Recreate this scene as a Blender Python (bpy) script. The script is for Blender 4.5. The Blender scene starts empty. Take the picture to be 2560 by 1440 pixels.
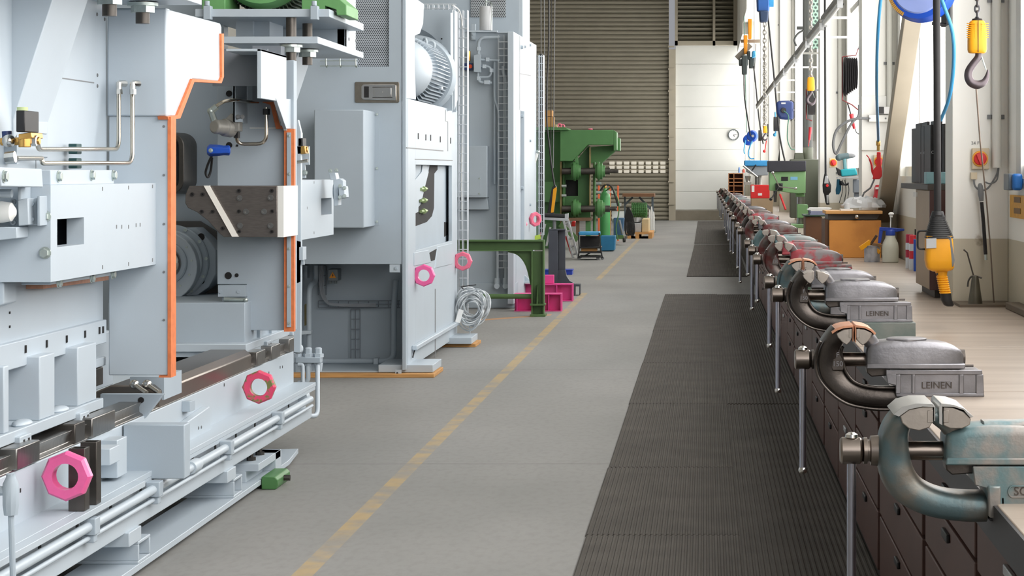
import bpy, bmesh, math, random
from mathutils import Vector, Matrix
random.seed(4)
S = bpy.context.scene
COL = S.collection
F = 5400.0; CX = 1764.0; CY = 430.0; EYE = 1.5     # focal length in pixels, vanishing point, eye height
PI = math.pi

def X_(x, Y): return (x-CX)*Y/F
def Z_(y, Y): return EYE-(y-CY)*Y/F
def W(x, y, Y): return Vector((X_(x, Y), Y, Z_(y, Y)))
def YX(x, X): return F*X/(x-CX)                    # depth at which column x meets the plane X
def SX(x, y, X):
    Y = YX(x, X); return Vector((X, Y, Z_(y, Y)))

# ---------------------------------------------------------------- materials
def lin(c):
    return tuple(((v/255)/12.92 if v/255 <= .04045 else ((v/255+.055)/1.055)**2.4) for v in c)
MATS = {}
def mat(name, col, rough=.5, metal=0., var=.06, scale=6, bump=0., bscale=60, col2=None, t=.5, tw=.08, stretch=(1,1,1), emit=0, alpha=None, spec=None, coat=0):
    if name in MATS: return MATS[name]
    m = bpy.data.materials.new(name); m.use_nodes = True
    nt = m.node_tree; N = nt.nodes; L = nt.links
    b = N['Principled BSDF']
    b.inputs['Roughness'].default_value = rough; b.inputs['Metallic'].default_value = metal
    if spec is not None: b.inputs['Specular IOR Level'].default_value = spec
    if coat: b.inputs['Coat Weight'].default_value = coat
    c = lin(col)
    tc = N.new('ShaderNodeTexCoord'); mp = N.new('ShaderNodeMapping'); L.new(tc.outputs['Object'], mp.inputs[0])
    mp.inputs['Scale'].default_value = stretch
    nz = N.new('ShaderNodeTexNoise'); nz.inputs['Scale'].default_value = scale; nz.inputs['Detail'].default_value = 6
    L.new(mp.outputs[0], nz.inputs['Vector'])
    cr = N.new('ShaderNodeValToRGB'); L.new(nz.outputs['Fac'], cr.inputs[0])
    e = cr.color_ramp.elements
    if col2 is None:
        e[0].position = .3; e[1].position = .7
        e[0].color = tuple(max(0, v*(1-var)) for v in c)+(1,); e[1].color = tuple(min(1, v*(1+var)) for v in c)+(1,)
    else:
        c2 = lin(col2); e[0].position = t-tw; e[1].position = t+tw
        e[0].color = c+(1,); e[1].color = c2+(1,)
    L.new(cr.outputs[0], b.inputs['Base Color'])
    if bump:
        n2 = N.new('ShaderNodeTexNoise'); n2.inputs['Scale'].default_value = bscale; n2.inputs['Detail'].default_value = 4
        L.new(mp.outputs[0], n2.inputs['Vector'])
        bp = N.new('ShaderNodeBump'); bp.inputs['Strength'].default_value = bump; bp.inputs['Distance'].default_value = .004
        L.new(n2.outputs['Fac'], bp.inputs['Height']); L.new(bp.outputs[0], b.inputs['Normal'])
    if emit:
        b.inputs['Emission Color'].default_value = c+(1,); b.inputs['Emission Strength'].default_value = emit
    if alpha is not None: b.inputs['Alpha'].default_value = alpha
    MATS[name] = m; return m

PAINT = mat('machine_paint', (185,196,205), .42, 0, .02, 3, .04, 300)
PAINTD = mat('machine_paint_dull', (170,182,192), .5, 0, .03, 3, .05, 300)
STEEL = mat('ground_steel', (150,148,145), .32, 1, .15, 14, .05, 200, stretch=(1,6,1))
STEELD = mat('dark_steel', (92,88,84), .42, .9, .2, 10, .08, 80)
CHROME = mat('bright_steel', (205,203,198), .2, 1, .05, 10)
ZINC = mat('zinc_bolt', (190,200,196), .35, .8, .1, 40)
ORANGE = mat('orange_seal', (219,122,72), .6, 0, .12, 30, .1)
PINK = mat('pink_paint', (236,96,158), .38, 0, .06, 20, .1, 60, coat=.3)
PINKW = mat('pink_paint_worn', (222,72,110), .5, 0, 0, 26, .2, 60, col2=(120,122,70), t=.53, tw=.03)
PINKR = mat('rosy_paint', (232,112,140), .4, 0, .08, 20, .1, 60)
BLACK = mat('black_plastic', (28,28,30), .45, 0, .15, 30)
RUBBER = mat('black_rubber', (36,35,36), .65, 0, .15, 30)
DARK = mat('dark_cavity', (30,29,30), .8, 0, .2, 5)
BRASS = mat('brass_fitting', (205,160,90), .3, .9, .1, 20)
GREEN = mat('green_enamel', (76,124,72), .45, 0, .06, 4, .08, 40)
GREEND = mat('olive_green_paint', (80,110,64), .5, 0, .08, 5, .1, 60)
GREENM = mat('motor_green', (104,158,98), .45, 0, .1, 8, .05)
BLUE = mat('blue_plastic', (34,84,190), .35, 0, .08, 8)
BLUED = mat('navy_plastic', (38,58,110), .4, 0, .1, 8)
AZURE = mat('azure_plastic', (60,150,200), .4, 0, .1, 10)
CYANHOSE = mat('light_blue_hose', (70,160,214), .4, 0, .05, 8)
RED = mat('red_plastic', (220,44,44), .4, 0, .06, 8)
YELLOW = mat('amber_plastic', (240,166,24), .42, 0, .06, 12, .05)
WHITE = mat('white_paint', (236,236,232), .5, 0, .03, 5)
GREY = mat('grey_plastic', (120,122,124), .5, 0, .08, 8)
COPPER = mat('copper_sheet', (206,150,120), .4, .7, .15, 30, .1)
ALU = mat('aluminium', (190,192,194), .38, .8, .08, 12)
WOODP = mat('plank_wood', (196,146,88), .7, 0, .2, 4, .1, 30, stretch=(1,14,14))
CARD = mat('cardboard', (184,138,84), .8, 0, .08, 6)
ANTHRA = mat('anthracite_paint', (62,66,74), .5, 0, .1, 5)

# ---------------------------------------------------------------- mesh builder
class MB:
    def __init__(s): s.v = []; s.f = []
    def add(s, vs, fs):
        o = len(s.v); s.v += [tuple(v) for v in vs]; s.f += [tuple(i+o for i in f) for f in fs]; return s
    def box(s, x0, x1, y0, y1, z0, z1):
        return s.add([(x0,y0,z0),(x1,y0,z0),(x1,y1,z0),(x0,y1,z0),(x0,y0,z1),(x1,y0,z1),(x1,y1,z1),(x0,y1,z1)],
                     [(0,3,2,1),(4,5,6,7),(0,1,5,4),(1,2,6,5),(2,3,7,6),(3,0,4,7)])
    def obox(s, c, ax, ay, az):      # oriented box: centre and three half vectors
        c = Vector(c); ax = Vector(ax); ay = Vector(ay); az = Vector(az)
        vs = [c+sx*ax+sy*ay+sz*az for sz in (-1,1) for sx, sy in ((-1,-1),(1,-1),(1,1),(-1,1))]
        return s.add(vs, [(0,3,2,1),(4,5,6,7),(0,1,5,4),(1,2,6,5),(2,3,7,6),(3,0,4,7)])
    def beam(s, p0, p1, w, h, up=(0,0,1)):
        p0 = Vector(p0); p1 = Vector(p1); d = p1-p0; u = Vector(up)
        a = d.cross(u)
        if a.length < 1e-6: a = d.cross(Vector((1,0,0)))
        a.normalize(); b = a.cross(d).normalized()
        return s.obox((p0+p1)/2, d/2, a*w/2, b*h/2)
    def prism(s, pts, vec):
        pts = [Vector(p) for p in pts]; vec = Vector(vec); n = len(pts)
        return s.add(pts+[p+vec for p in pts], [tuple(range(n)), tuple(range(2*n-1, n-1, -1))]+[(i,(i+1)%n,n+(i+1)%n,n+i) for i in range(n)])
    def fy(s, px, Y0, Y1):           # outline seen from the front, given depth, extruded back to Y1
        return s.prism([W(x,y,Y0) for x,y in px], (0,Y1-Y0,0))
    def fx(s, px, X0, X1):           # outline lying on the side plane X0, extruded to X1
        return s.prism([SX(x,y,X0) for x,y in px], (X1-X0,0,0))
    def xz(s, pts, y0, y1): return s.prism([(a,y0,b) for a,b in pts], (0,y1-y0,0))
    def yz(s, pts, x0, x1): return s.prism([(x0,a,b) for a,b in pts], (x1-x0,0,0))
    def xy(s, pts, z0, z1): return s.prism([(a,b,z0) for a,b in pts], (0,0,z1-z0))
    def lathe(s, c, axis, prof, seg=24, ref=None, cap=True):
        c = Vector(c); ax = Vector(axis).normalized()
        r = Vector(ref) if ref else (Vector((0,0,1)) if abs(ax.z) < .9 else Vector((1,0,0)))
        a = (r-ax*r.dot(ax)).normalized(); b = ax.cross(a)
        vs = []; fs = []
        for t, rr in prof:
            for k in range(seg):
                th = 2*PI*k/seg; vs.append(c+ax*t+(a*math.cos(th)+b*math.sin(th))*rr)
        m = len(prof)
        for i in range(m-1):
            for k in range(seg):
                k2 = (k+1)%seg; fs.append((i*seg+k, i*seg+k2, (i+1)*seg+k2, (i+1)*seg+k))
        if cap: fs.append(tuple(range(seg-1,-1,-1))); fs.append(tuple((m-1)*seg+k for k in range(seg)))
        return s.add(vs, fs)
    def cyl(s, p0, p1, r, r1=None, seg=20):
        p0 = Vector(p0); p1 = Vector(p1); d = p1-p0
        return s.lathe(p0, d, [(0,r),(d.length, r if r1 is None else r1)], seg)
    def ring(s, c, axis, ro, ri, w, seg=32, ref=None):
        return s.lathe_closed(c, axis, [(-w/2,ro),(w/2,ro),(w/2,ri),(-w/2,ri)], seg, ref)
    def lathe_closed(s, c, axis, prof, seg=32, ref=None):
        o = len(s.v); s.lathe(c, axis, prof, seg, ref, cap=False); m = len(prof)
        s.f += [tuple(o+i for i in ((m-1)*seg+k, (m-1)*seg+(k+1)%seg, (k+1)%seg, k)) for k in range(seg)]
        return s
    def torus(s, c, axis, R, r, seg=32, rs=10):
        return s.lathe_closed(c, axis, [(r*math.sin(2*PI*i/rs), R+r*math.cos(2*PI*i/rs)) for i in range(rs)], seg)
    def tube(s, pts, r, seg=10, closed=False, flat=None):
        pts = [Vector(p) for p in pts]; n = len(pts); vs = []; fs = []
        pa = None
        for i, p in enumerate(pts):
            if closed: d = pts[(i+1)%n]-pts[i-1]
            else: d = pts[min(i+1,n-1)]-pts[max(i-1,0)]
            if d.length < 1e-9: d = Vector((0,0,1))
            d.normalize()
            if pa is None:
                pa = d.orthogonal().normalized()
            a = pa-d*pa.dot(d)
            a = a.normalized() if a.length > 1e-6 else d.orthogonal().normalized()
            pa = a; b = d.cross(a)
            rr = r[i] if isinstance(r, (list, tuple)) else r
            vs += [p+(a*math.cos(2*PI*k/seg)+b*math.sin(2*PI*k/seg))*rr for k in range(seg)]
        for i in range(n if closed else n-1):
            j = (i+1)%n
            fs += [(i*seg+k, i*seg+(k+1)%seg, j*seg+(k+1)%seg, j*seg+k) for k in range(seg)]
        if not closed: fs += [tuple(range(seg-1,-1,-1)), tuple((n-1)*seg+k for k in range(seg))]
        return s.add(vs, fs)
    def loft(s, rings, cap=True):
        n = len(rings[0]); vs = [p for r in rings for p in r]; fs = []
        for i in range(len(rings)-1):
            fs += [(i*n+k, i*n+(k+1)%n, (i+1)*n+(k+1)%n, (i+1)*n+k) for k in range(n)]
        if cap: fs += [tuple(range(n-1,-1,-1)), tuple((len(rings)-1)*n+k for k in range(n))]
        return s.add(vs, fs)
    def sphere(s, c, r, sc=(1,1,1), seg=16, rings=10):
        c = Vector(c)
        prof = []
        R = []
        for i in range(1, rings):
            th = PI*i/rings; R.append([c+Vector((r*sc[0]*math.sin(th)*math.cos(2*PI*k/seg), r*sc[1]*math.sin(th)*math.sin(2*PI*k/seg), r*sc[2]*math.cos(th))) for k in range(seg)])
        return s.loft(R)
    def move(s, m): s.v = [tuple(m @ Vector(v)) for v in s.v]; return s

def fillet(pts, r, n=5):
    pts = [Vector(p) for p in pts]; out = [pts[0]]
    for i in range(1, len(pts)-1):
        a, b, c = pts[i-1], pts[i], pts[i+1]; d1 = (a-b); d2 = (c-b)
        rr = min(r, d1.length*.49, d2.length*.49)
        p0 = b+d1.normalized()*rr; p2 = b+d2.normalized()*rr
        for k in range(n+1):
            t = k/n; out.append(p0*(1-t)**2+b*2*t*(1-t)+p2*t*t)
    out.append(pts[-1]); return out
def spline(pts, n=8, closed=False):
    pts = [Vector(p) for p in pts]; out = []; m = len(pts)
    rng = range(m if closed else m-1)
    for i in rng:
        if closed: p0, p1, p2, p3 = pts[i-1], pts[i], pts[(i+1)%m], pts[(i+2)%m]
        else: p0, p1, p2, p3 = pts[max(i-1,0)], pts[i], pts[i+1], pts[min(i+2,m-1)]
        for k in range(n):
            t = k/n; out.append(.5*((2*p1)+(p2-p0)*t+(2*p0-5*p1+4*p2-p3)*t*t+(3*p1-p0-3*p2+p3)*t**3))
    if not closed: out.append(pts[-1])
    return out

ROOTLOC = {}
def obj(name, mb, m, parent=None, bevel=0, seg=2, smooth=35, label=None, kind=None, origin=None):
    """link the collected shapes as ONE mesh object"""
    if callable(mb): b = MB(); mb(b); mb = b
    vs = mb.v; lo = [min(v[i] for v in vs) for i in range(3)]; hi = [max(v[i] for v in vs) for i in range(3)]
    c = Vector(origin) if origin else Vector(((lo[0]+hi[0])/2, (lo[1]+hi[1])/2, (lo[2]+hi[2])/2 if parent else lo[2]))
    me = bpy.data.meshes.new(name); me.from_pydata([tuple(Vector(v)-c) for v in vs], [], mb.f)
    bm = bmesh.new(); bm.from_mesh(me); bmesh.ops.recalc_face_normals(bm, faces=bm.faces); bm.to_mesh(me); bm.free()
    me.materials.append(m)
    me.shade_smooth(); me.set_sharp_from_angle(angle=math.radians(smooth))
    o = bpy.data.objects.new(name, me); COL.objects.link(o)
    if parent is not None:
        o.parent = parent; o.location = c-wloc(parent)
    else: o.location = c
    ROOTLOC[o.name] = c
    if bevel:
        bv = o.modifiers.new('edge', 'BEVEL'); bv.width = bevel; bv.segments = seg; bv.limit_method = 'ANGLE'; bv.angle_limit = math.radians(40)
    if label: o['label'] = label
    if kind: o['kind'] = kind
    return o
def wloc(o): return ROOTLOC[o.name]
def tag(o, label, cat, group=None):
    o['label'] = label; o['category'] = cat
    if group: o['group'] = group
    return o
def thing(name, label, cat, loc, group=None):
    o = bpy.data.objects.new(name, None); COL.objects.link(o); o.location = loc; o.empty_display_size = .1
    ROOTLOC[o.name] = Vector(loc); return tag(o, label, cat, group)
def struct(name, mb, m, **k): 
    return obj(name, mb, m, kind='structure', **k)
def dup(root, loc, rz=None, label=None, group=None, scale=None):
    def cp(o, par):
        c = o.copy(); COL.objects.link(c)
        if par is not None: c.parent = par
        for ch in list(o.children): cp(ch, c)
        return c
    r = cp(root, None); r.location = loc
    if rz is not None: r.rotation_euler = (0,0,rz)
    if scale: r.scale = scale
    if label: r['label'] = label
    if group: r['group'] = group
    return r
def txt(name, s, size, mtx, m, parent, depth=.001, label=None):
    cu = bpy.data.curves.new('t', 'FONT'); cu.body = s; cu.size = size; cu.extrude = depth; cu.align_x = 'CENTER'; cu.align_y = 'CENTER'; cu.resolution_u = 3
    t = bpy.data.objects.new('t', cu); COL.objects.link(t)
    dg = bpy.context.evaluated_depsgraph_get(); me = bpy.data.meshes.new_from_object(t.evaluated_get(dg))
    bpy.data.objects.remove(t); me.transform(mtx)
    c = sum((v.co for v in me.vertices), Vector())/max(1, len(me.vertices))
    me.transform(Matrix.Translation(-c)); me.materials.clear(); me.materials.append(m); me.name = name
    o = bpy.data.objects.new(name, me); COL.objects.link(o)
    o.parent = parent; o.location = c-wloc(parent)
    if label: o['label'] = label
    return o
FRONT = Matrix(((1,0,0,0),(0,0,-1,0),(0,1,0,0),(0,0,0,1)))      # text facing the camera (-Y)
def T_(p): return Matrix.Translation(Vector(p))
BOLT = {}
def bolt(parent, p, axis, r=.014, h=.012, m=None, name='bolt', socket=False):
    key = (tuple(axis), r, h, (m or ZINC).name, socket, name)
    if key not in BOLT:
        b = MB(); ax = Vector(axis)
        if socket: b.lathe_closed((0,0,0), ax, [(0,r),(h,r),(h,r*.5),(h*.3,r*.5)], 12); b.lathe((0,0,0), ax, [(h*.25,r*.5),(h*.3,r*.5)], 12)
        else:
            b.lathe((0,0,0), ax, [(0,r*1.25),(h*.25,r*1.25)], 14); b.lathe((0,0,0), ax, [(h*.25,r),(h*.9,r),(h,r*.85)], 6)
        me = bpy.data.meshes.new(name); me.from_pydata(b.v, [], b.f)
        bm = bmesh.new(); bm.from_mesh(me); bmesh.ops.recalc_face_normals(bm, faces=bm.faces); bm.to_mesh(me); bm.free()
        me.materials.append(m or ZINC); BOLT[key] = me
    o = bpy.data.objects.new(name, BOLT[key]); COL.objects.link(o); o.parent = parent; o.location = Vector(p)-wloc(parent)
    return o
def octnut(parent, c, R, m, name='lifting_nut', th=.05, label=None):
    """octagonal ring nut lying in the XZ plane"""
    b = MB(); prof = [(-th/2, R*.9),(-th/2+.012, R),(th/2-.012, R),(th/2, R*.9)]
    b.lathe(c, (0,1,0), prof, 8, ref=(0,0,1), cap=False)
    b.lathe(c, (0,1,0), [(th/2, R*.53),(-th/2, R*.53)], 24, ref=(0,0,1), cap=False)
    # faces between octagon and bore
    for sgn in (-1, 1):
        c0 = Vector(c)+Vector((0, sgn*th/2, 0))
        o8 = [c0+Vector((math.sin(2*PI*k/24)*R*.9, 0, math.cos(2*PI*k/24)*R*.9)) for k in range(24)]
        outer = []
        for k in range(24):
            i = k//3; f = (k%3)/3
            A = Vector((math.sin(2*PI*i/8), 0, math.cos(2*PI*i/8))); B = Vector((math.sin(2*PI*(i+1)/8), 0, math.cos(2*PI*(i+1)/8)))
            outer.append(c0+(A*(1-f)+B*f)*R*.9)
        inner = [c0+Vector((math.sin(2*PI*k/24)*R*.53, 0, math.cos(2*PI*k/24)*R*.53)) for k in range(24)]
        b.add(outer+inner, [(k,(k+1)%24,24+(k+1)%24,24+k) for k in range(24)])
    bm_fix = b
    return obj(name, bm_fix, m, parent, smooth=30, label=label)
def wire_cage(x0, x1, y0, y1, z0, z1, pitch, r=.0025, nx=2, ny=3):
    """vertical wire tray: long wires plus hoops"""
    b = MB()
    xs = [x0+(x1-x0)*i/nx for i in range(nx+1)]; ys = [y0+(y1-y0)*i/ny for i in range(ny+1)]
    for x in xs: b.cyl((x,y0,z0), (x,y0,z1), r, seg=5); b.cyl((x,y1,z0), (x,y1,z1), r, seg=5)
    for y in ys[1:-1]: b.cyl((x1,y,z0), (x1,y,z1), r, seg=5)
    z = z0
    while z <= z1:
        b.cyl((x0,y0,z), (x1,y0,z), r, seg=5); b.cyl((x1,y0,z), (x1,y1,z), r, seg=5); b.cyl((x1,y1,z), (x0,y1,z), r, seg=5); z += pitch
    return b

def each_box(name, mb, m, parent):
    for i in range(0, len(mb.v), 8):
        b = MB(); b.v = mb.v[i:i+8]; b.f = [(0,3,2,1),(4,5,6,7),(0,1,5,4),(1,2,6,5),(2,3,7,6),(3,0,4,7)]; obj(name, b, m, parent)
def to_wall(parent, x, y, Y, xe=1.2, r=.012, up=0):
    """mounting arm from a hanging reel to the nearest column or wall"""
    p = W(x,y,Y); obj('wall_arm', MB().beam(p, (xe, Y, p.z+up), .02, .02), GREY, parent)
# ================================================================ camera, light
cam = bpy.data.cameras.new('camera'); camo = bpy.data.objects.new('camera', cam); COL.objects.link(camo)
camo.location = (0,0,EYE); camo.rotation_euler = (PI/2,0,0); S.camera = camo
cam.sensor_width = 36; cam.lens = F*36/2560; cam.shift_x = -(CX-1280)/2560; cam.shift_y = -(720-CY)/2560
cam.clip_end = 300
S.view_settings.view_transform = 'Standard'; S.view_settings.look = 'None'; S.view_settings.gamma = 1; S.view_settings.use_curve_mapping = False
S.view_settings.exposure = .14
S.cycles.max_bounces = 6; S.cycles.diffuse_bounces = 3; S.cycles.glossy_bounces = 3; S.cycles.transmission_bounces = 3; S.cycles.transparent_max_bounces = 4; S.cycles.caustics_reflective = False; S.cycles.caustics_refractive = False; S.cycles.use_adaptive_sampling = True; S.cycles.adaptive_threshold = .05
w = bpy.data.worlds.new('daylight'); S.world = w; w.use_nodes = True
w.node_tree.nodes['Background'].inputs[0].default_value = (.92,.94,1,1); w.node_tree.nodes['Background'].inputs[1].default_value = .30

# ================================================================ floor (concrete, expansion joints, worn yellow line)
def floor_mat():
    m = bpy.data.materials.new('concrete_floor'); m.use_nodes = True; nt = m.node_tree; N = nt.nodes; L = nt.links; b = N['Principled BSDF']
    g = N.new('ShaderNodeNewGeometry'); sp = N.new('ShaderNodeSeparateXYZ'); L.new(g.outputs['Position'], sp.inputs[0])
    def mth(op, a, bb=None, c=None):
        n = N.new('ShaderNodeMath'); n.operation = op
        for i, v in enumerate((a, bb, c)):
            if v is None: continue
            if isinstance(v, (int, float)): n.inputs[i].default_value = v
            else: L.new(v, n.inputs[i])
        return n.outputs[0]
    def noise(sc, det=5, st=(1,1,1)):
        mp = N.new('ShaderNodeMapping'); mp.inputs['Scale'].default_value = st; L.new(g.outputs['Position'], mp.inputs[0])
        n = N.new('ShaderNodeTexNoise'); n.inputs['Scale'].default_value = sc; n.inputs['Detail'].default_value = det; L.new(mp.outputs[0], n.inputs['Vector']); return n.outputs['Fac']
    def mix(f, a, c):
        n = N.new('ShaderNodeMix'); n.data_type = 'RGBA'; L.new(f, n.inputs[0])
        for i, v in ((6,a),(7,c)):
            if isinstance(v, tuple): n.inputs[i].default_value = v+(1,)
            else: L.new(v, n.inputs[i])
        return n.outputs[2]
    big = noise(.9, 6, (1,.5,1)); fine = noise(30, 4, (1,.4,1))
    cr = N.new('ShaderNodeValToRGB'); L.new(big, cr.inputs[0]); e = cr.color_ramp.elements
    e[0].position = .3; e[0].color = lin((128,128,125))+(1,); e[1].position = .72; e[1].color = lin((145,144,141))+(1,)
    base = cr.outputs[0]
    f1 = mth('MULTIPLY', mth('SUBTRACT', fine, .45), .8); base = mix(mth('MAXIMUM', f1, 0), base, lin((100,96,90)))
    # joints across the floor
    jt = None
    for yj, wd in ((11.1,.010),(16.4,.006),(20.8,.006),(31.2,.03),(44,.03)):
        d = mth('ABSOLUTE', mth('SUBTRACT', mth('ADD', sp.outputs[1], mth('MULTIPLY', noise(3), .05)), yj+.025)); q = mth('LESS_THAN', d, wd)
        jt = q if jt is None else mth('MAXIMUM', jt, q)
    base = mix(mth('MULTIPLY', jt, .55), base, lin((70,66,60)))
    # yellow line, gaps between Y 26.9 and 30
    yl = mth('LESS_THAN', mth('ABSOLUTE', mth('SUBTRACT', sp.outputs[0], -1.50)), .04)
    wear = mth('MULTIPLY_ADD', mth('SUBTRACT', noise(5, 8), .45), 2.0, .28); wear = mth('MINIMUM', mth('MAXIMUM', wear, .10), .5)
    gap = mth('SUBTRACT', 1, mth('MULTIPLY', mth('GREATER_THAN', sp.outputs[1], 26.8), mth('LESS_THAN', sp.outputs[1], 30.0)))
    yl = mth('MULTIPLY', mth('MULTIPLY', yl, gap), mth('LESS_THAN', sp.outputs[1], 62))
    base = mix(mth('MULTIPLY', yl, wear), base, lin((196,160,84)))
    # orange worn strip across the aisle edge near the wire coil
    o2 = mth('LESS_THAN', mth('ABSOLUTE', mth('SUBTRACT', mth('SUBTRACT', sp.outputs[1], 22.35), mth('MULTIPLY', mth('ADD', sp.outputs[0], 1.9), 1.2))), .12)
    o2 = mth('MULTIPLY', o2, mth('MULTIPLY', mth('LESS_THAN', sp.outputs[0], -1.62), mth('GREATER_THAN', sp.outputs[0], -2.3))); base = mix(mth('MULTIPLY', o2, .5), base, lin((222,150,70)))
    L.new(base, b.inputs['Base Color']); b.inputs['Roughness'].default_value = .62
    bp = N.new('ShaderNodeBump'); bp.inputs['Strength'].default_value = .15; bp.inputs['Distance'].default_value = .003; L.new(fine, bp.inputs['Height']); L.new(bp.outputs[0], b.inputs['Normal'])
    return m
struct('floor', MB().box(-9,1.7,-10,67.4,-.2,0), floor_mat())

# ================================================================ back wall, roller door
YB = 67.0
WALLW = mat('wall_white', (228,229,224), .7, 0, .03, 1.5)
bw = MB()
zt = 9.0; zs = [0.33]+[Z_(y, YB) for y in (479,427,374,321,267,213,160,108)]
for a, c in zip(zs, zs[1:]): bw.box(-.93, 1.44, YB, YB+.2, a+.006, c-.006)
bw.box(-.93,1.44, YB+.02, YB+.2, .3, zs[-1]); bw.box(-.93,1.44,YB,YB+.2,zs[-1],zt)
struct('wall_back', bw, WALLW, bevel=.004)
CONC = mat('concrete_base', (140,132,118), .85, 0, .12, 3, .3, 20)
struct('baseboard_back', MB().box(-.93,1.44, YB-.04, YB+.2, 0, .31), CONC)
SLAT = mat('slat_metal', (158,152,136), .5, .3, .05, 2)
d = thing('door_1', 'wide beige-grey roller shutter door closing the far end of the hall', 'door', (-4.5, YB+.1, 0)); d['kind'] = 'structure'
sl = MB(); prof = []; z = 0.0
while z < 8.9:
    prof += [(YB+.06,z),(YB+.025,z+.008),(YB+.0,z+.035),(YB-.004,z+.07),(YB+.012,z+.115),(YB+.03,z+.124),(YB+.06,z+.126)]; z += .134
n = len(prof); sl.add([(-9,a,b) for a,b in prof]+[(-1.14,a,b) for a,b in prof], [(i,i+1,n+i+1,n+i) for i in range(n-1)])
obj('shutter_slats', sl, SLAT, d, smooth=25)
pane = mat('door_pane', (226,220,206), .3, 0, .02, 3, emit=.25)
for r in range(3):
    for c in range(8 if r < 2 else 7):
        x = 1523+c*18.2+(18.2 if r == 2 else 0); p = W(x, 407.5+r*10.6, YB-.05)
        obj('door_window', MB().box(p.x, p.x+.165, YB-.04, YB+0.02, p.z-.05, p.z+.045), pane, d, bevel=.01)
FRM = mat('door_frame_paint', (178,170,152), .6, 0, .06, 3)
fr = MB().box(-1.14,-.93, YB-.12, YB+.2, 0, 5.3); 
for y in (117,173,228,285,341,398,454,510): fr.box(-1.16,-.97, YB-.16, YB-.1, Z_(y+2,YB), Z_(y-2,YB))
struct('trim_1', fr, FRM)
# framed louvre panel above the white wall
lv = thing('window_1', 'dark louvred grille in a steel frame above the white end wall', 'window', (0, YB, 5.5)); lv['kind'] = 'structure'
g = MB(); 
for i in range(22):
    z = 5.58+i*.135; g.prism([(-.9,YB-.10,z),(.95,YB-.10,z),(.95,YB-.24,z+.10),(-.9,YB-.24,z+.10)], (0,.02,.015))
obj('louvre_slats', g, SLAT, lv); obj('grille_back', MB().box(-.95,.98,YB-.06,YB-.02,5.45,8.9), mat('grille_shadow_metal',(92,86,74),.7), lv)
g = MB().box(-.95,1.0,YB-.3,YB-.05,5.42,5.55).box(-.95,-.86,YB-.3,YB-.05,5.42,8.9).box(.86,1.0,YB-.3,YB-.05,5.42,8.9).box(.22,.30,YB-.3,YB-.05,5.42,8.9)
obj('grille_frame', g, FRM, lv)

# ================================================================ right wall with columns and glazing
XW = 1.43; XC = 1.165
def wallmat():
    m = mat('wall_cream', (250,249,243), .7, 0, .05, 1.2); nt = m.node_tree; N = nt.nodes; L = nt.links; b = N['Principled BSDF']
    g = N.new('ShaderNodeNewGeometry'); sp = N.new('ShaderNodeSeparateXYZ'); L.new(g.outputs['Position'], sp.inputs[0])
    st = N.new('ShaderNodeMath'); st.operation = 'LESS_THAN'; L.new(sp.outputs[2], st.inputs[0]); st.inputs[1].default_value = 1.185
    nz = N.new('ShaderNodeTexNoise'); nz.inputs['Scale'].default_value = 9; nz.inputs['Detail'].default_value = 8; L.new(g.outputs['Position'], nz.inputs['Vector'])
    cr = N.new('ShaderNodeValToRGB'); L.new(nz.outputs[0], cr.inputs[0]); e = cr.color_ramp.elements
    e[0].position = .22; e[0].color = (.5,.45,.4,1); e[1].position = .28; e[1].color = (1,1,1,1)
    mx = N.new('ShaderNodeMix'); mx.data_type = 'RGBA'; L.new(st.outputs[0], mx.inputs[0])
    old = b.inputs['Base Color'].links[0].from_socket; L.new(old, mx.inputs[6]); mx.inputs[7].default_value = lin((206,198,178))+(1,)
    m2 = N.new('ShaderNodeMix'); m2.data_type = 'RGBA'; m2.blend_type = 'MULTIPLY'; m2.inputs[0].default_value = .8; L.new(mx.outputs[2], m2.inputs[6]); L.new(cr.outputs[0], m2.inputs[7])
    L.new(m2.outputs[2], b.inputs['Base Color']); return m
WC = wallmat()
cols = [10.2+5.92*i for i in range(10)]
rw = MB().box(XW, XW+.25, -10, YB+.2, 0, 1.47); rw.box(XW,XW+.25,-10,YB+.2,6.6,9.5)
for yc in cols: rw.box(XW, XW+.25, yc-.25, yc+.45, 1.47, 6.6)
struct('wall_right', rw, WC)
GL = mat('frosted_glass', (240,238,236), .4, 0, .03, 1.0, emit=4.5)
MUL = mat('mullion_white', (225,224,216), .5, 0, .04, 3)
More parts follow.
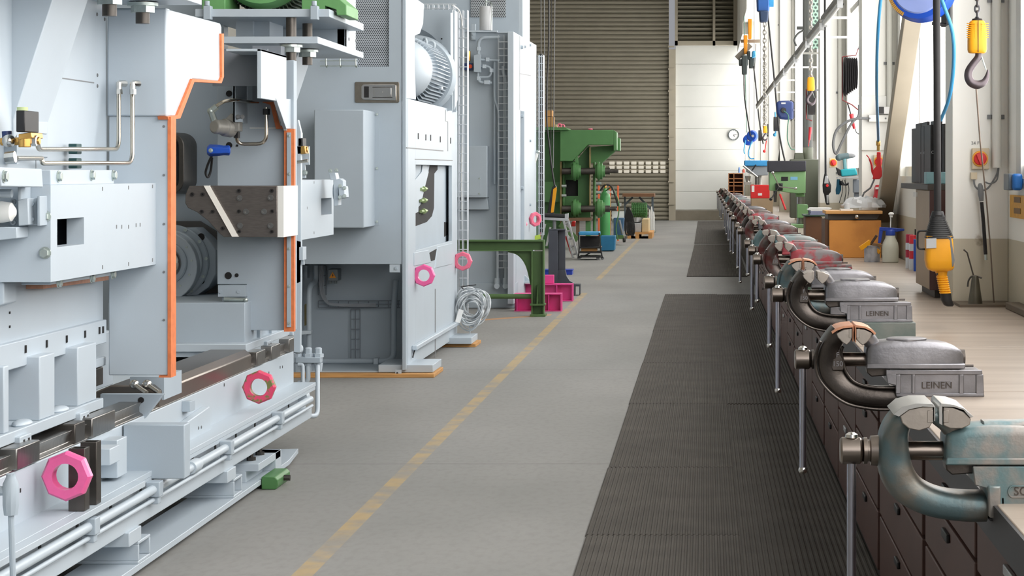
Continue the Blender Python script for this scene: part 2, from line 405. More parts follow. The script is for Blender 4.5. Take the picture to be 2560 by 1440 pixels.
for i, yc in enumerate(cols):
    c = thing('trim_%d' % (i+2), 'cream painted steel column of the window wall', 'column', (XC+.1, yc, .0)); c['kind'] = 'structure'
    obj('column_shaft', MB().box(XC, XW, yc, yc+.3, 0 if i else 0, 9), WC, c, bevel=.004)
    if i < 7:
        b = MB().cyl((XC+.205,yc-.035,1.52 if i == 0 else 1.9),(XC+.205,yc-.035,9),.021, seg=14); obj('conduit_pipe', b, MUL, c)
        b = MB()
        for z in (1.48 if i else 1.75, 2.3, 3.2, 4.2):
            b.box(XC+.165,XC+.245,yc-.012,yc,z,z+.02)
        obj('pipe_clip', b, GREY, c)
    y1 = cols[i+1]-.25 if i+1 < len(cols) else YB
    if y1-yc < 1: continue
    wn = thing('window_%d' % (i+2), 'tall frosted glazing bay between cream columns', 'window', (XW+.1, yc+2, 1.47)); wn['kind'] = 'structure'
    obj('pane', MB().box(XW+.10, XW+.12, yc+.45, y1, 1.47, 6.6), GL, wn)
    b = MB(); k = 0; y = yc+.45
    while y < y1-.2: b.box(XW+.04,XW+.1,y,y+.05,1.47,6.6); y += (y1-yc-.45)/5
    b.box(XW+.04,XW+.1,yc+.45,y1,1.47,1.54).box(XW+.04,XW+.1,yc+.45,y1,3.1,3.16).box(XW+.04,XW+.1,yc+.45,y1,4.8,4.86)
    obj('window_frame', b, MUL, wn)
wn = thing('window_12', 'nearest frosted window bay at the right edge of the view', 'window', (XW+.1, 6, 1.47)); wn['kind'] = 'structure'
obj('pane', MB().box(XW+.10, XW+.12, -9, 9.95, 1.50, 6.6), GL, wn)
obj('window_frame', MB().box(XW+.0,XW+.1,9.80,9.95,1.47,6.6).box(XW+.02,XW+.1,-9,9.95,1.47,1.53).box(XW+.04,XW+.1,7.3,7.36,1.5,6.6).box(XW+.04,XW+.1,4.3,4.36,1.5,6.6).box(XW+.04,XW+.1,1.3,1.36,1.5,6.6), MUL, wn)

# diagonal bracing channel in the bay behind the first column
b = MB(); p0 = Vector((1.33,12.8,3.15)); p1 = Vector((1.33,16.3,1.08))
b.beam(p0, p1, .11, .115, up=(1,0,0))
tb = struct('trim_13', b, mat('brace_beige', (172,162,144), .6, 0, .06, 3), bevel=.006)
# soffit beams at the far end, seen below the roof edge
b = MB(); b.box(.98,1.44,YB-9,YB-.3,5.2,6.9); b.box(1.0,1.44,YB-14,YB-9,5.5,7.2)
struct('trim_14', b, WC, bevel=.01)

HALL = mat('hall_grey', (150,148,140), .8, 0, .05, 1)
struct('wall_left', MB().box(-9.2,-9,-10,YB+.2,0,9.6), HALL)
struct('ceiling', MB().box(-9.2,1.7,-10,YB+.2,9.5,9.7), HALL)
# skylight: unseen area light below the roof, adds overhead daylight
sk = bpy.data.lights.new('skylight', 'AREA'); sk.shape = 'RECTANGLE'; sk.size = 5; sk.size_y = 62; sk.energy = 420; sk.color = (1,.98,.95)
so = bpy.data.objects.new('skylight', sk); COL.objects.link(so); so.location = (-2.5, 30, 9.3)
# ================================================================ MACHINE 1 : light grey press, cut by the left edge of the view
M1 = thing('press_machine', 'large light blue-grey press in the foreground with orange-edged side plates', 'machine', (-2.6, 9.4, 0))
YA, YF = 8.46, 11.0
# --- near upright and guards
obj('side_plate', MB().fy([(272,20),(415,20),(415,288),(421,292),(421,938),(272,938)], YA, YA+.06), PAINT, M1, .003)
b = MB(); b.box(-2.34,-2.12,YA-.003,YA,Z_(291,YA),Z_(289,YA)); b.box(-2.165,-2.158,YA-.004,YA,Z_(289,YA),Z_(24,YA))
obj('panel_seam', b, GREY, M1)
orn = MB().fy([(419,292),(427.5,292),(427.5,944),(397,944),(397,939),(419,939)], YA-.006, YA+.075)
obj('seal_strip', orn, ORANGE, M1, label='orange edging strip of the near side plate')
gp = [(415,22),(551,58),(554,66),(554,192),(551,205),(481,198),(442,292),(415,290)]
obj('guard_housing', MB().fx(gp, -2.11, -2.34), PAINT, M1, .006)
rib = [((554,84),(560,84)),((555,192),(560,192)),((550,203),(554,208)),((481,197),(486,205)),((444,288),(451,296)),((419,291),(421,299))]
b = MB()
for i in range(len(rib)-1):
    (a0,a1),(c0,c1) = rib[i], rib[i+1]; b.fx([a0,a1,c1,c0], -2.10, -2.14)
obj('seal_strip', b, ORANGE, M1, label='orange seal along the stepped guard edge')
for y in (316,438,560,680,800): bolt(M1, (X_(410,YA), YA-.001, Z_(y,YA)), (0,-1,0), .004, .003, GREY, 'screw')
# --- body behind, above and below
obj('upper_panel', MB().box(-3.4,-2.345,6.7,YA,1.20,2.4), PAINT, M1, .004)
b = MB(); b.box(-2.346,-2.3435,7.45,8.28,1.84,1.844).box(-2.346,-2.3435,7.56,7.563,1.4,1.84)
obj('panel_seam', b, GREY, M1)
obj('corner_post', MB().fy([(-80,-40),(22,-40),(22,336),(-80,336)], 7.28, 7.40), PAINT, M1, .004)
bolt(M1, (X_(6,7.28), 7.28, Z_(26,7.28)), (0,-1,0), .018, .004, GREY, 'cover_cap')
def bracket(y0, n):
    b = MB().xz([(-2.18,2.16),(-2.338,1.675),(-2.338,1.55),(-2.41,1.55),(-2.50,1.675),(-2.50,2.16)], y0, y0+.38)
    return obj('support_bracket', b, PAINT, M1, .004)
bracket(7.30, 1)
obj('web_plate', MB().fy([(20,-30),(150,-30),(150,150),(60,300),(22,300)], 7.62, 7.70), PAINTD, M1)
obj('bracket_foot', MB().fx([(75,303),(120,305),(118,336),(72,333)], -2.335, -2.36), PAINT, M1, .003)
for x, y in ((242,36),(261,48),(243,188),(243,215)): bolt(M1, SX(x,y,-2.345), (1,0,0), .006, .004, GREY, 'screw')
obj('lower_panel', MB().box(-3.4,-2.36,6.7,YA,.92,1.2), PAINT, M1)
obj('slotted_strip', MB().box(-3.4,-2.335,6.7,YA-.04,.835,.925), PAINT, M1, .003)
b = MB()
for x, y in ((62,868),(115,855),(165,843),(211,831),(247,822),(256,820)): p = SX(x,y,-2.334); b.box(-2.336,-2.331,p.y,p.y+.014,p.z-.02,p.z+.006)
for x, y in ((23,744),(23,782),(23,817)): p = SX(x,y,-2.359); b.box(-2.361,-2.357,p.y,p.y+.01,p.z-.004,p.z+.004)
each_box('slot_cutout', b, DARK, M1)
obj('rear_block', MB().box(-3.2,-2.40,8.2,8.75,.64,.86), PAINTD, M1, .004)
b = MB().box(-2.42,-2.36,7.9,8.5,.74,.775); obj('cross_bar', b, PAINT, M1, .003)
obj('bearing_block', MB().box(-2.5,-2.37,8.28,8.5,.665,.735), STEELD, M1, .004)
# slabs on top with studs
obj('top_slab', MB().box(-3.3,-1.978,6.6,8.48,2.155,2.19), PAINT, M1, .002)
obj('top_slab', MB().box(-2.47,-1.975,YF,12.47,2.155,2.19), PAINT, M1, .002)
obj('upper_slab', MB().box(-2.60,-1.916,YF,12.1,2.29,2.33), PAINT, M1, .002)
for (x, y) in ((-2.18,7.9),(-2.163,8.3),(-2.12,11.05),(-2.12,11.5)):
    s = obj('stud', MB().cyl((x,y,2.07),(x,y,2.155),.0265).cyl((x,y,2.19),(x,y,2.29),.0265), STEELD, M1)
    obj('hex_nut', MB().lathe((x,y,2.112),(0,0,1),[(0,.046),(.026,.046)],6).lathe((x,y,2.138),(0,0,1),[(0,.058),(.012,.058)],24), ZINC, M1)
for x in (520, 787): 
    p = W(x,25,YF); obj('clamp', MB().box(p.x-.018,p.x+.02,YF-.03,YF+.02,2.275,2.345).cyl((p.x,YF-.02,2.345),(p.x,YF-.02,2.37),.014,seg=6), PAINTD, M1, .003)
obj('spacer_box', MB().box(X_(590,11.3),X_(632,11.3),11.3,11.7,2.19,2.29).box(X_(632,11.32),X_(672,11.32),11.34,11.7,2.19,2.29), PAINTD, M1)
obj('rear_web', MB().box(-2.45,-1.995,11.95,12.0,2.19,2.8), PAINTD, M1)
obj('end_plate', MB().box(-2.04,-1.995,11.95,12.32,2.19,2.8), PAINT, M1, .003)
for x, y in ((872,98),(889,102)): bolt(M1, SX(x,y,-1.995), (1,0,0), .008, .004, GREY, 'screw')
# green drive motor
mo = MB(); cy = Vector((-2.31,11.2,2.585)); mo.lathe(cy, (0,1,0), [(0,.10),(.02,.21),(.10,.235),(.12,.225),(.62,.225)], 40)
mt = obj('drive_motor', mo, GREENM, M1, label='green electric drive motor on the upper slab')
b = MB()
for k in range(36):
    th = PI*1.02+k*PI*.96/35; d = Vector((math.cos(th),0,math.sin(th))); t2 = Vector((-math.sin(th),0,math.cos(th)))
    b.obox(cy+Vector((0,.4,0))+d*.235, d*.016, Vector((0,.24,0)), t2*.0025)
obj('cooling_fins', b, mat('motor_fin_dark', (84,96,80), .5), mt)
b = MB().fy([(754,-20),(828,-20),(866,12),(866,38),(842,38),(840,24),(812,14),(812,30),(754,24)], 11.12, 11.5)
obj('motor_foot', b, GREENM, mt, .004)
obj('motor_foot', MB().box(-2.60,-2.48,11.15,11.5,2.33,2.42), GREENM, mt, .004)
# --- protruding white boxes with square openings
def arm_box(Y0, Y1, hy0, hy1, hz0, hz1, x0=-3.0):
    x1, z0, z1 = -2.153, 1.138, 1.457
    b = MB().box(x1-.06,x1,Y0,hy0,z0,z1).box(x1-.06,x1,hy1,Y1,z0,z1).box(x1-.06,x1,hy0,hy1,z0,hz0).box(x1-.06,x1,hy0,hy1,hz1,z1)
    b.box(x0,x1-.06,Y0,Y0+.04,z0,z1).box(x0,x1-.06,Y1-.04,Y1,z0,z1).box(x0,x1-.06,Y0+.04,Y1-.04,z1-.03,z1).box(x0,x1-.06,Y0+.04,Y1-.04,z0,z0+.03)
    o = obj('arm_housing', b, PAINT, M1)
    b = MB().box(x1-.3,x1-.26,Y0+.04,Y1-.04,z0+.03,z1-.03); zc = (hz0+hz1)/2; yc = (hy0+hy1)/2-.02
    b.box(x1-.2,x1-.07,hy0-.03,hy1-.11,zc-.012,zc+.012)
    b.cyl((x1-.2,yc,hz0-.03),(x1-.2,yc,zc),.085).cyl((x1-.2,yc,zc+.02),(x1-.2,yc,hz1+.05),.085)
    obj('inner_mechanism', b, STEELD, o)
    return o
h1 = SX(143,545,-2.153); h2 = SX(210,615,-2.153)
arm_box(7.10, YA, h1.y, h2.y, 1.5-188*h1.y/F, 1.5-118*h1.y/F)
h1 = SX(803,538,-2.153); h2 = SX(829,495,-2.153)
arm_box(11.12, 12.5, h1.y, h2.y, h1.z, 1.5-66*h1.y/F, -2.47)
b = MB()
for x, y in ((256,472),(321,469),(381,466),(256,668),(321,660),(381,650),(291,567),(304,567),(321,567),(340,563),(350,562),(754,458),(785,456),(754,585),(785,582),(745,520),(754,520),(768,520)):
    p = SX(x,y,-2.152); b.box(-2.154,-2.1515,p.y,p.y+.008,p.z-.007,p.z+.007)
each_box('tapped_hole', b, GREY, M1)
obj('clamp_strip', MB().fx([(127,425),(285,425),(285,460),(127,463)], -2.18, -2.3), PAINT, M1, .003)
obj('clamp_strip', MB().fx([(127,712),(285,688),(285,676),(127,700)], -2.20, -2.3), PAINTD, M1, .003)
obj('clamp_strip', MB().fx([(0,418),(105,422),(108,468),(4,466)], -2.16, -2.3), PAINT, M1, .003)
for x, y in ((145,441),(228,438),(282,438)): bolt(M1, SX(x,y,-2.18), (1,0,0), .016, .014)
for x, y in ((145,707),(228,695),(280,686)): bolt(M1, SX(x,y,-2.20), (1,0,0), .014, .014)
bolt(M1, SX(9,441,-2.16), (1,0,0), .016, .014)
obj('wear_plate', MB().fx([(108,722),(272,700),(272,690),(108,706)], -2.30, -2.36), COPPER, M1)
for x, y in ((113,541),(113,632)): bolt(M1, (X_(x,7.1), 7.10, Z_(y,7.1)), (0,-1,0), .016, .018)
for x, y in ((64,480),(63,575)): bolt(M1, (X_(x,7.1), 7.10, Z_(y,7.1)), (0,-1,0), .004, .003, GREY, 'screw')
# hydraulic cylinder end at the left edge
b = MB().lathe(W(-60,530,6.98),(1,0,0),[(0,.035),(.085,.035),(.115,.03),(.128,.012)],24); 
cyl_ = obj('hydraulic_cylinder', b, WHITE, M1)
b = MB().fy([(44,500),(70,495),(72,562),(46,565)],7.0,7.1).fy([(44,466),(53,466),(53,500),(44,500)],7.0,7.1)
obj('cylinder_clamp', b, PAINT, M1, .003)
obj('cylinder_clamp', MB().fy([(70,500),(98,492),(98,562),(70,564)],7.06,7.1).fy([(93,490),(100,490),(100,565),(93,565)],7.02,7.1), PAINTD, M1, .002)
for x, y in ((82,509),(82,548),(37,504),(37,556)): bolt(M1, (X_(x,7.06), 7.05, Z_(y,7.06)), (0,-1,0), .009, .01, PAINTD, 'socket_screw', socket=True)
obj('pipe', MB().tube([W(-40,484,6.98), W(30,484,6.98)], .014), PAINT, M1)
obj('stop_block', MB().fy([(-60,567),(42,568),(42,596),(-60,606)],6.98,7.1), PAINT, M1, .003)
obj('arm_leg', MB().fy([(-80,700),(2,700),(10,708),(10,760),(-80,790)],7.12,7.25), PAINT, M1, .004)
# --- near pneumatic valve with tubes
vb = MB().fy([(0,378),(40,340),(42,335),(42,410),(0,410)],7.22,7.25)
obj('valve_plate', vb, PAINT, M1)
v = obj('solenoid_valve', MB().fy([(40,276),(62,276),(62,330),(40,330)],7.05,7.2).fy([(62,305),(73,306),(73,330),(62,330)],7.1,7.2), BLACK, M1, .003)
obj('valve_cap', MB().cyl(W(56,277,7.15),W(56,268,7.15),.018), mat('pale_green',(190,205,150),.5), v)
b = MB().cyl(W(2,354,7.12),W(100,352,7.12),.013).fy([(46,335),(78,331),(80,345),(46,350)],7.06,7.18).cyl(W(62,345,7.08),W(62,368,7.08),.02)
obj('brass_body', b, BRASS, v, .002)
obj('pipe_fitting', MB().sphere(W(22,352,7.10),.022), CHROME, v)
obj('pipe_fitting', MB().cyl(W(80,352,7.1),W(92,352,7.1),.018,seg=6), CHROME, v)
obj('pipe_fitting', MB().cyl(W(14,395,7.1),W(38,392,7.1),.02,seg=8), CHROME, v)
obj('hose_stub', MB().cyl(W(18,345,7.12),W(17,328,7.12),.016), BLUED, v)
STUB = mat('stainless_tube', (204,196,182), .22, 1, .04, 20)
Yt = 8.30
def wpath(pts, r): return fillet([W(*p) for p in pts], r)
def tubeobj(pts, r, fr=.03, name='tube', m=STUB, par=M1, label=None):
    return obj(name, MB().tube(wpath(pts, fr), r, 12), m, par, label=label)
tubeobj([(93,353,7.25),(96,373,7.3),(150,373,7.6),(297,373,Yt),(297,230,Yt+.08)], .0085, .05)
tubeobj([(40,395,7.15),(104,395,7.5),(106,408,7.5),(331,408,Yt+.02),(331,230,Yt+.1)], .0085, .05)
for x in (298,332):
    p = W(x,228,Yt+.08)
    b = MB().lathe(p,(0,0,1),[(-.012,.013),(.008,.013)],6).cyl(p+Vector((0,0,.008)),p+Vector((0,0,.035)),.011).cyl(p+Vector((0,0,.03)),p+Vector((.016,.03,.03)),.013,seg=8)
    obj('elbow_fitting', b, CHROME, M1)
for x, y in ((187,373),(187,409)):
    Y = 7.9; p = W(x,y,Y); obj('tube_clamp', MB().box(p.x-.018,p.x+.014,Y-.02,Y+.04,p.z-.018,p.z+.02), mat('teal_clamp',(30,70,70),.4), M1, .003)
# --- far upright
fp = [(543,160),(735,150),(735,826),(616,826),(616,711),(543,711)]
obj('side_plate', MB().fy(fp, YF, YF+.08), PAINTD, M1, .003)
obj('side_plate', MB().fy([(735,300),(745,300),(752,330),(752,700),(750,880),(735,880)], YF+.3, YF+.34), PAINT, M1)
obj('throat_back', MB().fy([(380,-10),(560,-10),(560,980),(380,980)], 11.75, 11.85), PAINTD, M1)
obj('throat_back', MB().fy([(-40,-10),(390,-10),(390,980),(-40,980)], 12.6, 12.7), PAINTD, M1)
# far seal frame and light strip
obj('seal_strip', MB().fy([(710,322),(735,322),(735,829),(710,829)], YF-.04, YF), ORANGE, M1, label='tall orange strip on the far side plate')
obj('cover_strip', MB().fy([(717,331),(727,331),(727,818),(717,818)], YF-.05, YF-.04), PAINTD, M1)
for y in (340,435,528,622,716,808): bolt(M1, (X_(722,YF-.05), YF-.05, Z_(y,YF-.05)), (0,-1,0), .006, .005, ZINC, 'screw')
obj('seal_strip', MB().fy([(656,250),(700,256),(718,322),(690,322),(676,262),(656,256)], YF-.04, YF), ORANGE, M1, label='slanted orange strip under the open guard')
obj('cover_strip', MB().fy([(687,265),(698,268),(709,312),(701,315)], YF-.05, YF-.04), STEEL, M1)
for x, y in ((693,273),(705,310)): bolt(M1, (X_(x,YF-.05), YF-.05, Z_(y,YF-.05)), (0,-1,0), .006, .005, ZINC, 'screw')
obj('joint_cover', MB().fy([(709,311),(716,311),(716,326),(709,326)],YF-.06,YF-.04).fy([(624,319),(700,319),(700,321),(624,321)],YF-.005,YF), WHITE, M1)
# open guard box: roof, right wall, dark inside
Y0g = 10.28
b = MB().box(X_(565,Y0g),-2.115,Y0g,10.9,Z_(122,Y0g)-.012,Z_(122,Y0g)); b.box(-2.135,-2.115,Y0g,10.9,Z_(246,Y0g),Z_(122,Y0g))
b.fx([(690,246),(730,248),(733,322),(716,322)],-2.112,-2.13)
obj('guard_housing', b, PAINT, M1, .002)
obj('guard_inner_wall', MB().box(X_(565,Y0g),X_(640,Y0g),YF-.12,YF-.02,Z_(255,YF),Z_(118,YF)), mat('guard_inner_shade',(120,126,134),.6), M1)  # darker tone paints in the shade inside the open guard
obj('guard_inner_wall', MB().box(-2.42,-2.15,10.6,10.62,Z_(215,10.6),Z_(122,10.6)), MATS['guard_inner_shade'], M1)
obj('angle_bracket', MB().fy([(583,176),(589,176),(589,300),(604,296),(604,305),(583,305)],YF-.3,YF-.27).box(X_(583,YF-.3),X_(587,YF-.3),YF-.3,YF,Z_(305,YF-.3),Z_(176,YF-.3)), PAINTD, M1)
for x, y in ((595,292),(606,292)): bolt(M1, (X_(x,YF-.3), YF-.3, Z_(y,YF-.3)), (0,-1,0), .009, .006, GREY, 'screw')
# actuator with fittings and tubes
p = W(535,316,YF-.35); q = W(592,322,YF-.2)
a = obj('actuator', MB().lathe(p,(q-p),[(0,.028),(.01,.036),(.07,.036),(.075,.044),(.125,.047)],24).fy([(560,300),(578,283),(598,300),(598,328),(570,330)],YF-.28,YF-.2), mat('cast_grey',(150,148,142),.5,.3), M1, .003)
b = MB().cyl(W(528,280,YF-.35),W(535,300,YF-.33),.016,seg=8).cyl(W(530,276,YF-.35),W(542,266,YF-.35),.016,seg=6).sphere(W(527,278,YF-.35),.018)
obj('pipe_fitting', b, ZINC, a)
obj('tube', MB().tube(spline([W(540,266,YF-.35),W(560,254,YF-.35),W(590,250,YF-.3),W(615,254,YF-.1),W(645,255,YF-.02)],6), .009, 10), STUB, M1)
tubeobj([(592,330,YF-.2),(592,360,YF-.15),(666,360,YF-.15),(666,268,YF-.15)], .009, .05)
obj('tube_nut', MB().lathe(W(592,330,YF-.2),(0,0,-1),[(0,.016),(.03,.016)],6), BLACK, M1)
obj('tube_nut', MB().lathe(W(666,272,YF-.15),(0,0,-1),[(0,.018),(.03,.018)],6), BLACK, M1)
bl = obj('clamp_sensor', MB().loft([[W(x,376+dy,YF-.3+dz) for dy, dz in ((-h,-.04),(-h*.6,.05),(h*.6,.05),(h,-.04),(h*.5,-.07),(-h*.5,-.07))] for x, h in ((517,9),(524,15),(548,14),(560,12),(573,13),(576,8))]), BLUE, M1, .003, label='blue clamp-shaped sensor in the throat')
bolt(bl, W(527,376,YF-.40), (0,-1,0), .009, .01, ZINC)
obj('cable_loop', MB().tube(spline([W(529,390,YF-.3),W(520,410,YF-.28),W(514,432,YF-.26),W(520,443,YF-.25),W(527,425,YF-.25),W(530,395,YF-.28)],6), .006, 8), BLACK, M1)
for x, y, r in ((573,234,.016),(573,363,.016),(593,364,.006),(571,689,.018),(592,688,.010),(573,170,.016)): 
    obj('bore_hole', MB().lathe((X_(x,YF),YF-.002,Z_(y,YF)),(0,-1,0),[(0,r),(.002,r)],20), DARK, M1)
# obround steel ring, spindle nose with flanges
b = MB(); yc = 11.55
for sgn, w1, w2 in ((1,0,0),):
    for (ro, ri, y0) in ((.075,.047,11.45),):
        out = []; inn = []
        for k in range(16):
            th = PI*k/15; out.append((ro*math.cos(th), .09+ro*math.sin(th))); inn.append((ri*math.cos(th), .09+ri*math.sin(th)))
        for k in range(16):
            th = PI+PI*k/15; out.append((ro*math.cos(th), -.09+ro*math.sin(th))); inn.append((ri*math.cos(th), -.09+ri*math.sin(th)))
        c = W(424,408,y0); n = len(out); vs = []
        for (o_, dy) in ((out,0),(inn,0),(inn,.3),(out,.3)): vs += [(c.x+x,c.y+dy,c.z+z) for x, z in o_]
        b.add(vs, [(r*n+k, r*n+(k+1)%n, ((r+1)%4)*n+(k+1)%n, ((r+1)%4)*n+k) for r in range(4) for k in range(n)])
obj('slot_ring', b, STEELD, M1, .004)
c = W(430,655,11.55)
fl = obj('spindle_flange', MB().xz([(c.x+dx/467,c.z+dz/467) for dx, dz in ((-90,85),(60,85),(90,58),(110,30),(110,-30),(92,-62),(62,-84),(-90,-84))], 11.55, 11.75), PAINTD, M1, .004)
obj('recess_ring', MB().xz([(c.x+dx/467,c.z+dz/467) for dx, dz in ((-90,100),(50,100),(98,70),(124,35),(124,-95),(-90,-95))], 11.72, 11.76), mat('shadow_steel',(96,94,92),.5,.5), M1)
def disc(r0, t, m, n, y): return obj(n, MB().lathe((c.x,y,c.z),(0,-1,0),[(0,r0),(t-.006,r0),(t,r0-.006)],48), m, fl)
disc(.20,.02,PAINTD,'flange_ring',11.55)
disc(.172,.05,PAINT,'flange_ring',11.54); 
obj('eccentric_ring', MB().xz([(c.x+.165*math.cos(t)*(1.0),c.z-.02+.18*math.sin(t)) for t in [PI/2-k*PI/18 for k in range(0,19)]]+[(c.x-.05,c.z-.2),(c.x-.05,c.z+.16)], 11.42, 11.50), PAINT, fl, .004)
disc(.115,.07,PAINTD,'flange_ring',11.46); disc(.088,.10,STEEL,'shaft_ring',11.46); disc(.062,.17,CHROME,'spindle_shaft',11.46)
for k in range(12):
    th = PI/2-k*PI/6
    for R_, y, r in ((.075,11.355,.006),(.145,11.385,.006),(.188,11.53,.009)):
        if math.cos(th) > -.05: bolt(fl, (c.x+R_*math.cos(th+.1),y,c.z+R_*math.sin(th+.1)), (0,-1,0), r, .006, ZINC, 'screw', socket=True)
for x, y in ((503,592),(503,702)): obj('bore_hole', MB().lathe((X_(x,11.55),11.548,Z_(y,11.55)),(0,-1,0),[(0,.019),(.002,.019)],20), DARK, fl)
# dark tool block with bright slanted strip
TB = mat('tool_block_steel', (112,106,102), .38, .75, .12, 30, .05, 200, stretch=(1,1,8))
b = obj('tool_block', MB().fy([(473,465),(693,465),(693,593),(560,593),(547,582),(520,552),(492,530),(470,520),(463,508),(464,485)], 10.62, YF), TB, M1, .003)
obj('block_face', MB().fy([(692,465),(709,465),(709,593),(692,593)], 10.63, YF), WHITE, b)
obj('bright_strip', MB().fy([(509,464),(523,464),(596,592),(580,592)], 10.606, 10.63), mat('bar_reflection_white',(250,246,238),.35,.1,.01), b)  # near-white colour stands in for light reflected by the ground steel bar
for x, y, r in ((598,477,.012),(680,477,.012),(600,495,.018),(677,494,.018),(481,486,.012),(507,486,.012),(598,528,.011),(616,529,.018),(661,529,.018),(681,528,.011),(505,529,.012),(532,529,.011),(601,564,.018),(677,564,.018),(598,579,.011),(680,579,.011),(557,571,.012)):
    bolt(b, (X_(x,10.62),10.618,Z_(y,10.62)), (0,-1,0), r*.8, .008, STEEL if r > .015 else DARK, 'socket_screw', socket=True)
# lower cross beam
obj('cross_beam', MB().box(-3.0,X_(612,10.85),10.85,11.7,Z_(868,10.85),Z_(757,10.85)), PAINTD, M1, .003)
obj('beam_flange', MB().box(-3.0,X_(618,10.75),10.75,11.8,Z_(893,10.75),Z_(872,10.75)), PAINT, M1, .002)
obj('beam_top', MB().fy([(545,713),(614,713),(614,742),(545,742)],10.95,11.0).fy([(555,742),(617,742),(617,756),(555,756)],10.98,11.5), PAINTD, M1)
for x, y in ((551,729),(596,729)): bolt(M1, (X_(x,10.95),10.95,Z_(y,10.95)), (0,-1,0), .01, .004, PAINTD, 'screw')
obj('linkage_rod', MB().cyl(W(560,748,10.93),W(618,750,10.93),.011).sphere(W(614,750,10.92),.013), ZINC, M1)
b = MB().fx([(617,756),(736,712),(736,826),(617,862)],-2.33,-2.36); 
obj('far_lower_panel', MB().box(-2.40,-2.33,11.10,12.2,.66,1.135), PAINT, M1)
obj('gusset', MB().box(-2.6,-2.30,11.15,11.2,.64,.80).box(-2.6,-2.30,11.45,11.6,.64,.80).box(-2.6,-2.30,11.9,12.05,.64,.80), PAINT, M1, .003)
# --- carriages on the rail
def carriage(y0, y1, wx):
    obj('carriage_plate', MB().box(-2.95,-2.28,y0,y1,.607,.645), PAINT, M1, .003)
    obj('lock_block', MB().box(-2.30,-2.262,y1-.36,y1-.25,.585,.625), PAINT, M1, .003)
    obj('lock_block', MB().box(-2.30,-2.262,y1-1.05,y1-.93,.585,.625), PAINT, M1, .003)
    for yy in (y1-.33,y1-.28,y1-1.02,y1-.97): obj('slot_cutout', MB().box(-2.263,-2.2615,yy,yy+.02,.598,.612), DARK, M1)
carriage(6.5, 8.18, 0); carriage(10.72, 12.2, 0)
for (ya, yb, zt) in ((7.88,8.12,.86),(7.43,7.60,.865),(7.05,7.10,.865),(6.7,6.8,.865)):
    obj('gusset', MB().box(-2.60,-2.29,ya,yb,.645,zt), PAINT, M1, .004)
obj('carriage_back', MB().box(-2.95,-2.58,6.5,8.15,.645,.80), PAINTD, M1)
for y in (7.3,7.72): obj('grout_lump', MB().sphere((-2.31,y,.65),.03,(1,2.2,.5)), PAINT, M1)
# rail and bearing blocks
rail = MB().xz([(-2.34,.525),(-2.24,.525),(-2.24,.535),(-2.255,.545),(-2.255,.565),(-2.245,.585),(-2.335,.585),(-2.325,.565),(-2.325,.545),(-2.34,.535)], 6.5, 11.8)
obj('guide_rail', rail, STEEL, M1, .002)
for (ya, yb) in ((6.98,7.22),(7.66,7.78),(7.84,8.14),(10.72,10.92),(11.08,11.3),(11.55,11.85)):
    w_ = .0 if yb-ya > .15 else -.01
    obj('bearing_block', MB().box(-2.36,-2.225+w_,ya,yb,.535,.606), STEEL if w_ == 0 else STEELD, M1, .004)
obj('rail_cap', MB().xz([(-2.50,.53),(-2.24,.53),(-2.24,.60),(-2.27,.625),(-2.44,.625),(-2.5,.6)], 8.85, 10.65), mat('rail_cap_steel',(138,128,120),.3,.9,.1,8,stretch=(1,.3,1)), M1, .006)
# --- long bed beam with lip, pipes
obj('bed_beam', MB().box(-2.95,-2.235,5.6,11.72,.345,.53), PAINT, M1, .003)
obj('bed_beam_face', MB().box(-2.95,-2.17,5.6,11.72,.20,.345), PAINT, M1)
obj('ledge_plate', MB().box(-2.4,-2.12,5.6,11.75,.335,.357), PAINT, M1, .002)
obj('ledge_extension', MB().box(-2.119,-2.075,5.6,8.0,.335,.357), PAINT, M1, .002)
obj('ledge_lip', MB().box(-2.133,-2.121,5.6,11.74,.318,.335), PAINT, M1)
obj('lower_flange', MB().box(-2.6,-2.115,5.6,11.6,.182,.235), PAINT, M1, .003)
b = MB()
for y in [6.6+.42*i for i in range(12)]: b.box(-2.172,-2.168,y,y+.03,.26,.30)
for x, y in ((28,1232),(36,1230),(43,1228),(50,1226),(700,918),(706,917),(672,932),(560,962)): p = SX(x,y,-2.234); b.box(-2.236,-2.2335,p.y,p.y+.01,p.z-.008,p.z+.006)
each_box('slot_cutout', b, DARK, M1)
obj('hydraulic_pipe', MB().cyl((-2.095,5.6,.296),(-2.095,11.45,.296),.0175,seg=16), PAINT, M1)
obj('hydraulic_pipe', MB().cyl((-2.095,5.6,.256),(-2.095,11.5,.256),.0085,seg=12), PAINT, M1)
for y in (7.32,8.18,9.42,10.55):
    obj('pipe_clamp', MB().box(-2.12,-2.068,y,y+.06,.268,.325), PAINTD, M1, .003); obj('pipe_clamp', MB().box(-2.12,-2.075,y+.01,y+.05,.24,.268), PAINTD, M1, .003)
obj('pipe_union', MB().lathe((-2.095,8.78,.296),(0,1,0),[(0,.026),(.03,.028),(.1,.028),(.13,.024)],16), PAINT, M1)
obj('chain_guide', MB().box(-2.13,-2.10,5.6,7.6,.325,.334), GREY, M1)
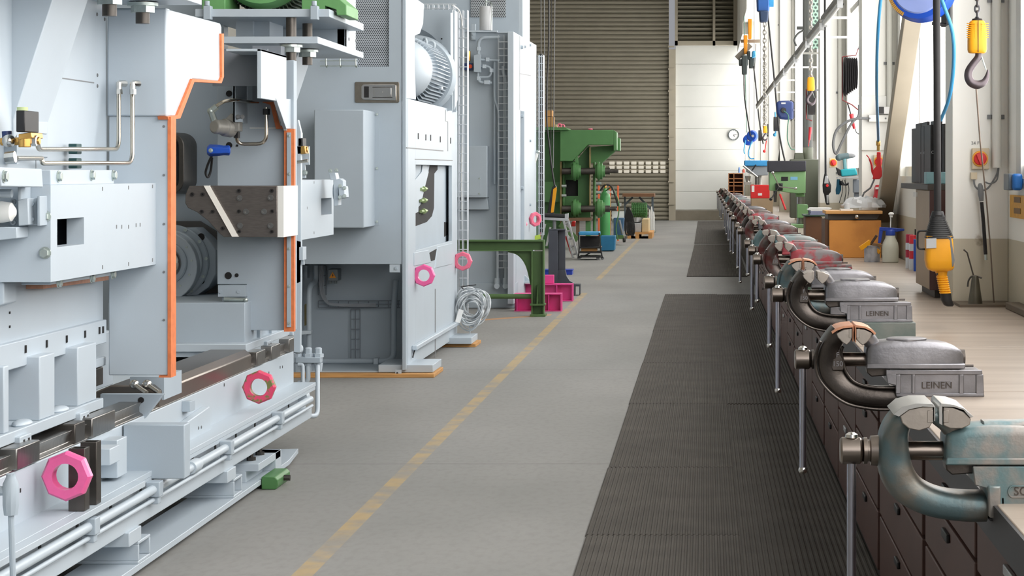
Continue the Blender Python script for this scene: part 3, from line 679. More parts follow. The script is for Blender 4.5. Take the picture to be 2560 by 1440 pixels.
# boxed cover sticking out
obj('box_cover', MB().box(-2.23,-1.995,8.27,8.36,.325,.532), PAINTD, M1, .004)
obj('cover_bracket', MB().box(-2.235,-2.15,7.80,7.93,.44,.50).box(-2.235,-2.17,7.97,8.1,.37,.51), PAINT, M1, .003)
p = SX(518,1060,-2.2); 
obj('rounded_bracket', MB().fx([(462,1060),(524,1016),(528,1024),(528,1100),(462,1130)],-2.20,-2.235), PAINT, M1, .004)
obj('stop_block', MB().fx([(475,1003),(488,1000),(488,1025),(475,1030)],-2.20,-2.235), PAINTD, M1, .002)
for x, y in ((470,1072),(496,1070),(503,1068)): bolt(M1, SX(x,y,-2.2), (1,0,0), .006, .003, GREY, 'screw')
# two open steel tubes standing on the ledge
for (y, n) in ((7.27,1),(7.41,2)):
    b = MB(); x0, x1, z0, z1 = -2.145, -2.09, .358, .565+.004*n; t = .006
    b.box(x0,x1,y,y+t,z0,z1).box(x0,x1,y+.06-t,y+.06,z0,z1).box(x0,x0+t,y+t,y+.06-t,z0,z1).box(x1-t,x1,y+t,y+.06-t,z0,z1)
    q = obj('square_tube', b, STEELD, None, .0015)
    tag(q, ['','dark steel square tube standing right behind the pink ring nut','rear dark steel square tube on the press ledge, taller-looking of the two'][n], 'steel tube', 'two steel tube offcuts on the press ledge')
octnut(M1, (-2.128,7.2,.487), .083, PINK, label='glossy pink octagonal ring nut')
octnut(M1, (-2.128,10.3,.475), .080, PINKW, label='pink and green worn octagonal ring nut')
# feet: square tubes, base plate, jacking bolts
obj('base_plate', MB().xy([(-2.31,5.6),(-2.10,5.6),(-2.10,10.9),(-2.14,11.35),(-2.31,11.3)], .022,.047), PAINT, M1, .002)
obj('base_plate', MB().box(-3.3,-3.15,5.6,11.6,.0,.18), PAINTD, M1)
for (y, z) in ((8.0,.047),(9.62,.047)):
    b = MB(); x0, x1, z1 = -2.62,-2.10,.132; w_ = .17; t = .012
    b.box(x0,x1,y,y+w_,z,z+t).box(x0,x1,y,y+w_,z1-t,z1).box(x0,x1,y,y+t,z+t,z1-t).box(x0,x1,y+w_-t,y+w_,z+t,z1-t)
    obj('square_tube_foot', b, PAINT, M1, .003); obj('foot_block', MB().box(-2.30,-2.10,y-.13,y+.04,z1+.0,.185), PAINT, M1, .003)
obj('jacking_bracket', MB().box(-2.4,-2.09,10.1,10.62,.10,.135).box(-2.24,-2.09,10.5,10.64,.047,.135).box(-2.4,-2.15,10.1,10.6,.047,.10), PAINT, M1, .002)
for y in (10.22,10.42):
    obj('jacking_bolt', MB().cyl((-2.15,y,.135),(-2.15,y,.235),.0105).lathe((-2.15,y,.135),(0,0,1),[(0,.022),(.016,.022)],6), STEELD, M1)
g = MB().xz([(-2.098,.0),(-2.03,.0),(-2.02,.02),(-2.02,.045),(-2.035,.06),(-2.098,.06)], 10.2, 10.5)
gw = obj('levelling_wedge', g, GREEN, None, .004); tag(gw, 'small green levelling wedge on the floor under the press base', 'machine mount')
obj('wedge_screw', MB().cyl((-2.02,10.35,.035),(-1.99,10.35,.035),.014,seg=8), STEELD, gw)
# vertical pipe with tee at the left edge
b = MB().cyl((X_(38,6.3),6.3,.12),(X_(26,6.3),6.3,.555),.009,seg=10).lathe((X_(27,6.3),6.3,.5),(0,0,1),[(0,.02),(.03,.024),(.09,.024),(.11,.014),(.12,.014)],10).cyl((X_(27,6.3)-.1,6.3,.57),(X_(27,6.3),6.3,.57),.014,seg=10)
obj('lubrication_pipe', b, PAINTD, M1)
# pocket below the near upright with two elbows
obj('pocket_block', MB().fy([(325,942),(410,942),(410,1000),(325,1000)],8.9,9.2), PAINTD, M1)
for x in (336,368): obj('elbow_fitting', MB().sphere(W(x,961,8.85),.02).cyl(W(x,961,8.85),W(x+30,982,8.8),.010), CHROME, M1)
obj('ramp_plate', MB().fy([(250,985),(410,985),(350,1060),(250,1060)],8.6,8.63), PAINTD, M1, .003)
obj('bore_hole', MB().lathe((X_(353,8.6),8.598,Z_(1000,8.6)),(0,-1,0),[(0,.012),(.002,.012)],16), DARK, M1)
# end manifold with pipes at the far end
man = [(-2.21,12.0)]
b = MB().box(X_(740,12.1),X_(802,12.1),12.08,12.16,Z_(907,12.1),Z_(893,12.1))
ma = obj('pipe_manifold', b, PAINTD, M1, .003)
for x in (741,771,796):
    obj('union_nut', MB().lathe(W(x,893,12.12),(0,0,1),[(0,.03),(.02,.03),(.022,.02),(.05,.02),(.055,.012)],6), PAINT, ma); obj('union_nut', MB().lathe(W(x,907,12.12),(0,0,-1),[(0,.026),(.03,.022),(.05,.018)],8), PAINT, ma)
tubeobj([(794,915,12.1),(794,1040,11.9),(772,1040,11.8),(760,1033,11.6)], .013, .05, 'pipe', PAINT)
tubeobj([(770,915,12.1),(770,956,12.1),(745,958,12.1)], .014, .05, 'pipe', PAINT)
tubeobj([(745,912,12.05),(757,912,12.05),(757,1000,12.0)], .011, .03, 'pipe', PAINT)
obj('flange_fitting', MB().lathe((-2.16,11.5,.296),(0,1,0),[(0,.04),(.03,.045),(.06,.045)],12).sphere((X_(745,12),12,Z_(872,12)),.03), PAINT, M1)
# far valve block on the arm box
b = MB().fy([(833,450),(850,446),(858,452),(858,470),(846,472),(846,514),(835,516)],12.1,12.2).cyl(W(835,479,12.2),W(846,479,12.2),.05).fy([(846,464),(860,466),(862,494),(848,498)],12.06,12.2).fy([(822,432),(838,432),(842,450),(826,450)],12.1,12.2)
vb = obj('valve_block', b, PAINT, M1, .003)
for x, y in ((826,427),(841,426),(850,465),(850,493),(861,470),(861,490)): bolt(vb, W(x,y,12.06), (0,-1,0), .009, .01, ZINC)
# far solenoid on the plate
v = obj('solenoid_valve', MB().fy([(745,345),(757,345),(757,366),(745,366)],11.3,11.4), BLACK, M1, .002)
obj('brass_body', MB().cyl(W(736,376,11.35),W(770,374,11.35),.016).fy([(742,365),(762,365),(764,384),(744,386)],11.3,11.4), BRASS, v, .002)
obj('valve_plate', MB().fy([(744,372),(773,366),(773,412),(744,412)],11.45,11.47).fy([(752,412),(762,412),(764,445),(752,445)],11.45,11.47), PAINT, M1)
obj('valve_cap', MB().cyl(W(750,345,11.35),W(750,332,11.35),.014), ZINC, v); obj('tube', MB().cyl(W(736,406,11.3),W(770,402,11.3),.008), STUB, M1)
bolt(M1, W(762,432,11.44), (0,-1,0), .012, .012)
obj('bracket_edge', MB().fy([(735,600),(752,604),(753,640),(758,640),(760,662),(751,662),(751,704),(735,712)],11.3,11.32).fy([(748,618),(757,618),(757,650),(748,650)],11.2,11.3), PAINT, M1)
bracket(11.60, 2)
# ================================================================ MACHINE 2 : tall grey press with perforated panel
M2 = thing('press_machine', 'tall light grey press with perforated side panel and chrome paddle latch', 'machine', (-3.1, 17.4, 0))
Y2 = 15.8
def perf(name, base, dotc, pitch):
    m = mat(name, base, .45, 0, .02, 3); nt = m.node_tree; N = nt.nodes; L = nt.links; b = N['Principled BSDF']
    g = N.new('ShaderNodeTexCoord'); sp = N.new('ShaderNodeSeparateXYZ'); L.new(g.outputs['Object'], sp.inputs[0])
    def M(op, a, c=None):
        n = N.new('ShaderNodeMath'); n.operation = op
        for i, v in enumerate((a, c)):
            if v is None: continue
            if isinstance(v, (int, float)): n.inputs[i].default_value = v
            else: L.new(v, n.inputs[i])
        return n.outputs[0]
    px, pz = pitch, pitch*1.732
    def cell(ox, oz):
        u = M('SUBTRACT', M('MODULO', M('ADD', sp.outputs[0], 50*px+ox), px), px/2); v = M('SUBTRACT', M('MODULO', M('ADD', sp.outputs[2], 50*pz+oz), pz), pz/2)
        return M('LESS_THAN', M('ADD', M('MULTIPLY', u, u), M('MULTIPLY', v, v)), (pitch*.33)**2)
    f = M('MAXIMUM', cell(0,0), cell(px/2,pz/2))
    mx = N.new('ShaderNodeMix'); mx.data_type = 'RGBA'; L.new(f, mx.inputs[0]); L.new(b.inputs['Base Color'].links[0].from_socket, mx.inputs[6]); mx.inputs[7].default_value = lin(dotc)+(1,)
    L.new(mx.outputs[2], b.inputs['Base Color']); return m
PERF = perf('perforated_sheet', (176,184,192), (52,56,62), .0145)
b = MB().fy([(640,-60),(795,-60),(795,140),(893,140),(893,166),(972,166),(972,-60),(1004,-60),(1004,660),(640,660)], Y2, Y2+.02)
obj('side_panel', b, PAINTD, M2, .001)
obj('perforated_panel', MB().fy([(790,-60),(974,-60),(974,168),(790,168)], Y2+.022, Y2+.03), PERF, M2)
obj('corner_post', MB().box(X_(1005.5,Y2),-2.192,Y2-.005,Y2+.12,.05,3.2), PAINTD, M2, .003)
obj('main_body', MB().box(-4.2,-2.35,Y2+.04,19.0,.83,2.05), PAINTD, M2)
obj('recess_back', MB().box(-4.2,-2.26,Y2+.75,Y2+.85,.03,.83), PAINTD, M2)
obj('recess_floor', MB().box(-4.2,-2.26,Y2+.05,Y2+.8,.030,.04), PAINTD, M2)
obj('hanging_tab', MB().fy([(974,661),(1000,661),(1000,681),(974,681)],Y2+.0,Y2+.02), PAINT, M2); bolt(M2, W(990,671,Y2), (0,-1,0), .012, .008, PAINTD)
obj('floor_tab', MB().fy([(988,925),(1003,925),(1003,938),(988,938)],Y2-.02,Y2), PAINT, M2); bolt(M2, W(993,933,Y2-.02), (0,-1,0), .006, .004, DARK, 'screw')
# paddle latch
lt = obj('paddle_latch', MB().fy([(889,205),(996,205),(998,208),(998,254),(995,257),(890,257),(887,254),(887,208)], Y2-.008, Y2), mat('brushed_frame',(150,142,130),.3,1,.1,20), M2, .002, label='chrome paddle latch plate')
obj('latch_body', MB().fy([(908,211),(985,211),(990,213),(990,251),(908,249),(903,244),(903,216)], Y2-.03, Y2-.008), CHROME, lt, .003)
obj('latch_paddle', MB().fy([(934,219),(978,219),(978,242),(934,242)], Y2-.035, Y2-.03), CHROME, lt, .002)
obj('finger_recess', MB().fy([(910,216),(922,216),(922,244),(910,244)], Y2-.032, Y2-.03), DARK, lt)
obj('lock_cylinder', MB().lathe(W(951,230,Y2-.035),(0,-1,0),[(0,.017),(.004,.017)],24), CHROME, lt)
obj('latch_groove', MB().fy([(931,217),(981,217),(981,218.5),(931,218.5)],Y2-.0315,Y2-.03).fy([(931,243),(981,243),(981,244.5),(931,244.5)],Y2-.0315,Y2-.03), DARK, lt)
# box with flange on the side panel
bx = obj('side_box', MB().box(X_(785,15.3),-2.42,15.3,Y2,Z_(570,15.3),Z_(274,15.3)), PAINTD, M2, .008, label='plain grey box bolted on the side panel')
obj('box_flange', MB().fy([(935,280),(948,280),(948,562),(935,564)],Y2-.006,Y2), PAINTD, bx)
for y in (286,421,554): bolt(bx, W(942,y,Y2-.006), (0,-1,0), .008, .008)
# white front, cut by the window
XF = -2.19
hy0, hy1 = YX(1039,XF), YX(1130,XF); hz0, hz1 = .905, 1.555
b = MB().box(XF-.03,XF,Y2+.1,hy0,.05,2.04).box(XF-.03,XF,hy1,19.05,.05,2.04).box(XF-.03,XF,hy0,hy1,hz1,2.04).box(XF-.03,XF,hy0,hy1,.05,hz0)
obj('front_panel', b, PAINT, M2, .002)
b = MB().fx([(1016,368),(1108,376),(1108,378.5),(1016,370.5)],XF,XF+.002).fx([(1037,397),(1131,400),(1131,402),(1037,399)],XF,XF+.002).fx([(1087,722),(1088.5,722),(1088.5,893),(1087,893)],XF,XF+.002).fx([(1113,275),(1114,275),(1114,302),(1120,304),(1120,378),(1119,378),(1119,305),(1113,303)],XF,XF+.002)
obj('panel_seam', b, GREY, M2)
for x, y in ((1046,341),(1065,344),(1077,345),(1101,349),(1127,352)): obj('slot_cutout', MB().fx([(x-1,y-8),(x+1,y-8),(x+1,y+7),(x-1,y+7)],XF+.002,XF+.001), DARK, M2)
obj('window_interior', MB().box(XF-.62,XF-.6,hy0-.4,hy1+.4,.85,1.6).box(XF-.6,XF-.03,hy1+.3,hy1+.32,.85,1.6), PAINTD, M2)
obj('interior_plate', MB().fx([(1036,404),(1136,415),(1136,612),(1036,645)],XF-.055,XF-.06), PAINTD, M2)
def smooth_px(pts, n=4, X=XF): return pts
obj('cam_opening', MB().fx([(1078,398),(1094,398),(1094,424),(1086,434),(1085,520),(1080,540),(1067,555),(1037,566),(1037,530),(1052,512),(1062,470),(1073,425)],XF-.052,XF-.055), DARK, M2)
obj('cam_lever', MB().fx([(1037,452),(1055,430),(1057,412),(1066,405),(1072,430),(1062,470),(1056,496),(1047,500),(1046,530),(1037,534)],XF-.045,XF-.052), PAINT, M2, .002)
for y in (473,502,529): 
    p = SX(1052,y,XF-.04); obj('valve_stem', MB().cyl(p,p+Vector((.0,.35,.0)),.012,seg=8).cyl(p+Vector((0,.15,0)),p+Vector((0,.22,0)),.022,seg=8), mat('greenish_brass',(150,170,120),.4,.5), M2)
obj('wall_slot', MB().fx([(1111,555),(1119,556),(1119,587),(1111,592)],XF-.052,XF-.055), DARK, M2)
obj('notch_flap', MB().fx([(1036,632),(1072,625),(1078,656),(1036,665)],XF+.006,XF-.03), PAINT, M2, .002)
obj('notch_flap', MB().fx([(1094,617),(1131,608),(1131,660),(1088,670)],XF+.006,XF-.03), PAINT, M2, .002)
obj('notch_opening', MB().fx([(1074,632),(1092,622),(1087,650),(1078,653)],XF+.003,XF), DARK, M2)
obj('cable_duct', MB().beam(SX(1036,870,XF+.02),SX(1142,808,XF+.02),.04,.035), PAINT, M2, .006)
obj('duct_cable', MB().tube(spline([SX(1040,866,XF+.02),SX(1036,878,XF+.015),SX(1032,893,XF+.015)],5),.006,8), BLACK, M2)
octnut(M2, (-2.125,16.3,.72), .085, PINK, label='bright pink octagonal ring nut')
octnut(M2, (-2.125,18.9,.72), .085, PINKR, label='rosy pink octagonal ring nut near the wire tray')
# feet
for y0, y1 in ((15.84,16.35),(18.45,18.95)):
    obj('foot_block', MB().box(-2.4,-2.0,y0,y1,.03,.085), PAINT, M2, .003)
pl = obj('timber_plank', MB().box(-3.6,-1.98,Y2-.06,16.3,0,.028), WOODP, None, .003); tag(pl, 'long timber plank under the near edge of the tall grey press', 'plank')
pl = obj('timber_plank', MB().box(-2.6,-1.97,18.5,18.95,0,.028), WOODP, None, .003); tag(pl, 'short timber plank under the farther foot of the tall grey press', 'plank')
# top: pillar, terminal box, end plate with round opening, motor
obj('corner_pillar', MB().fx([(1019,-40),(1037,-40),(1037,170),(1040,249),(1016,246)],XF,-2.5), PAINT, M2, .003)
obj('terminal_box', MB().fx([(1037,-6),(1060,10),(1058,60),(1050,84),(1037,90)],XF-.01,XF-.25), PAINT, M2, .004)
YP = 18.3; c0 = W(1014,168,YP); Rr = 103*YP/F
b = MB(); n = 48; xr = X_(1131,YP); xl = -3.3; z0 = 2.02; z1 = Z_(24,YP)
circ = [(c0.x+Rr*math.cos(2*PI*k/n), c0.z+Rr*math.sin(2*PI*k/n)) for k in range(n)]
def frame_pt(a):
    dx, dz = math.cos(a), math.sin(a); t = 1e9
    if dx > 1e-9: t = min(t,(xr-c0.x)/dx)
    if dx < -1e-9: t = min(t,(xl-c0.x)/dx)
    if dz > 1e-9: t = min(t,(z1-c0.z)/dz)
    if dz < -1e-9: t = min(t,(z0-c0.z)/dz)
    return (c0.x+dx*t, c0.z+dz*t)
angs = sorted(set([2*PI*k/n for k in range(n)]+[math.atan2(z-c0.z,x-c0.x)%(2*PI) for x in (xl,xr) for z in (z0,z1)]))
inn = [(c0.x+Rr*math.cos(a), c0.z+Rr*math.sin(a)) for a in angs]; out = [frame_pt(a) for a in angs]; m_ = len(angs)
vs = [(x,YP,z) for x,z in out]+[(x,YP,z) for x,z in inn]+[(x,YP+.05,z) for x,z in inn]+[(x,YP+.05,z) for x,z in out]
b.add(vs, [(r*m_+k, r*m_+(k+1)%m_, ((r+1)%4)*m_+(k+1)%m_, ((r+1)%4)*m_+k) for r in range(4) for k in range(m_)])
obj('end_plate', b, PAINTD, M2)
obj('end_plate_edge', MB().fx([(1137,26),(1144,30),(1144,250),(1137,275)],-2.14,-2.19).fx([(1127,32),(1131,32),(1131,235),(1127,240)],-2.135,-2.14), PAINT, M2, .002)
obj('rear_wall', MB().box(-3.3,-2.16,18.7,18.75,2.02,z1), PAINTD, M2)
for x, y in ((1104,97),(1103,263)): obj('bore_hole', MB().lathe(W(x,y,YP-.002),(0,-1,0),[(0,.007),(.002,.007)],12), DARK, M2)
bolt(M2, W(1104,108,YP), (0,-1,0), .011, .01, PAINTD)
mc = W(1000,172,17.0)
mo = obj('main_motor', MB().lathe((mc.x,16.7,mc.z),(0,1,0),[(0,.10),(.03,.165),(.10,.215),(.22,.238),(.42,.242),(.43,.232),(1.5,.232)],48), PAINT, M2, smooth=50, label='grey main motor with domed fan cover')
b = MB()
for k in range(28):
    th = -PI*.5+k*PI/27; d = Vector((math.cos(th),0,math.sin(th))); t2 = Vector((-math.sin(th),0,math.cos(th)))
    b.obox(Vector((mc.x,17.62,mc.z))+d*.245, d*.028, Vector((0,.42,0)), t2*.003)
obj('cooling_fins', b, PAINT, mo)
obj('motor_flange', MB().lathe((mc.x-.02,18.05,mc.z),(0,1,0),[(0,.31),(.06,.335),(.10,.335)],48), PAINTD, mo)
for x, y in ((1076,113),(1062,107)): obj('eye_bolt', MB().torus(W(x,y,17.5),(0,1,.0) if x > 1070 else (1,.6,0),.034,.010,24,8).cyl(W(x,y+12,17.5),W(x,y+22,17.5),.014), PAINT, mo)
obj('fin_plate', MB().fy([(1092,172),(1108,164),(1110,170),(1094,176)],17.6,17.7).fy([(1085,212),(1104,216),(1104,222),(1085,218)],17.6,17.7), PAINT, mo)
bolt(mo, W(1095,225,17.8), (0,-1,0), .02, .02, PAINTD)
# wire trays
obj('wire_tray', wire_cage(-2.185,-2.105,19.08,19.16,.22,2.93,.085,r=.0036), mat('tray_wire',(208,214,220),.35,.5,.05), M2)
b = MB(); MBw = b
for dy in (0,.1):
    for dz in (0,.035): b.cyl((X_(1055,18.4),18.4+dy,z1+.02+dz),(X_(1139,18.4),18.4+dy,z1+.02+dz),.003,seg=5)
for k in range(7):
    x = X_(1056+k*13,18.4); b.cyl((x,18.4,z1+.0),(x,18.4,z1+.055),.003,seg=5); b.cyl((x,18.5,z1),(x,18.5,z1+.055),.003,seg=5); b.cyl((x,18.4,z1+.02),(x,18.5,z1+.02),.003,seg=5)
obj('wire_tray', b, mat('tray_wire',(208,214,220)), M2)
obj('tray_cable', MB().tube(spline([(-2.17,18.5,2.93),(-2.15,18.9,2.90),(-2.15,19.1,2.75),(-2.14,19.1,2.3),(-2.16,19.12,1.5),(-2.15,19.12,.8)],6),.006,6), WHITE, M2)
# little hook rack under the perforated strip (mesh tray end seen below the first press slab)
b = MB()
for z in (145,152,165): b.cyl(W(800,z,Y2-.1),W(893,z,Y2-.1),.0035,seg=6)
for x in (815,850,889): b.tube(spline([W(x,141,Y2-.1),W(x,160,Y2-.1),W(x+2,168,Y2-.11),W(x+4,163,Y2-.12)],4),.005,6)
obj('wire_tray', b, ZINC, M2)
# pipes and trays in the lower recess
PIP = PAINTD; Yr = 16.45
def tube2(pts, r, fr=.08, n='pipe', m=PIP, par=M2): return obj(n, MB().tube(wpath(pts, fr), r, 12), m, par)
tube2([(790,664,Yr),(790,702,Yr),(773,716,Yr-.2),(773,890,Yr-.2)], .020)
tube2([(780,903,Yr),(985,903,Yr),(985,760,Yr),(990,700,Yr)], .022)
obj('pipe_clamp', MB().fy([(933,896),(945,896),(945,911),(933,911)],Yr-.05,Yr+.05), PAINT, M2, .004)
obj('pipe_bracket', MB().fy([(745,827),(778,827),(778,835),(745,838)],Yr-.26,Yr-.2), PAINT, M2, .003)
obj('corner_wall', MB().fy([(700,664),(755,664),(755,930),(700,930)],Yr-.1,Yr).fy([(752,664),(768,664),(768,696),(752,696)],Yr,Yr+.1), PAINTD, M2)
obj('rating_plate', MB().fy([(761,762),(767,758),(767,812),(761,815)],16.54,16.549), mat('brass_plate',(150,140,100),.4,.4), M2)
def flat_tray(xa, ya, xb, yb, step, Y=16.5, horiz=True):
    b = MB()
    if horiz:
        for y in (ya, (ya+yb)/2, yb): b.cyl(W(xa,y,Y),W(xb,y,Y),.004,seg=5)
        x = xa
        while x <= xb: b.cyl(W(x,ya,Y),W(x,yb,Y),.004,seg=5); x += step
    else:
        for x in (xa, (xa+xb)/2, xb): b.cyl(W(x,ya,Y),W(x,yb,Y),.004,seg=5)
        y = ya
        while y <= yb: b.cyl(W(xa,y,Y),W(xb,y,Y),.004,seg=5); y += step
    return b
TW = mat('tray_wire_dull', (130,137,146), .5, .2)
obj('wire_tray', flat_tray(796,752,1000,769,25), TW, M2); obj('wire_tray', flat_tray(796,664,815,738,25,horiz=False), TW, M2)
obj('wire_tray', flat_tray(877,773,900,925,25,horiz=False), TW, M2)
for k in range(3): obj('recess_cable', MB().tube(spline([W(800+k*4,664,16.46),W(800+k*4,720,16.46),W(812+k*3,752,16.46),W(840,764-k*2,16.46),W(940,766-k*3,16.46)],6),.006,6), mat('cable_grey',(150,155,162),.5), M2)
jb = obj('junction_box', MB().fy([(820,673),(845,673),(845,702),(820,702)],16.35,16.5), mat('box_grey',(118,126,130),.5), M2, .006)
obj('warning_sticker', MB().fy([(831.5,680),(840,695),(823,695)],16.345,16.35), mat('sign_orange',(236,150,30),.5), jb, label='orange triangular voltage warning sticker')
obj('warning_bolt_symbol', MB().fy([(832,684),(829.5,690),(832,690),(830.5,694),(834,688.5),(831.8,688.5),(833,684)],16.343,16.345), BLACK, jb)
obj('cable_gland', MB().cyl(W(826,702,16.42),W(826,709,16.42),.012).cyl(W(839,702,16.42),W(839,709,16.42),.012), jb.data.materials[0], jb)
# ================================================================ grey wire coil hanging on the press
cc = W(1176,768,18.9)
wc = MB(); random.seed(7)
for k in range(28):
    R = .075+random.random()*.05; cx = cc.x+random.uniform(-.02,.055); cz = cc.z+random.uniform(-.04,.035); el = random.uniform(.9,1.25); tl = random.uniform(-.5,.3)
    yo = random.uniform(-.06,.06); pts = []
    for i in range(28):
        th = 2*PI*i/28; x = R*math.cos(th); z = R*el*math.sin(th)*1.15; pts.append((cx+x*math.cos(tl)-z*math.sin(tl), 18.9+yo+.05*math.sin(th*2+k), cz+x*math.sin(tl)+z*math.cos(tl)))
    wc.tube(pts, .0062, 6, closed=True)
wcoil = obj('wire_coil', wc, mat('coil_wire',(200,206,210),.35,.1,.06,30), None, origin=(cc.x,18.9,cc.z+.15)); tag(wcoil, 'coil of pale grey cable hanging at the corner of the tall press', 'cable coil')
obj('paper_tag', MB().fy([(1147,772),(1159,776),(1150,808),(1138,804)],18.72,18.723), mat('paper_white',(246,246,244),.7), wcoil, label='white paper tag')
b = MB(); b.tube(spline([W(1190,805,18.9),W(1180,822,18.9),W(1160,815,18.9),W(1150,790,18.9)],6),.005,6); b.tube(spline([W(1170,800,18.9),W(1175,830,18.9),W(1165,850,18.9),W(1150,842,18.95)],6),.005,6); b.tube(spline([W(1190,780,18.9),W(1200,800,18.9),W(1196,808,18.9),W(1180,803,18.9)],6),.005,6)
obj('loose_cable_end', b, mat('coil_wire',(200,206,210)), wcoil)
obj('zip_tie', MB().tube([W(1150,718,18.9),W(1160,716,18.85),W(1190,712,18.8)],.004,6).tube(spline([W(1158,722,18.85),W(1154,717,18.8),W(1160,714,18.88)],4),.005,6), BLACK, wcoil)

# ================================================================ MACHINE 3
M3 = thing('press_machine', 'rear light grey press standing behind the olive green steel frame', 'machine', (-2.8, 25.3, 0)); Y3 = 23.8
obj('main_body', MB().fy([(1100,79),(1283,79),(1289,84),(1289,735),(1100,735)],Y3,Y3+.1).box(-3.6,-2.14,Y3+.1,27,.17,3.0), PAINTD, M3, .002)
obj('plinth', MB().fy([(1100,708),(1289,708),(1289,770),(1100,770)],Y3-.03,Y3+.3), PAINTD, M3, .003)
XM = -2.095
obj('front_panel', MB().fx([(1284,79),(1341,113),(1341,600),(1328,600),(1328,735),(1284,760)],XM,-2.16), PAINT, M3, .003)
obj('panel_seam', MB().fx([(1299,183),(1327,188),(1327,190),(1299,185)],XM+.002,XM).fx([(1299,90),(1300,90),(1300,275),(1299,275)],XM+.002,XM), GREY, M3)
obj('front_recess', MB().fx([(1302,276),(1312,279),(1312,510),(1306,492),(1302,480)],XM+.003,XM-.05).fx([(1310,420),(1314,420),(1314,600),(1308,600)],XM+.004,XM), mat('recess_grey',(140,148,158),.6), M3)
obj('front_rail', MB().fx([(1311,278),(1322,281),(1322,600),(1311,600)],XM+.04,XM), PAINT, M3, .002)
for y in (118,290,470): bolt(M3, SX(1302,y-0,XM), (1,0,0), .02, .03, PAINTD); 
for x,y in ((1324,352),(1324,512),(1311,117),(1324,113)): bolt(M3, SX(x,y,XM+.04), (1,0,0), .014, .02, PAINTD)
obj('tower', MB().box(-3.4,-2.15,24.8,25.6,3.0,4.6), PAINTD, M3, .003)
obj('tower_front', MB().box(-2.15,-2.10,24.8,25.8,3.0,4.6), PAINT, M3, .003)
obj('mesh_panel', MB().fy([(1177,-60),(1264,-60),(1264,43),(1177,43)],24.78,24.8), perf('perforated_sheet_fine',(170,176,180),(50,52,56),.022), M3)
obj('oil_tank', MB().lathe(W(1215,76,24.2),(0,0,1),[(0,.073),(.26,.073),(.268,.068)],28), mat('tank_grey',(196,198,200),.4), M3)
obj('tank_pipe', MB().tube(spline([W(1215,14,24.2),W(1216,5,24.2),W(1226,6,24.2),W(1229,20,24.15),W(1228,76,24.1)],5),.006,6).cyl(W(1215,16,24.2),W(1215,0,24.2),.006,seg=6), ZINC, M3)
obj('lifting_lug', MB().fy([(1178,60),(1189,60),(1189,100),(1178,101)],Y3-.04,Y3), PAINTD, M3, .002)
for y in (87,96): bolt(M3, W(1183,y,Y3-.04), (0,-1,0), .012, .01, PAINTD)
obj('top_ledge', MB().fy([(1168,76),(1243,76),(1243,80),(1168,80)],Y3-.05,Y3).fy([(1240,80),(1285,80),(1285,83),(1240,83)],Y3-.02,Y3), PAINT, M3)
b = MB().fy([(1184,138),(1202,134),(1202,181),(1184,180)],Y3-.14,Y3-.04)
obj('valve_manifold', b, PAINTD, M3, .004)
def tube3(pts, r, fr=.1, n='pipe', m=PAINTD): return obj(n, MB().tube(wpath(pts, fr), r, 10), m, M3)
tube3([(1196,135,Y3-.1),(1196,94,Y3-.1),(1250,94,Y3-.1)], .018)
tube3([(1202,149,Y3-.1),(1250,151,Y3-.1)], .012); tube3([(1202,166,Y3-.1),(1228,166,Y3-.1),(1228,193,Y3-.1),(1200,193,Y3-.1)], .012)
tube3([(1195,180,Y3-.1),(1195,206,Y3-.1),(1230,207,Y3-.1)], .014)
for x, y in ((1196,122),(1218,149),(1196,196),(1214,206),(1220,206),(1228,176),(1210,166)): obj('union_nut', MB().lathe(W(x,y,Y3-.1)-Vector((0,0,.02)),(0,0,1),[(0,.026),(.04,.026)],6), PAINT, M3)
obj('emergency_button', MB().fy([(1160,158),(1182,158),(1182,175),(1160,175)],Y3-.06,Y3-.01), BLUED, M3); obj('button_cap', MB().lathe(W(1176,166,Y3-.06),(0,-1,0),[(0,.022),(.02,.022)],20), mat('button_orange',(232,84,40),.4), M3)
obj('brass_tap', MB().cyl(W(1172,128,Y3-.05),W(1172,152,Y3-.05),.02,seg=8), BRASS, M3)
tube3([(1236,155,Y3-.06),(1236,250,Y3-.06),(1247,275,Y3-.06),(1247,460,Y3-.06)], .014); tube3([(1236,250,Y3-.05),(1236,460,Y3-.05)], .010)
tube3([(1258,165,Y3-.07),(1258,180,Y3-.07),(1265,200,Y3-.07),(1265,712,Y3-.07)], .020, m=PAINT)
tube3([(1244,600,Y3-.07),(1244,712,Y3-.07)], .016, m=PAINT); tube3([(1246,330,Y3-.03),(1246,712,Y3-.03)], .016)
for x in (1243,1264): obj('flange_nut', MB().lathe(W(x,695,Y3-.07),(0,0,-1),[(0,.03),(.05,.034),(.09,.034),(.1,.028)],12).lathe(W(x,715,Y3-.1),(0,-1,0),[(0,.03),(.04,.03)],16), PAINT, M3)
obj('wire_tray', wire_cage(X_(1249,Y3),X_(1277,Y3),Y3-.16,Y3-.05,.45,3.0,.075,r=.004), mat('tray_wire',(208,214,220)), M3)
obj('wire_tray', wire_cage(XM+.02,XM+.085,26.75,26.9,.72,2.95,.085,r=.004,nx=3), mat('tray_wire',(208,214,220)), M3)
obj('tray_cable', MB().tube([(XM+.05,26.85,2.97),(XM+.055,26.85,1.5),(XM+.05,26.85,.75)],.022,8), BLACK, M3)
for k in range(2): obj('tray_cable', MB().tube(spline([(X_(1272,Y3),Y3-.08,2.9),(X_(1273+k*2,Y3),Y3-.09,2.0),(X_(1272,Y3),Y3-.08,1.0),(X_(1274,Y3),Y3-.08,.5)],5),.008,6), BLACK, M3)
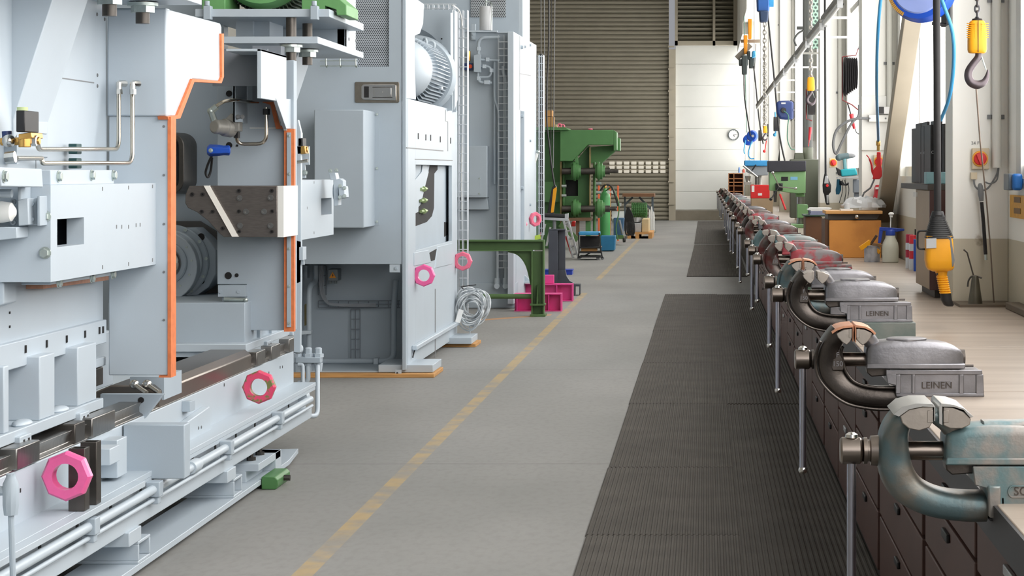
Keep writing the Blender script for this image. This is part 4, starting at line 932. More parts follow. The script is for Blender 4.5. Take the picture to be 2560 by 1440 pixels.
obj('plug_connector', MB().beam(W(1344,382,26.6),W(1336,408,26.6),.03,.03), WHITE, M3, .004); obj('plug_connector', MB().sphere(W(1345,380,26.6),.025), ZINC, M3)
obj('yellow_tag', MB().fy([(1335,590),(1350,586),(1352,597),(1337,600)],26.5,26.52), mat('tag_lime',(200,230,90),.5), M3)
bx = obj('side_box', MB().fy([(1130,365),(1218,365),(1218,494),(1130,494)],Y3-.22,Y3).fy([(1130,494),(1218,494),(1222,524),(1130,524)],Y3-.1,Y3), PAINTD, M3, .005)
obj('box_door', MB().fy([(1150,441),(1202,441),(1202,489),(1150,489)],Y3-.225,Y3-.22), PAINTD, bx); 
for x, y in ((1199,446),(1198,484)): bolt(bx, W(x,y,Y3-.225), (0,-1,0), .008, .006)
octnut(M3, (-2.13,24.8,.902), .085, PINKR, label='pink octagonal ring nut, face-on')
n_ = octnut(M3, (-2.02,25.6,.94), .088, PINKR, label='pink octagonal ring nut turned sideways'); n_.rotation_euler = (0,.15,.75)
obj('base_wedge', MB().fx([(1290,672),(1328,707),(1328,712),(1290,712)],-1.99,-2.15), PAINT, M3) if False else None

# ================================================================ olive green steel frame
GF = thing('portal_frame', 'olive green portal frame of I-beams with curved corner gusset', 'steel frame', (-2.2, 22.5, 0)); Yg = 22.5
b = MB().fy([(1060,600),(1360,600),(1360,604),(1060,604)],Yg-.07,Yg+.07).fy([(1060,625),(1330,625),(1330,628),(1060,628)],Yg-.07,Yg+.07).fy([(1060,604),(1356.5,604),(1356.5,625),(1060,625)],Yg-.006,Yg+.006)
obj('top_beam', b, GREEND, GF, .001)
b = MB().fy([(1328,628),(1332,628),(1332,786),(1328,786)],Yg-.07,Yg+.07).fy([(1356.5,604),(1360,604),(1360,786),(1356.5,786)],Yg-.07,Yg+.07).fy([(1332,628),(1356.5,628),(1356.5,786),(1332,786)],Yg-.006,Yg+.006)
obj('upright_post', MB().box(X_(1060,Yg),X_(1070,Yg),Yg-.07,Yg+.07,0,Z_(628,Yg)), GREEND, GF)
obj('upright_post', b, GREEND, GF, .001)
arc = [(1328,628)]+[(1270+58*math.sin(k*PI/16)-0, 628+86*(1-math.cos(k*PI/16))) for k in range(9)]
obj('curved_gusset', MB().fy([(1272,627),(1290,632),(1305,644),(1316,662),(1323,684),(1328,708),(1329,627)],Yg-.008,Yg+.008), GREEND, GF)
obj('gusset_flange', MB().tube(spline([W(*p,Yg) for p in ((1270,628),(1290,633),(1305,645),(1316,663),(1323,686),(1328,712))],4),.012,6), GREEND, GF)
obj('lower_bar', MB().cyl(W(1060,741,Yg),W(1330,741,Yg),.026), GREEND, GF)
obj('foot_plate', MB().fy([(1325,786),(1363,786),(1363,792),(1325,792)],Yg-.12,Yg+.12), GREEND, GF, .002)
obj('stiffener_plate', MB().fy([(1325,760),(1362,760),(1362,764),(1325,764)],Yg-.1,Yg+.08).fy([(1341,764),(1345,764),(1343,712)],Yg-.09,Yg), GREEND, GF)
# ================================================================ pink steel stands, grey wedge
def ibeam_px(x0, x1, y0, y1, Y, w_=.10, ft=.012):
    X0, X1, Z0, Z1 = X_(x0,Y), X_(x1,Y), Z_(y1,Y), Z_(y0,Y)
    return MB().box(X0,X1,Y-w_,Y+w_,Z1-ft,Z1).box(X0,X1,Y-w_,Y+w_,Z0,Z0+ft).box(X0,X1,Y-.01,Y+.01,Z0+ft,Z1-ft)
PK = mat('magenta_paint', (224,66,142), .45, 0, .06, 10)
def pinkstand(x0, x1, y0, y1, Y, label):
    r = thing('beam_stand', label, 'steel stand', (X_((x0+x1)/2,Y), Y, max(0,Z_(y1,Y))), 'magenta I-beam stands by the press')
    obj('beam_profile', ibeam_px(x0,x1,y0,y1,Y), PK, r, .001)
    for k in range(3):
        x = x0+(x1-x0)*(.05,.38,.72)[k]; obj('stiffener_rib', MB().box(X_(x,Y),X_(x,Y)+.012,Y-.095,Y+.095,Z_(y1,Y)+.012,Z_(y0,Y)-.012), PK, r)
    obj('end_plate', MB().box(X_(x1,Y)-.012,X_(x1,Y),Y-.095,Y+.095,Z_(y1,Y)+.012,Z_(y0,Y)-.012), PK, r)
    return r
pinkstand(1287,1405,733,778,23.35,'magenta I-beam stand, the nearer and lower one')
pinkstand(1287,1433,709,752,25.15,'magenta I-beam stand behind, carrying a small magenta block')
bk = obj('steel_block', MB().fy([(1356,688),(1384,688),(1384,709),(1356,709)],25.1,25.22), PK, None, .003); tag(bk, 'small magenta steel block sitting on the rear magenta stand', 'steel block')
wd = obj('corner_bracket', MB().fy([(1289,670),(1293,670),(1328,703),(1328,709),(1289,709)],25.0,25.03).fy([(1289,704),(1328,704),(1328,709),(1289,709)],24.92,25.1), PAINT, None, .002); tag(wd, 'light grey triangular bracket lying on the magenta stands', 'bracket')
# anthracite upright with curved foot
Yb = 26.3
AB = thing('steel_bracket', 'anthracite steel upright with a curved flared foot', 'steel bracket', (X_(1405,Yb), Yb, 0))
obj('upright_post', MB().fy([(1371,574),(1394,574),(1394,712),(1371,712)],Yb-.05,Yb+.1).fy([(1396,574),(1413,574),(1413,712),(1396,712)],Yb+.06,Yb+.1).fy([(1371,573),(1413,573),(1413,576),(1371,576)],Yb-.05,Yb+.1), ANTHRA, AB, .003)
obj('curved_foot', MB().fy([(1394,676),(1413,676),(1416,690),(1424,702),(1440,711),(1394,711)],Yb-.0,Yb+.1).fy([(1371,709),(1450,711),(1450,716),(1371,716)],Yb-.1,Yb+.1), ANTHRA, AB, .002)
obj('foot_channel', MB().fy([(1434,716),(1437,716),(1437,738),(1434,738)],Yb-.1,Yb+.1).fy([(1448,716),(1450,716),(1450,737),(1448,737)],Yb-.1,Yb+.1).fy([(1400,716),(1434,716),(1434,738),(1400,740)],Yb-.02,Yb+.1), ANTHRA, AB)
bb = obj('plastic_bin', MB().fy([(1412,676),(1430,676),(1430,688),(1412,688)],29.9,30.2).fy([(1361,676),(1372,676),(1372,688),(1361,688)],30.0,30.2), BLUE, None, .01) if False else None
for x0, x1, y0, y1, Y, lab in ((1412,1430,676,689,31.5,'blue plastic bin on the floor right of the anthracite upright'),(1358,1374,676,689,31.5,'blue plastic bin on the floor left of the anthracite upright')):
    bn = obj('storage_bin', MB().box(X_(x0,Y),X_(x1,Y),Y,Y+.3,0,.07).box(X_(x0,Y)-.01,X_(x1,Y)+.01,Y-.01,Y+.31,.06,.075), mat('bin_blue',(30,60,170),.4), None, .004); tag(bn, lab, 'bin')
# roller stand behind
Yr3 = 27.6
RS = thing('roller_stand', 'grey roller stand with a black roller on top', 'roller stand', (X_(1386,Yr3), Yr3, 0))
obj('roller', MB().cyl(W(1354,538,Yr3),W(1412,541,Yr3),.03), BLACK, RS)
obj('roller_frame', MB().fy([(1350,543),(1418,546),(1418,553),(1350,549)],Yr3-.04,Yr3+.04).fy([(1412,535),(1421,533),(1421,552),(1412,553)],Yr3-.03,Yr3+.03).fy([(1349,534),(1354,534),(1354,549),(1349,549)],Yr3-.03,Yr3+.03), ALU, RS, .002)
obj('post', MB().cyl((X_(1386,Yr3),Yr3,.05),(X_(1386,Yr3),Yr3,Z_(550,Yr3)),.022), GREY, RS)
obj('stand_foot', MB().box(X_(1386,Yr3)-.2,X_(1386,Yr3)+.2,Yr3-.03,Yr3+.03,0,.05).box(X_(1386,Yr3)-.03,X_(1386,Yr3)+.03,Yr3-.2,Yr3+.2,0,.05), GREY, RS)
# hanging control pendant (black and orange) with its cables
Yc = 29.0
HP = thing('control_pendant', 'black and orange crane pendant hanging in front of the green press', 'crane pendant', W(1385,535,Yc))
obj('pendant_body', MB().fy([(1380,468),(1388,462),(1391,468),(1388,500),(1384,534),(1368,533),(1374,500)],Yc-.03,Yc+.05), BLACK, HP, .006)
obj('orange_front', MB().fy([(1383,473),(1391,467),(1392,474),(1384,531),(1377,532)],Yc-.036,Yc-.03), YELLOW, HP, .002)
obj('pendant_cable', MB().tube(spline([W(1372,-60,Yc),W(1372,100,Yc),W(1368,200,Yc),W(1367,300,Yc),W(1374,370,Yc),W(1381,430,Yc),W(1387,466,Yc)],6),.011,8), BLACK, HP)
for x0, x1, Y, lab in ((1352,1353,36,'thin steel cable hanging farthest left beside the roller door'),(1360,1362,33,'thin steel cable hanging just left of the pendant cable'),(1388,1383,31,'thin pale cable hanging just right of the pendant cable'),(1379,1377,34,'dark rope hanging close behind the pendant cable')):
    c = obj('hanging_cable', MB().cyl(W(x0,-80,Y),W(x1,330 if x0 < 1365 else 420,Y),.006,seg=6), GREY if x0 != 1379 else RUBBER, None); tag(c, lab, 'cable')
# ================================================================ ribbed rubber mats
MATC = mat('mat_rubber', (82,78,73), .75, 0, .2, 3, .2, 60, spec=.2)
def rubber_mat(x0, x1, y0, y1, label, slope=0.0):
    b = MB(); n = int((x1-x0)/.0215); p = []
    pts = [(x0,.001)]; x = x0+.004
    pts.append((x0,.008))
    for i in range(n):
        xa = x0+i*(x1-x0)/n; w_ = (x1-x0)/n
        pts += [(xa+w_*.12,.008),(xa+w_*.30,.0125),(xa+w_*.66,.0125),(xa+w_*.84,.008)]
    pts += [(x1,.008),(x1,.001)]
    vs0 = [(a,y0,c) for a,c in pts]; vs1 = [(a+slope,y1,c) for a,c in pts]; m_ = len(pts)
    b.add(vs0+vs1, [(i,i+1,m_+i+1,m_+i) for i in range(m_-1)]+[tuple(range(m_)), tuple(range(2*m_-1,m_-1,-1))])
    o = obj('rubber_mat', b, MATC, None, smooth=10); tag(o, label, 'floor mat', None); return o
ys = [5.2, 8.87, 10.9, 13.9, 16.9, 20.25, 26.38]
labs = ['ribbed dark rubber mat in the aisle, the one cut by the bottom edge','ribbed rubber mat, second from the bottom edge on the aisle side','ribbed rubber mat on the aisle side beside the second nearest vise handle','ribbed rubber mat, fourth from the bottom edge on the aisle side','ribbed rubber mat, fifth from the bottom edge on the aisle side','long ribbed rubber mat with a frayed left edge before the bare gap']
for i in range(6): rubber_mat(-.49-.004*(i%2), .140, ys[i]+.004, ys[i+1]-.004, labs[i])
for i, (a, c, l) in enumerate(((5.2,13.85,'ribbed rubber strip in deep shade along the nearest bench drawers'),(13.9,26.3,'ribbed rubber strip in deep shade farther along the bench drawers'))): rubber_mat(.1405, .642, a, c, l)
MATC2 = MATC
rubber_mat(-.27, .60, 30.9, 44.5, 'dark rubber mat beyond the bare gap, nearer of the two far mats', .04)
rubber_mat(-.235, .60, 45.2, 65.5, 'dark rubber mat reaching almost to the white end wall')

# ================================================================ work benches
XB = .543; ZB = .88
TOPW = mat('bench_wood', (188,174,160), .38, 0, 0, 1.2, .12, 40, col2=(142,126,112), t=.52, tw=.28, stretch=(.8,5,1))
BROWN = mat('brown_drawer', (92,64,56), .5, 0, .12, 3)
EDGE = mat('bench_edge_steel', (58,56,58), .5, .3, .1, 6)
bys = [2.6, 6.1, 7.68, 11.2, 15.0, 20.0, 26.0, 34.0, 44.0, 56.0]
bl_ = ['nearest wooden workbench carrying the blue-green vise','wooden workbench section carrying the nearest grey vise','wooden workbench section carrying the grey vise on a green block','wooden workbench with the red vise and the yellow crane pendant above it','wooden workbench section with the orange wood cabinet on it','wooden workbench section just behind the orange wood cabinet','wooden workbench section at the green pillar drill','wooden workbench section at the blue pillar drill','last wooden workbench before the white end wall']
for i in range(len(bys)-1):
    y0, y1 = bys[i]+.004, bys[i+1]-.004
    t = thing('workbench', bl_[i], 'workbench', (1.0,(y0+y1)/2,0), 'row of workbenches along the window wall')
    obj('worktop', MB().box(XB,XW-.03 if True else 0,y0,y1,ZB-.05,ZB), TOPW, t, .003)
    obj('top_edge', MB().box(XB-.006,XB,y0,y1,ZB-.075,ZB-.002), EDGE, t)
    obj('cabinet_body', MB().box(XB+.10,XW-.08,y0,y1,.02,ZB-.05), mat('bench_dark', (44,36,34), .6), t)
    n = max(1, int((y1-y0)/1.15)) if i < 6 else 0
    for k in range(n):
        a = y0+.02+(y1-y0-.04)*k/n; c = y0+.02+(y1-y0-.04)*(k+1)/n-.05
        hs = [.08,.30,.47,.62,.735,.80] if k%2 == 0 else [.08,.42,.60,.735,.80]
        for z0, z1 in zip(hs, hs[1:]):
            dr = obj('drawer', MB().box(XB+.07,XB+.10,a,c,z0,z1-.012), BROWN, t, .003)
            obj('drawer_pull', MB().box(XB+.060,XB+.07,(a+c)/2-.06,(a+c)/2+.06,z1-.052,z1-.03), ALU if k%2 else BLACK, dr, .003)
st_ = obj('steel_rule', MB().box(XB-.01,XB,2.6,3.2,.3,.4), EDGE) if False else None

# ================================================================ bench vises
def vmat(name, c1, c2, t=.5, tw=.1, rough=.4, metal=.55, sc=9):
    return mat(name, c1, rough, metal, 0, sc, .12, 120, col2=c2, t=t, tw=tw)
V_GREY = vmat('vise_grey', (118,117,120), (160,159,164), .5, .2, .38, .8)
V_TEAL = vmat('vise_teal', (108,134,138), (152,147,142), .49, .08, .42, .45, 12)
V_RED = vmat('vise_red', (186,84,92), (150,144,146), .50, .05, .42, .3, 12)
V_BLUE = vmat('vise_pale_blue', (140,170,174), (156,160,160), .52, .08, .42, .3, 10)
V_MAR = vmat('vise_maroon', (124,72,72), (140,132,130), .5, .08, .42, .45, 12)
V_DARK = vmat('vise_arm_dark', (72,67,64), (104,97,92), .5, .2, .36, .85)
V_DTEAL = vmat('vise_arm_teal', (92,112,116), (126,116,104), .50, .10, .4, .5, 10)
V_DRED = vmat('vise_arm_red', (110,60,58), (112,104,100), .46, .07, .38, .6, 12)
JAW = mat('jaw_steel', (176,168,160), .42, .85, .1, 18, .08, 90)
SPACER = mat('spacer_green', (92,112,108), .55, .1, 0, 8, .1, 60, col2=(126,132,128), t=.5, tw=.12)
SPINDLE = mat('spindle_steel', (140,130,122), .28, 1, .1, 10)
HANDLE = mat('handle_steel', (168,168,178), .28, 1, .06, 20)
U0, V0, SC = 2253.0, 988.0, 900.0
def q(x, y): return ((x-U0)/SC, (V0-y)/SC)
def make_vise(label, body, arm, caps=None, drop=.211, text='LEINEN', spacer=0., group=None, fine=True, green=SPACER, gapopen=0., kind=0):
    """origin: bench front edge, table height; spindle points to the aisle (-x)"""
    t = thing('bench_vise', label, 'vise', (0,0,0), group)
    h = spacer
    def U(x, y, w_=0): a, b = q(x, y); return Vector((a, w_, b+h))
    # spindle head, rod, handle
    z = .098+h; xh = q(1987,0)[0]
    if kind: xh -= .012
    obj('spindle_head', MB().lathe((xh,0,z),(1,0,0),[(0,.023),(.004,.0275),(.040,.0275),(.044,.024)],28), SPINDLE, t)
    obj('collar', MB().lathe((xh+.044,0,z),(1,0,0),[(0,.020),(.004,.027),(.011,.027),(.012,.022),(.016,.022),(.018,.030),(.05,.032)],28), SPINDLE if kind else arm, t)
    obj('spindle', MB().cyl((q(2090,0)[0],0,z),(q(2240,0)[0],0,z),.0195,seg=24), SPINDLE, t)
    xb = xh+.0235
    obj('handle_bar', MB().cyl((xb,-.0,z+.03),(xb,0,-drop+h),.0095,seg=16), HANDLE, t)
    obj('handle_knob', MB().lathe((xb,0,z+.024),(0,0,1),[(0,.010),(.003,.0135),(.009,.0125),(.013,.006)],16), CHROME, t)
    obj('handle_knob', MB().lathe((xb,0,-drop+h),(0,0,1),[(-.008,.009),(-.003,.0125),(.004,.0125),(.008,.010)],16), CHROME, t)
    # C-shaped front arm: loft of rounded sections along outer / inner outlines
    if kind:
        outer = [(2082,818),(2062,838),(2048,866),(2043,905),(2047,940),(2062,972),(2085,994),(2120,1012),(2160,1022),(2205,1027),(2240,1027)]
        inner = [(2106,842),(2104,852),(2100,872),(2103,905),(2110,930),(2122,948),(2140,960),(2162,968),(2185,972),(2215,974),(2240,974)]
        dep = [.072,.070,.060,.052,.052,.052,.054,.056,.058,.06,.06]
    else:
        outer = [(2080,814),(2060,838),(2044,866),(2038,902),(2044,938),(2062,966),(2088,990),(2120,1008),(2160,1017),(2200,1021),(2240,1020)]
        inner = [(2112,845),(2110,856),(2102,876),(2107,905),(2116,930),(2132,950),(2152,960),(2175,965),(2198,967),(2218,967),(2240,967)]
        dep = [.072,.068,.056,.046,.044,.046,.050,.054,.056,.056,.056]
    rings = []; NS = 20
    def up(seq, k, n=4):
        P = [Vector((a,b,0)) for a, b in seq]; return spline(P, n)
    so, si = up(outer,0), up(inner,0); sd = spline([Vector((d,0,0)) for d in dep], 4)
    for o_, i_, d_ in zip(so, si, sd):
        A = U(o_.x,o_.y); B = U(i_.x,i_.y); c = (A+B)/2; n_ = (B-A)/2; ring = []
        for k in range(NS):
            th = 2*PI*k/NS; ct, s_ = math.cos(th), math.sin(th); e = .62
            a = math.copysign(abs(ct)**e, ct); b_ = math.copysign(abs(s_)**e, s_)
            ring.append(c+n_*a+Vector((0,b_*d_.x,0)))
        rings.append(ring)
    obj('front_arm', MB().loft(rings), arm, t, smooth=60)
    if fine:   # raised rims of the arm
        for seq, off in ((so,2.5),(si,-2.5)):
            pts = [U(a.x,a.y,-d_.x*.86) for a, d_ in zip(seq[6:], sd[6:])]
            if not kind: obj('arm_rim', MB().tube([p+Vector((0,0,0)) for p in pts], .0045, 8), arm, t, smooth=60)
    # rear jaw riser
    g = gapopen
    outer = [(2150,818),(2173,821),(2186,834),(2197,850),(2208,868),(2216,890)]
    inner = [(2134,840),(2148,852),(2160,862),(2168,876),(2169,895),(2170,910)]
    dep = [.073,.070,.060,.05,.048,.05]
    so, si = up(outer,0,4), up(inner,0,4); sd = spline([Vector((d,0,0)) for d in dep], 4); rings = []
    for o_, i_, d_ in zip(so, si, sd):
        A = U(o_.x,o_.y); B = U(i_.x,i_.y); c = (A+B)/2; n_ = (A-B)/2; ring = []
        for k in range(NS):
            th = 2*PI*k/NS; ct, s_ = math.cos(th), math.sin(th); e = .6
            ring.append(c+n_*math.copysign(abs(ct)**e, ct)+Vector((0,math.copysign(abs(s_)**e, s_)*d_.x,0)))
        rings.append(ring)
    obj('rear_jaw', MB().loft(rings), body, t, smooth=60)
    # jaws: tapered blocks with hard face plates
    D = .075
    if kind:
        lj = [(2080,829),(2096,817),(2122,812),(2140,812),(2140,838),(2133,850),(2115,856),(2096,852),(2084,842)]
        rj = [(2158,812),(2176,814),(2196,822),(2208,834),(2206,845),(2192,852),(2170,852),(2158,846)]
    else:
        lj = [(2088,830),(2106,820),(2127,818),(2127,842),(2121,852),(2114,859),(2104,853),(2092,840)]
        rj = [(2137,818),(2158,820),(2178,829),(2172,842),(2164,852),(2154,860),(2146,854),(2137,843)]
    for i_, pl in enumerate((lj, rj)):
        sx = (-1 if i_ == 0 else 1)*g*.5
        b = MB().prism([U(a,b_,-D)+Vector((sx*0,0,0)) for a, b_ in pl], (0,2*D,0)); jw = obj('jaw', b, JAW, t, .002)
        xs = (2119,2126.6) if i_ == 0 else (2137.4,2146)
        if kind: xs = (2129,2140) if i_ == 0 else (2158,2168)
        obj('jaw_plate', MB().prism([U(xs[0],819,-D-.001),U(xs[1],818,-D-.001),U(xs[1],841,-D-.001),U(xs[0],841,-D-.001)], (0,2*D+.002,0)), JAW, jw, .001)
    if caps:
        cap1 = [(2076,826),(2090,816),(2106,811),(2129.5,809),(2130.5,812),(2130,850),(2128,850),(2128,815),(2106,817),(2090,823),(2078,831)]
        cap2 = [(2186,829),(2176,819),(2160,812),(2136.5,809),(2134,812),(2134.5,852),(2136.5,852),(2137,815),(2158,817),(2173,824),(2184,834)]
        if kind:
            cap1 = [(2068,826),(2084,812),(2108,806),(2138,806),(2143,812),(2143,838),(2141,838),(2141,813),(2120,812),(2096,817),(2078,830)]
            cap2 = [(2212,830),(2196,815),(2176,808),(2154,806),(2150,812),(2150,842),(2156,846),(2156,812),(2176,812.5),(2194,818),(2206,832)]
        for cp in (cap1, cap2): obj('soft_jaw_cap', MB().prism([U(a,b_,-D-.004) for a, b_ in cp], (0,2*D+.008,0)), caps, t, .0005)
    # slide cover (upper body)
    sl = [(2164,918),(2166,890),(2170,862),(2190,855),(2224,850),(2324,852),(2360,857),(2385,865),(2401,875),(2406,892),(2408,918)]
    b = MB(); rings = []
    top = spline([Vector((a,b_,0)) for a, b_ in sl], 1)
    xs = [2164,2168,2176,2200,2240,2300,2340,2368,2388,2400,2407]
    tp = {2164:870,2168:862,2176:857,2200:852,2240:849,2300:850,2340:853,2368:858,2388:866,2400:874,2407:884}
    wd = {2164:.048,2168:.056,2176:.060,2200:.062,2240:.062,2300:.062,2340:.061,2368:.059,2388:.055,2400:.049,2407:.038}
    for x in xs:
        zt = (V0-tp[x])/SC+h; zb = (V0-907)/SC+h; u = (x-U0)/SC; w_ = wd[x]; hh = zt-zb; ring = []
        for k in range(13):
            th = PI*k/12; c_, s_ = math.cos(th), math.sin(th); ring.append(Vector((u, -math.copysign(abs(c_)**.17,c_)*w_, zb+hh*abs(s_)**.28)))
        rings.append(ring)
    obj('slide_cover', MB().loft(rings), body, t, smooth=50)
    obj('slide_lip', MB().prism([U(2165,906,-.066),U(2410,906,-.066),U(2408,919,-.066),U(2163,919,-.066)], (0,.132,0)), body, t, .003)
    if not kind: obj('cover_disc', MB().lathe(U(2268,849.5),(0,0,1),[(-.004,.056),(.003,.056),(.0045,.052)],32), body, t)
    else: obj('cover_ridge', MB().prism([U(2236,851,-.03),U(2420,851,-.03),U(2420,845,-.02),U(2236,845,-.02)], (0,.05,0)), body, t, .002)
    obj('tail_plate', MB().cyl(U(2404,895),U(2414,895),.022,seg=20), V_DARK, t)
    if not kind: obj('tail_pin', MB().cyl(U(2410,916),U(2436,916),.0035,seg=8), V_DARK, t)
    obj('guide_bar', MB().prism([U(2166,919,-.03),U(2225,919,-.03),U(2225,938,-.03),U(2178,941,-.03),U(2168,932,-.03)], (0,.06,0)), V_DARK, t, .003)
    # fixed body with recessed panels
    X0, X1 = 2212, 2450
    core = MB()
    W2 = .068
    core.prism([U(2214,924,-W2+.006),U(2449,924,-W2+.006),U(2455,987,-W2+.006),U(2240,987,-W2+.006),U(2236,958,-W2+.006),U(2216,954,-W2+.006)], (0,2*W2-.012,0))
    bo = obj('fixed_body', core, body, t, .003)
    fp_ = []
    def frame(pts): obj('body_frame', MB().prism([U(a,b_,-W2) for a, b_ in pts], (0,.007,0)), body, t, .002)
    if not kind:
        frame([(2212,921),(2450,921),(2451,933),(2212,933)]); frame([(2236,979),(2454.5,979),(2456,988),(2238,988)])
        for a, c in ((2236,2248),(2276,2284),(2393,2405),(2435,2453)): frame([(a,932),(c,932),(c+(2 if c > 2440 else 0),980),(a,980)])
        frame([(2212,930),(2238,930),(2238,960),(2216,955)])
        if text:
            p = U(2338,960,-W2-.0005+.007-.003); txt('cast_lettering', text, .026 if fine else .026, T_(p) @ FRONT, V_DARK, bo, .0015)
            obj('name_recess', MB().prism([U(2306,949,-W2+.005),U(2371,949,-W2+.005),U(2371,970,-W2+.005),U(2306,970,-W2+.005)], (0,.002,0)), body, bo)
    else:
        frame([(2212,921),(2560,921),(2560,990),(2246,990),(2236,960),(2216,955)]); obj('mount_leg', MB().prism([U(2238,955,-W2-.01),U(2262,955,-W2-.01),U(2260,1016,-W2-.01),U(2240,1012,-W2-.01)], (0,.05,0)), body, t, .004)
        obj('mount_clamp', MB().prism([U(2262,975,-W2),U(2270,975,-W2),U(2272,1020,-W2),U(2242,1020,-W2),U(2242,1014,-W2),U(2262,1014,-W2)], (0,.06,0)), EDGE, t, .003)
        core2 = MB().prism([U(2440,924,-W2+.002),U(2560,924,-W2+.002),U(2560,980,-W2+.002),U(2440,980,-W2+.002)], (0,2*W2-.004,0)); obj('fixed_body', core2, body, t, .003)
        oval = [U(2284+8*math.cos(a) if math.pi/2 < a < 1.5*math.pi else 2330+8*math.cos(a), 966-10*math.sin(a), -W2-.002) for a in [2*PI*k/28 for k in range(28)]]
        obj('oval_rim', MB().tube(oval, .0018, 6, closed=True), body, bo); txt('cast_lettering', text, .024, T_(U(2306,966,-W2-.001)) @ FRONT, V_DARK, bo, .0015)
    if text and not kind:   # size marking on the arm shield
        sh = [(2089,866),(2103,866),(2112,913),(2110,922),(2083,922),(2080,913)]
        obj('size_shield', MB().prism([U(a-3,b_+3,-.047) for a, b_ in sh], (0,.01,0)), arm, t, .003)
        txt('size_mark', 'F', .020, T_(U(2093,885,-.0482)) @ FRONT, V_GREY, t, .0012); txt('size_mark', '150', .020, T_(U(2093,908,-.0482)) @ FRONT, V_GREY, t, .0012)
    if spacer: obj('mounting_block', MB().box(q(2236,0)[0],q(2457,0)[0]+.008,-.085,.085,0,spacer), green, t, .003)
    return t
def put(t, Y, x=0.): t.location = (XB+x, Y, ZB); return t
put(make_vise('nearest vise, blue-green worn paint, cut by the right edge of the view', V_TEAL, V_DTEAL, caps=mat('aluminium_cap',(186,186,184),.35,.9,.05), drop=.50, text='SCH', kind=1), 4.10, -.001).scale = (.933,.933,.933)
put(make_vise('grey cast vise with copper jaw caps, second from the camera', V_GREY, V_DARK, caps=COPPER, drop=.211), 6.02)
put(make_vise('grey cast vise with bare jaws mounted on a green-grey block', V_GREY, V_DARK, drop=.26, spacer=.0625), 8.08)
put(make_vise('teal vise with copper caps standing just behind the bare-jawed grey vise', V_GREY, V_DTEAL, caps=COPPER, drop=.17, spacer=.055, green=V_GREY), 9.15)
put(make_vise('red vise with a raised name panel on a green block', V_RED, V_DRED, drop=.12, spacer=.0625, green=mat('block_green',(74,104,84),.55,0,0,8,.1,col2=(120,130,124),t=.55,tw=.1)), 11.35)
p1 = make_vise('dark red vise half hidden directly behind the bright red one', V_RED, V_DRED, drop=.24, spacer=.0625, text=None, fine=False); put(p1, 12.6)
p2 = make_vise('pale blue vise with round jaw ends behind the red pair', V_BLUE, vmat('vise_arm_blue',(110,140,144),(140,146,146),.5,.1,.4,.4), drop=.10, spacer=.06, text=None, fine=False); put(p2, 13.9)
p3 = make_vise('maroon vise whose back lies flat and dark, right behind the pale blue one', V_MAR, V_DRED, drop=.30, spacer=.06, text=None, fine=False); put(p3, 16.9)
p4 = make_vise('grey vise with a rounded back behind the maroon one', V_GREY, V_DARK, drop=.25, spacer=.06, text=None, fine=False); put(p4, 18.3)
far = [(p1,21.2,'reddish vise in the distance, first of the far cluster'),(p3,23.4,'maroon vise in the distant cluster beside the red metal box'),(p4,25.6,'small grey vise in the distant cluster below the red metal box'),(p4,28.2,'small grey vise level with the green pillar drill'),(p1,31.0,'small reddish vise level with the left edge of the red metal box'),(p2,34.2,'small pale vise left of the red metal box'),(p4,37.6,'tiny grey vise, fourth from the far end of the row'),(p3,41.5,'tiny maroon vise, third from the far end of the row'),(p4,45.5,'tiny grey vise before the pigeonhole shelf'),(p3,50.0,'tiny brown vise, farthest of the whole row')]
for p, Y, l in far: dup(p, (XB, Y, ZB), label=l)
# ================================================================ green press at the far left and things around it
YG = 42.0
GP = thing('green_press', 'large green press with flanged bearing rollers at the far end of the hall', 'machine', (-3.0, YG+.5, 0))
obj('rear_body', MB().fy([(1300,329),(1402,329),(1402,560),(1300,560)],YG+.7,YG+1.6), GREEN, GP)
obj('lower_body', MB().fy([(1300,455),(1402,455),(1402,505),(1300,505)],YG+.4,YG+.7), GREEN, GP)
obj('top_plate', MB().fy([(1300,318),(1412,318),(1422,325),(1300,325)],YG-.1,YG+1.4), GREEN, GP)
obj('upper_block', MB().fy([(1400,325),(1534,325),(1534,362),(1470,362),(1431,403),(1400,403)],YG,YG+.4), GREEN, GP, .01)
obj('upper_block_side', MB().fy([(1476,368),(1534,363),(1534,340),(1550,346),(1550,377),(1538,377),(1504,408),(1476,408)],YG+.5,YG+.9).fy([(1534,325),(1542,331),(1542,375),(1534,377)],YG,YG+.5), GREEN, GP, .005)
obj('main_plate', MB().fy([(1402,403),(1440,403),(1470,366),(1476,366),(1476,545),(1445,545),(1445,450),(1414,450),(1414,545),(1402,545)],YG+.42,YG+.5).fy([(1414,490),(1445,490),(1445,545),(1414,545)],YG+.42,YG+.5), GREEN, GP)
obj('opening_back', MB().fy([(1412,448),(1447,448),(1447,492),(1412,492)],YG+.52,YG+.54), DARK, GP)
TANP = mat('tan_edge', (140,124,80), .6)
obj('edge_plate', MB().fy([(1400,404),(1404,404),(1404,572),(1400,572)],YG+.2,YG+.5).fy([(1473,368),(1476,368),(1476,520),(1473,520)],YG+.2,YG+.42), TANP, GP)
for x in (1409,1486): obj('guide_column', MB().cyl(W(x,405,YG+.3),W(x,585,YG+.3),.028), GREEN, GP)
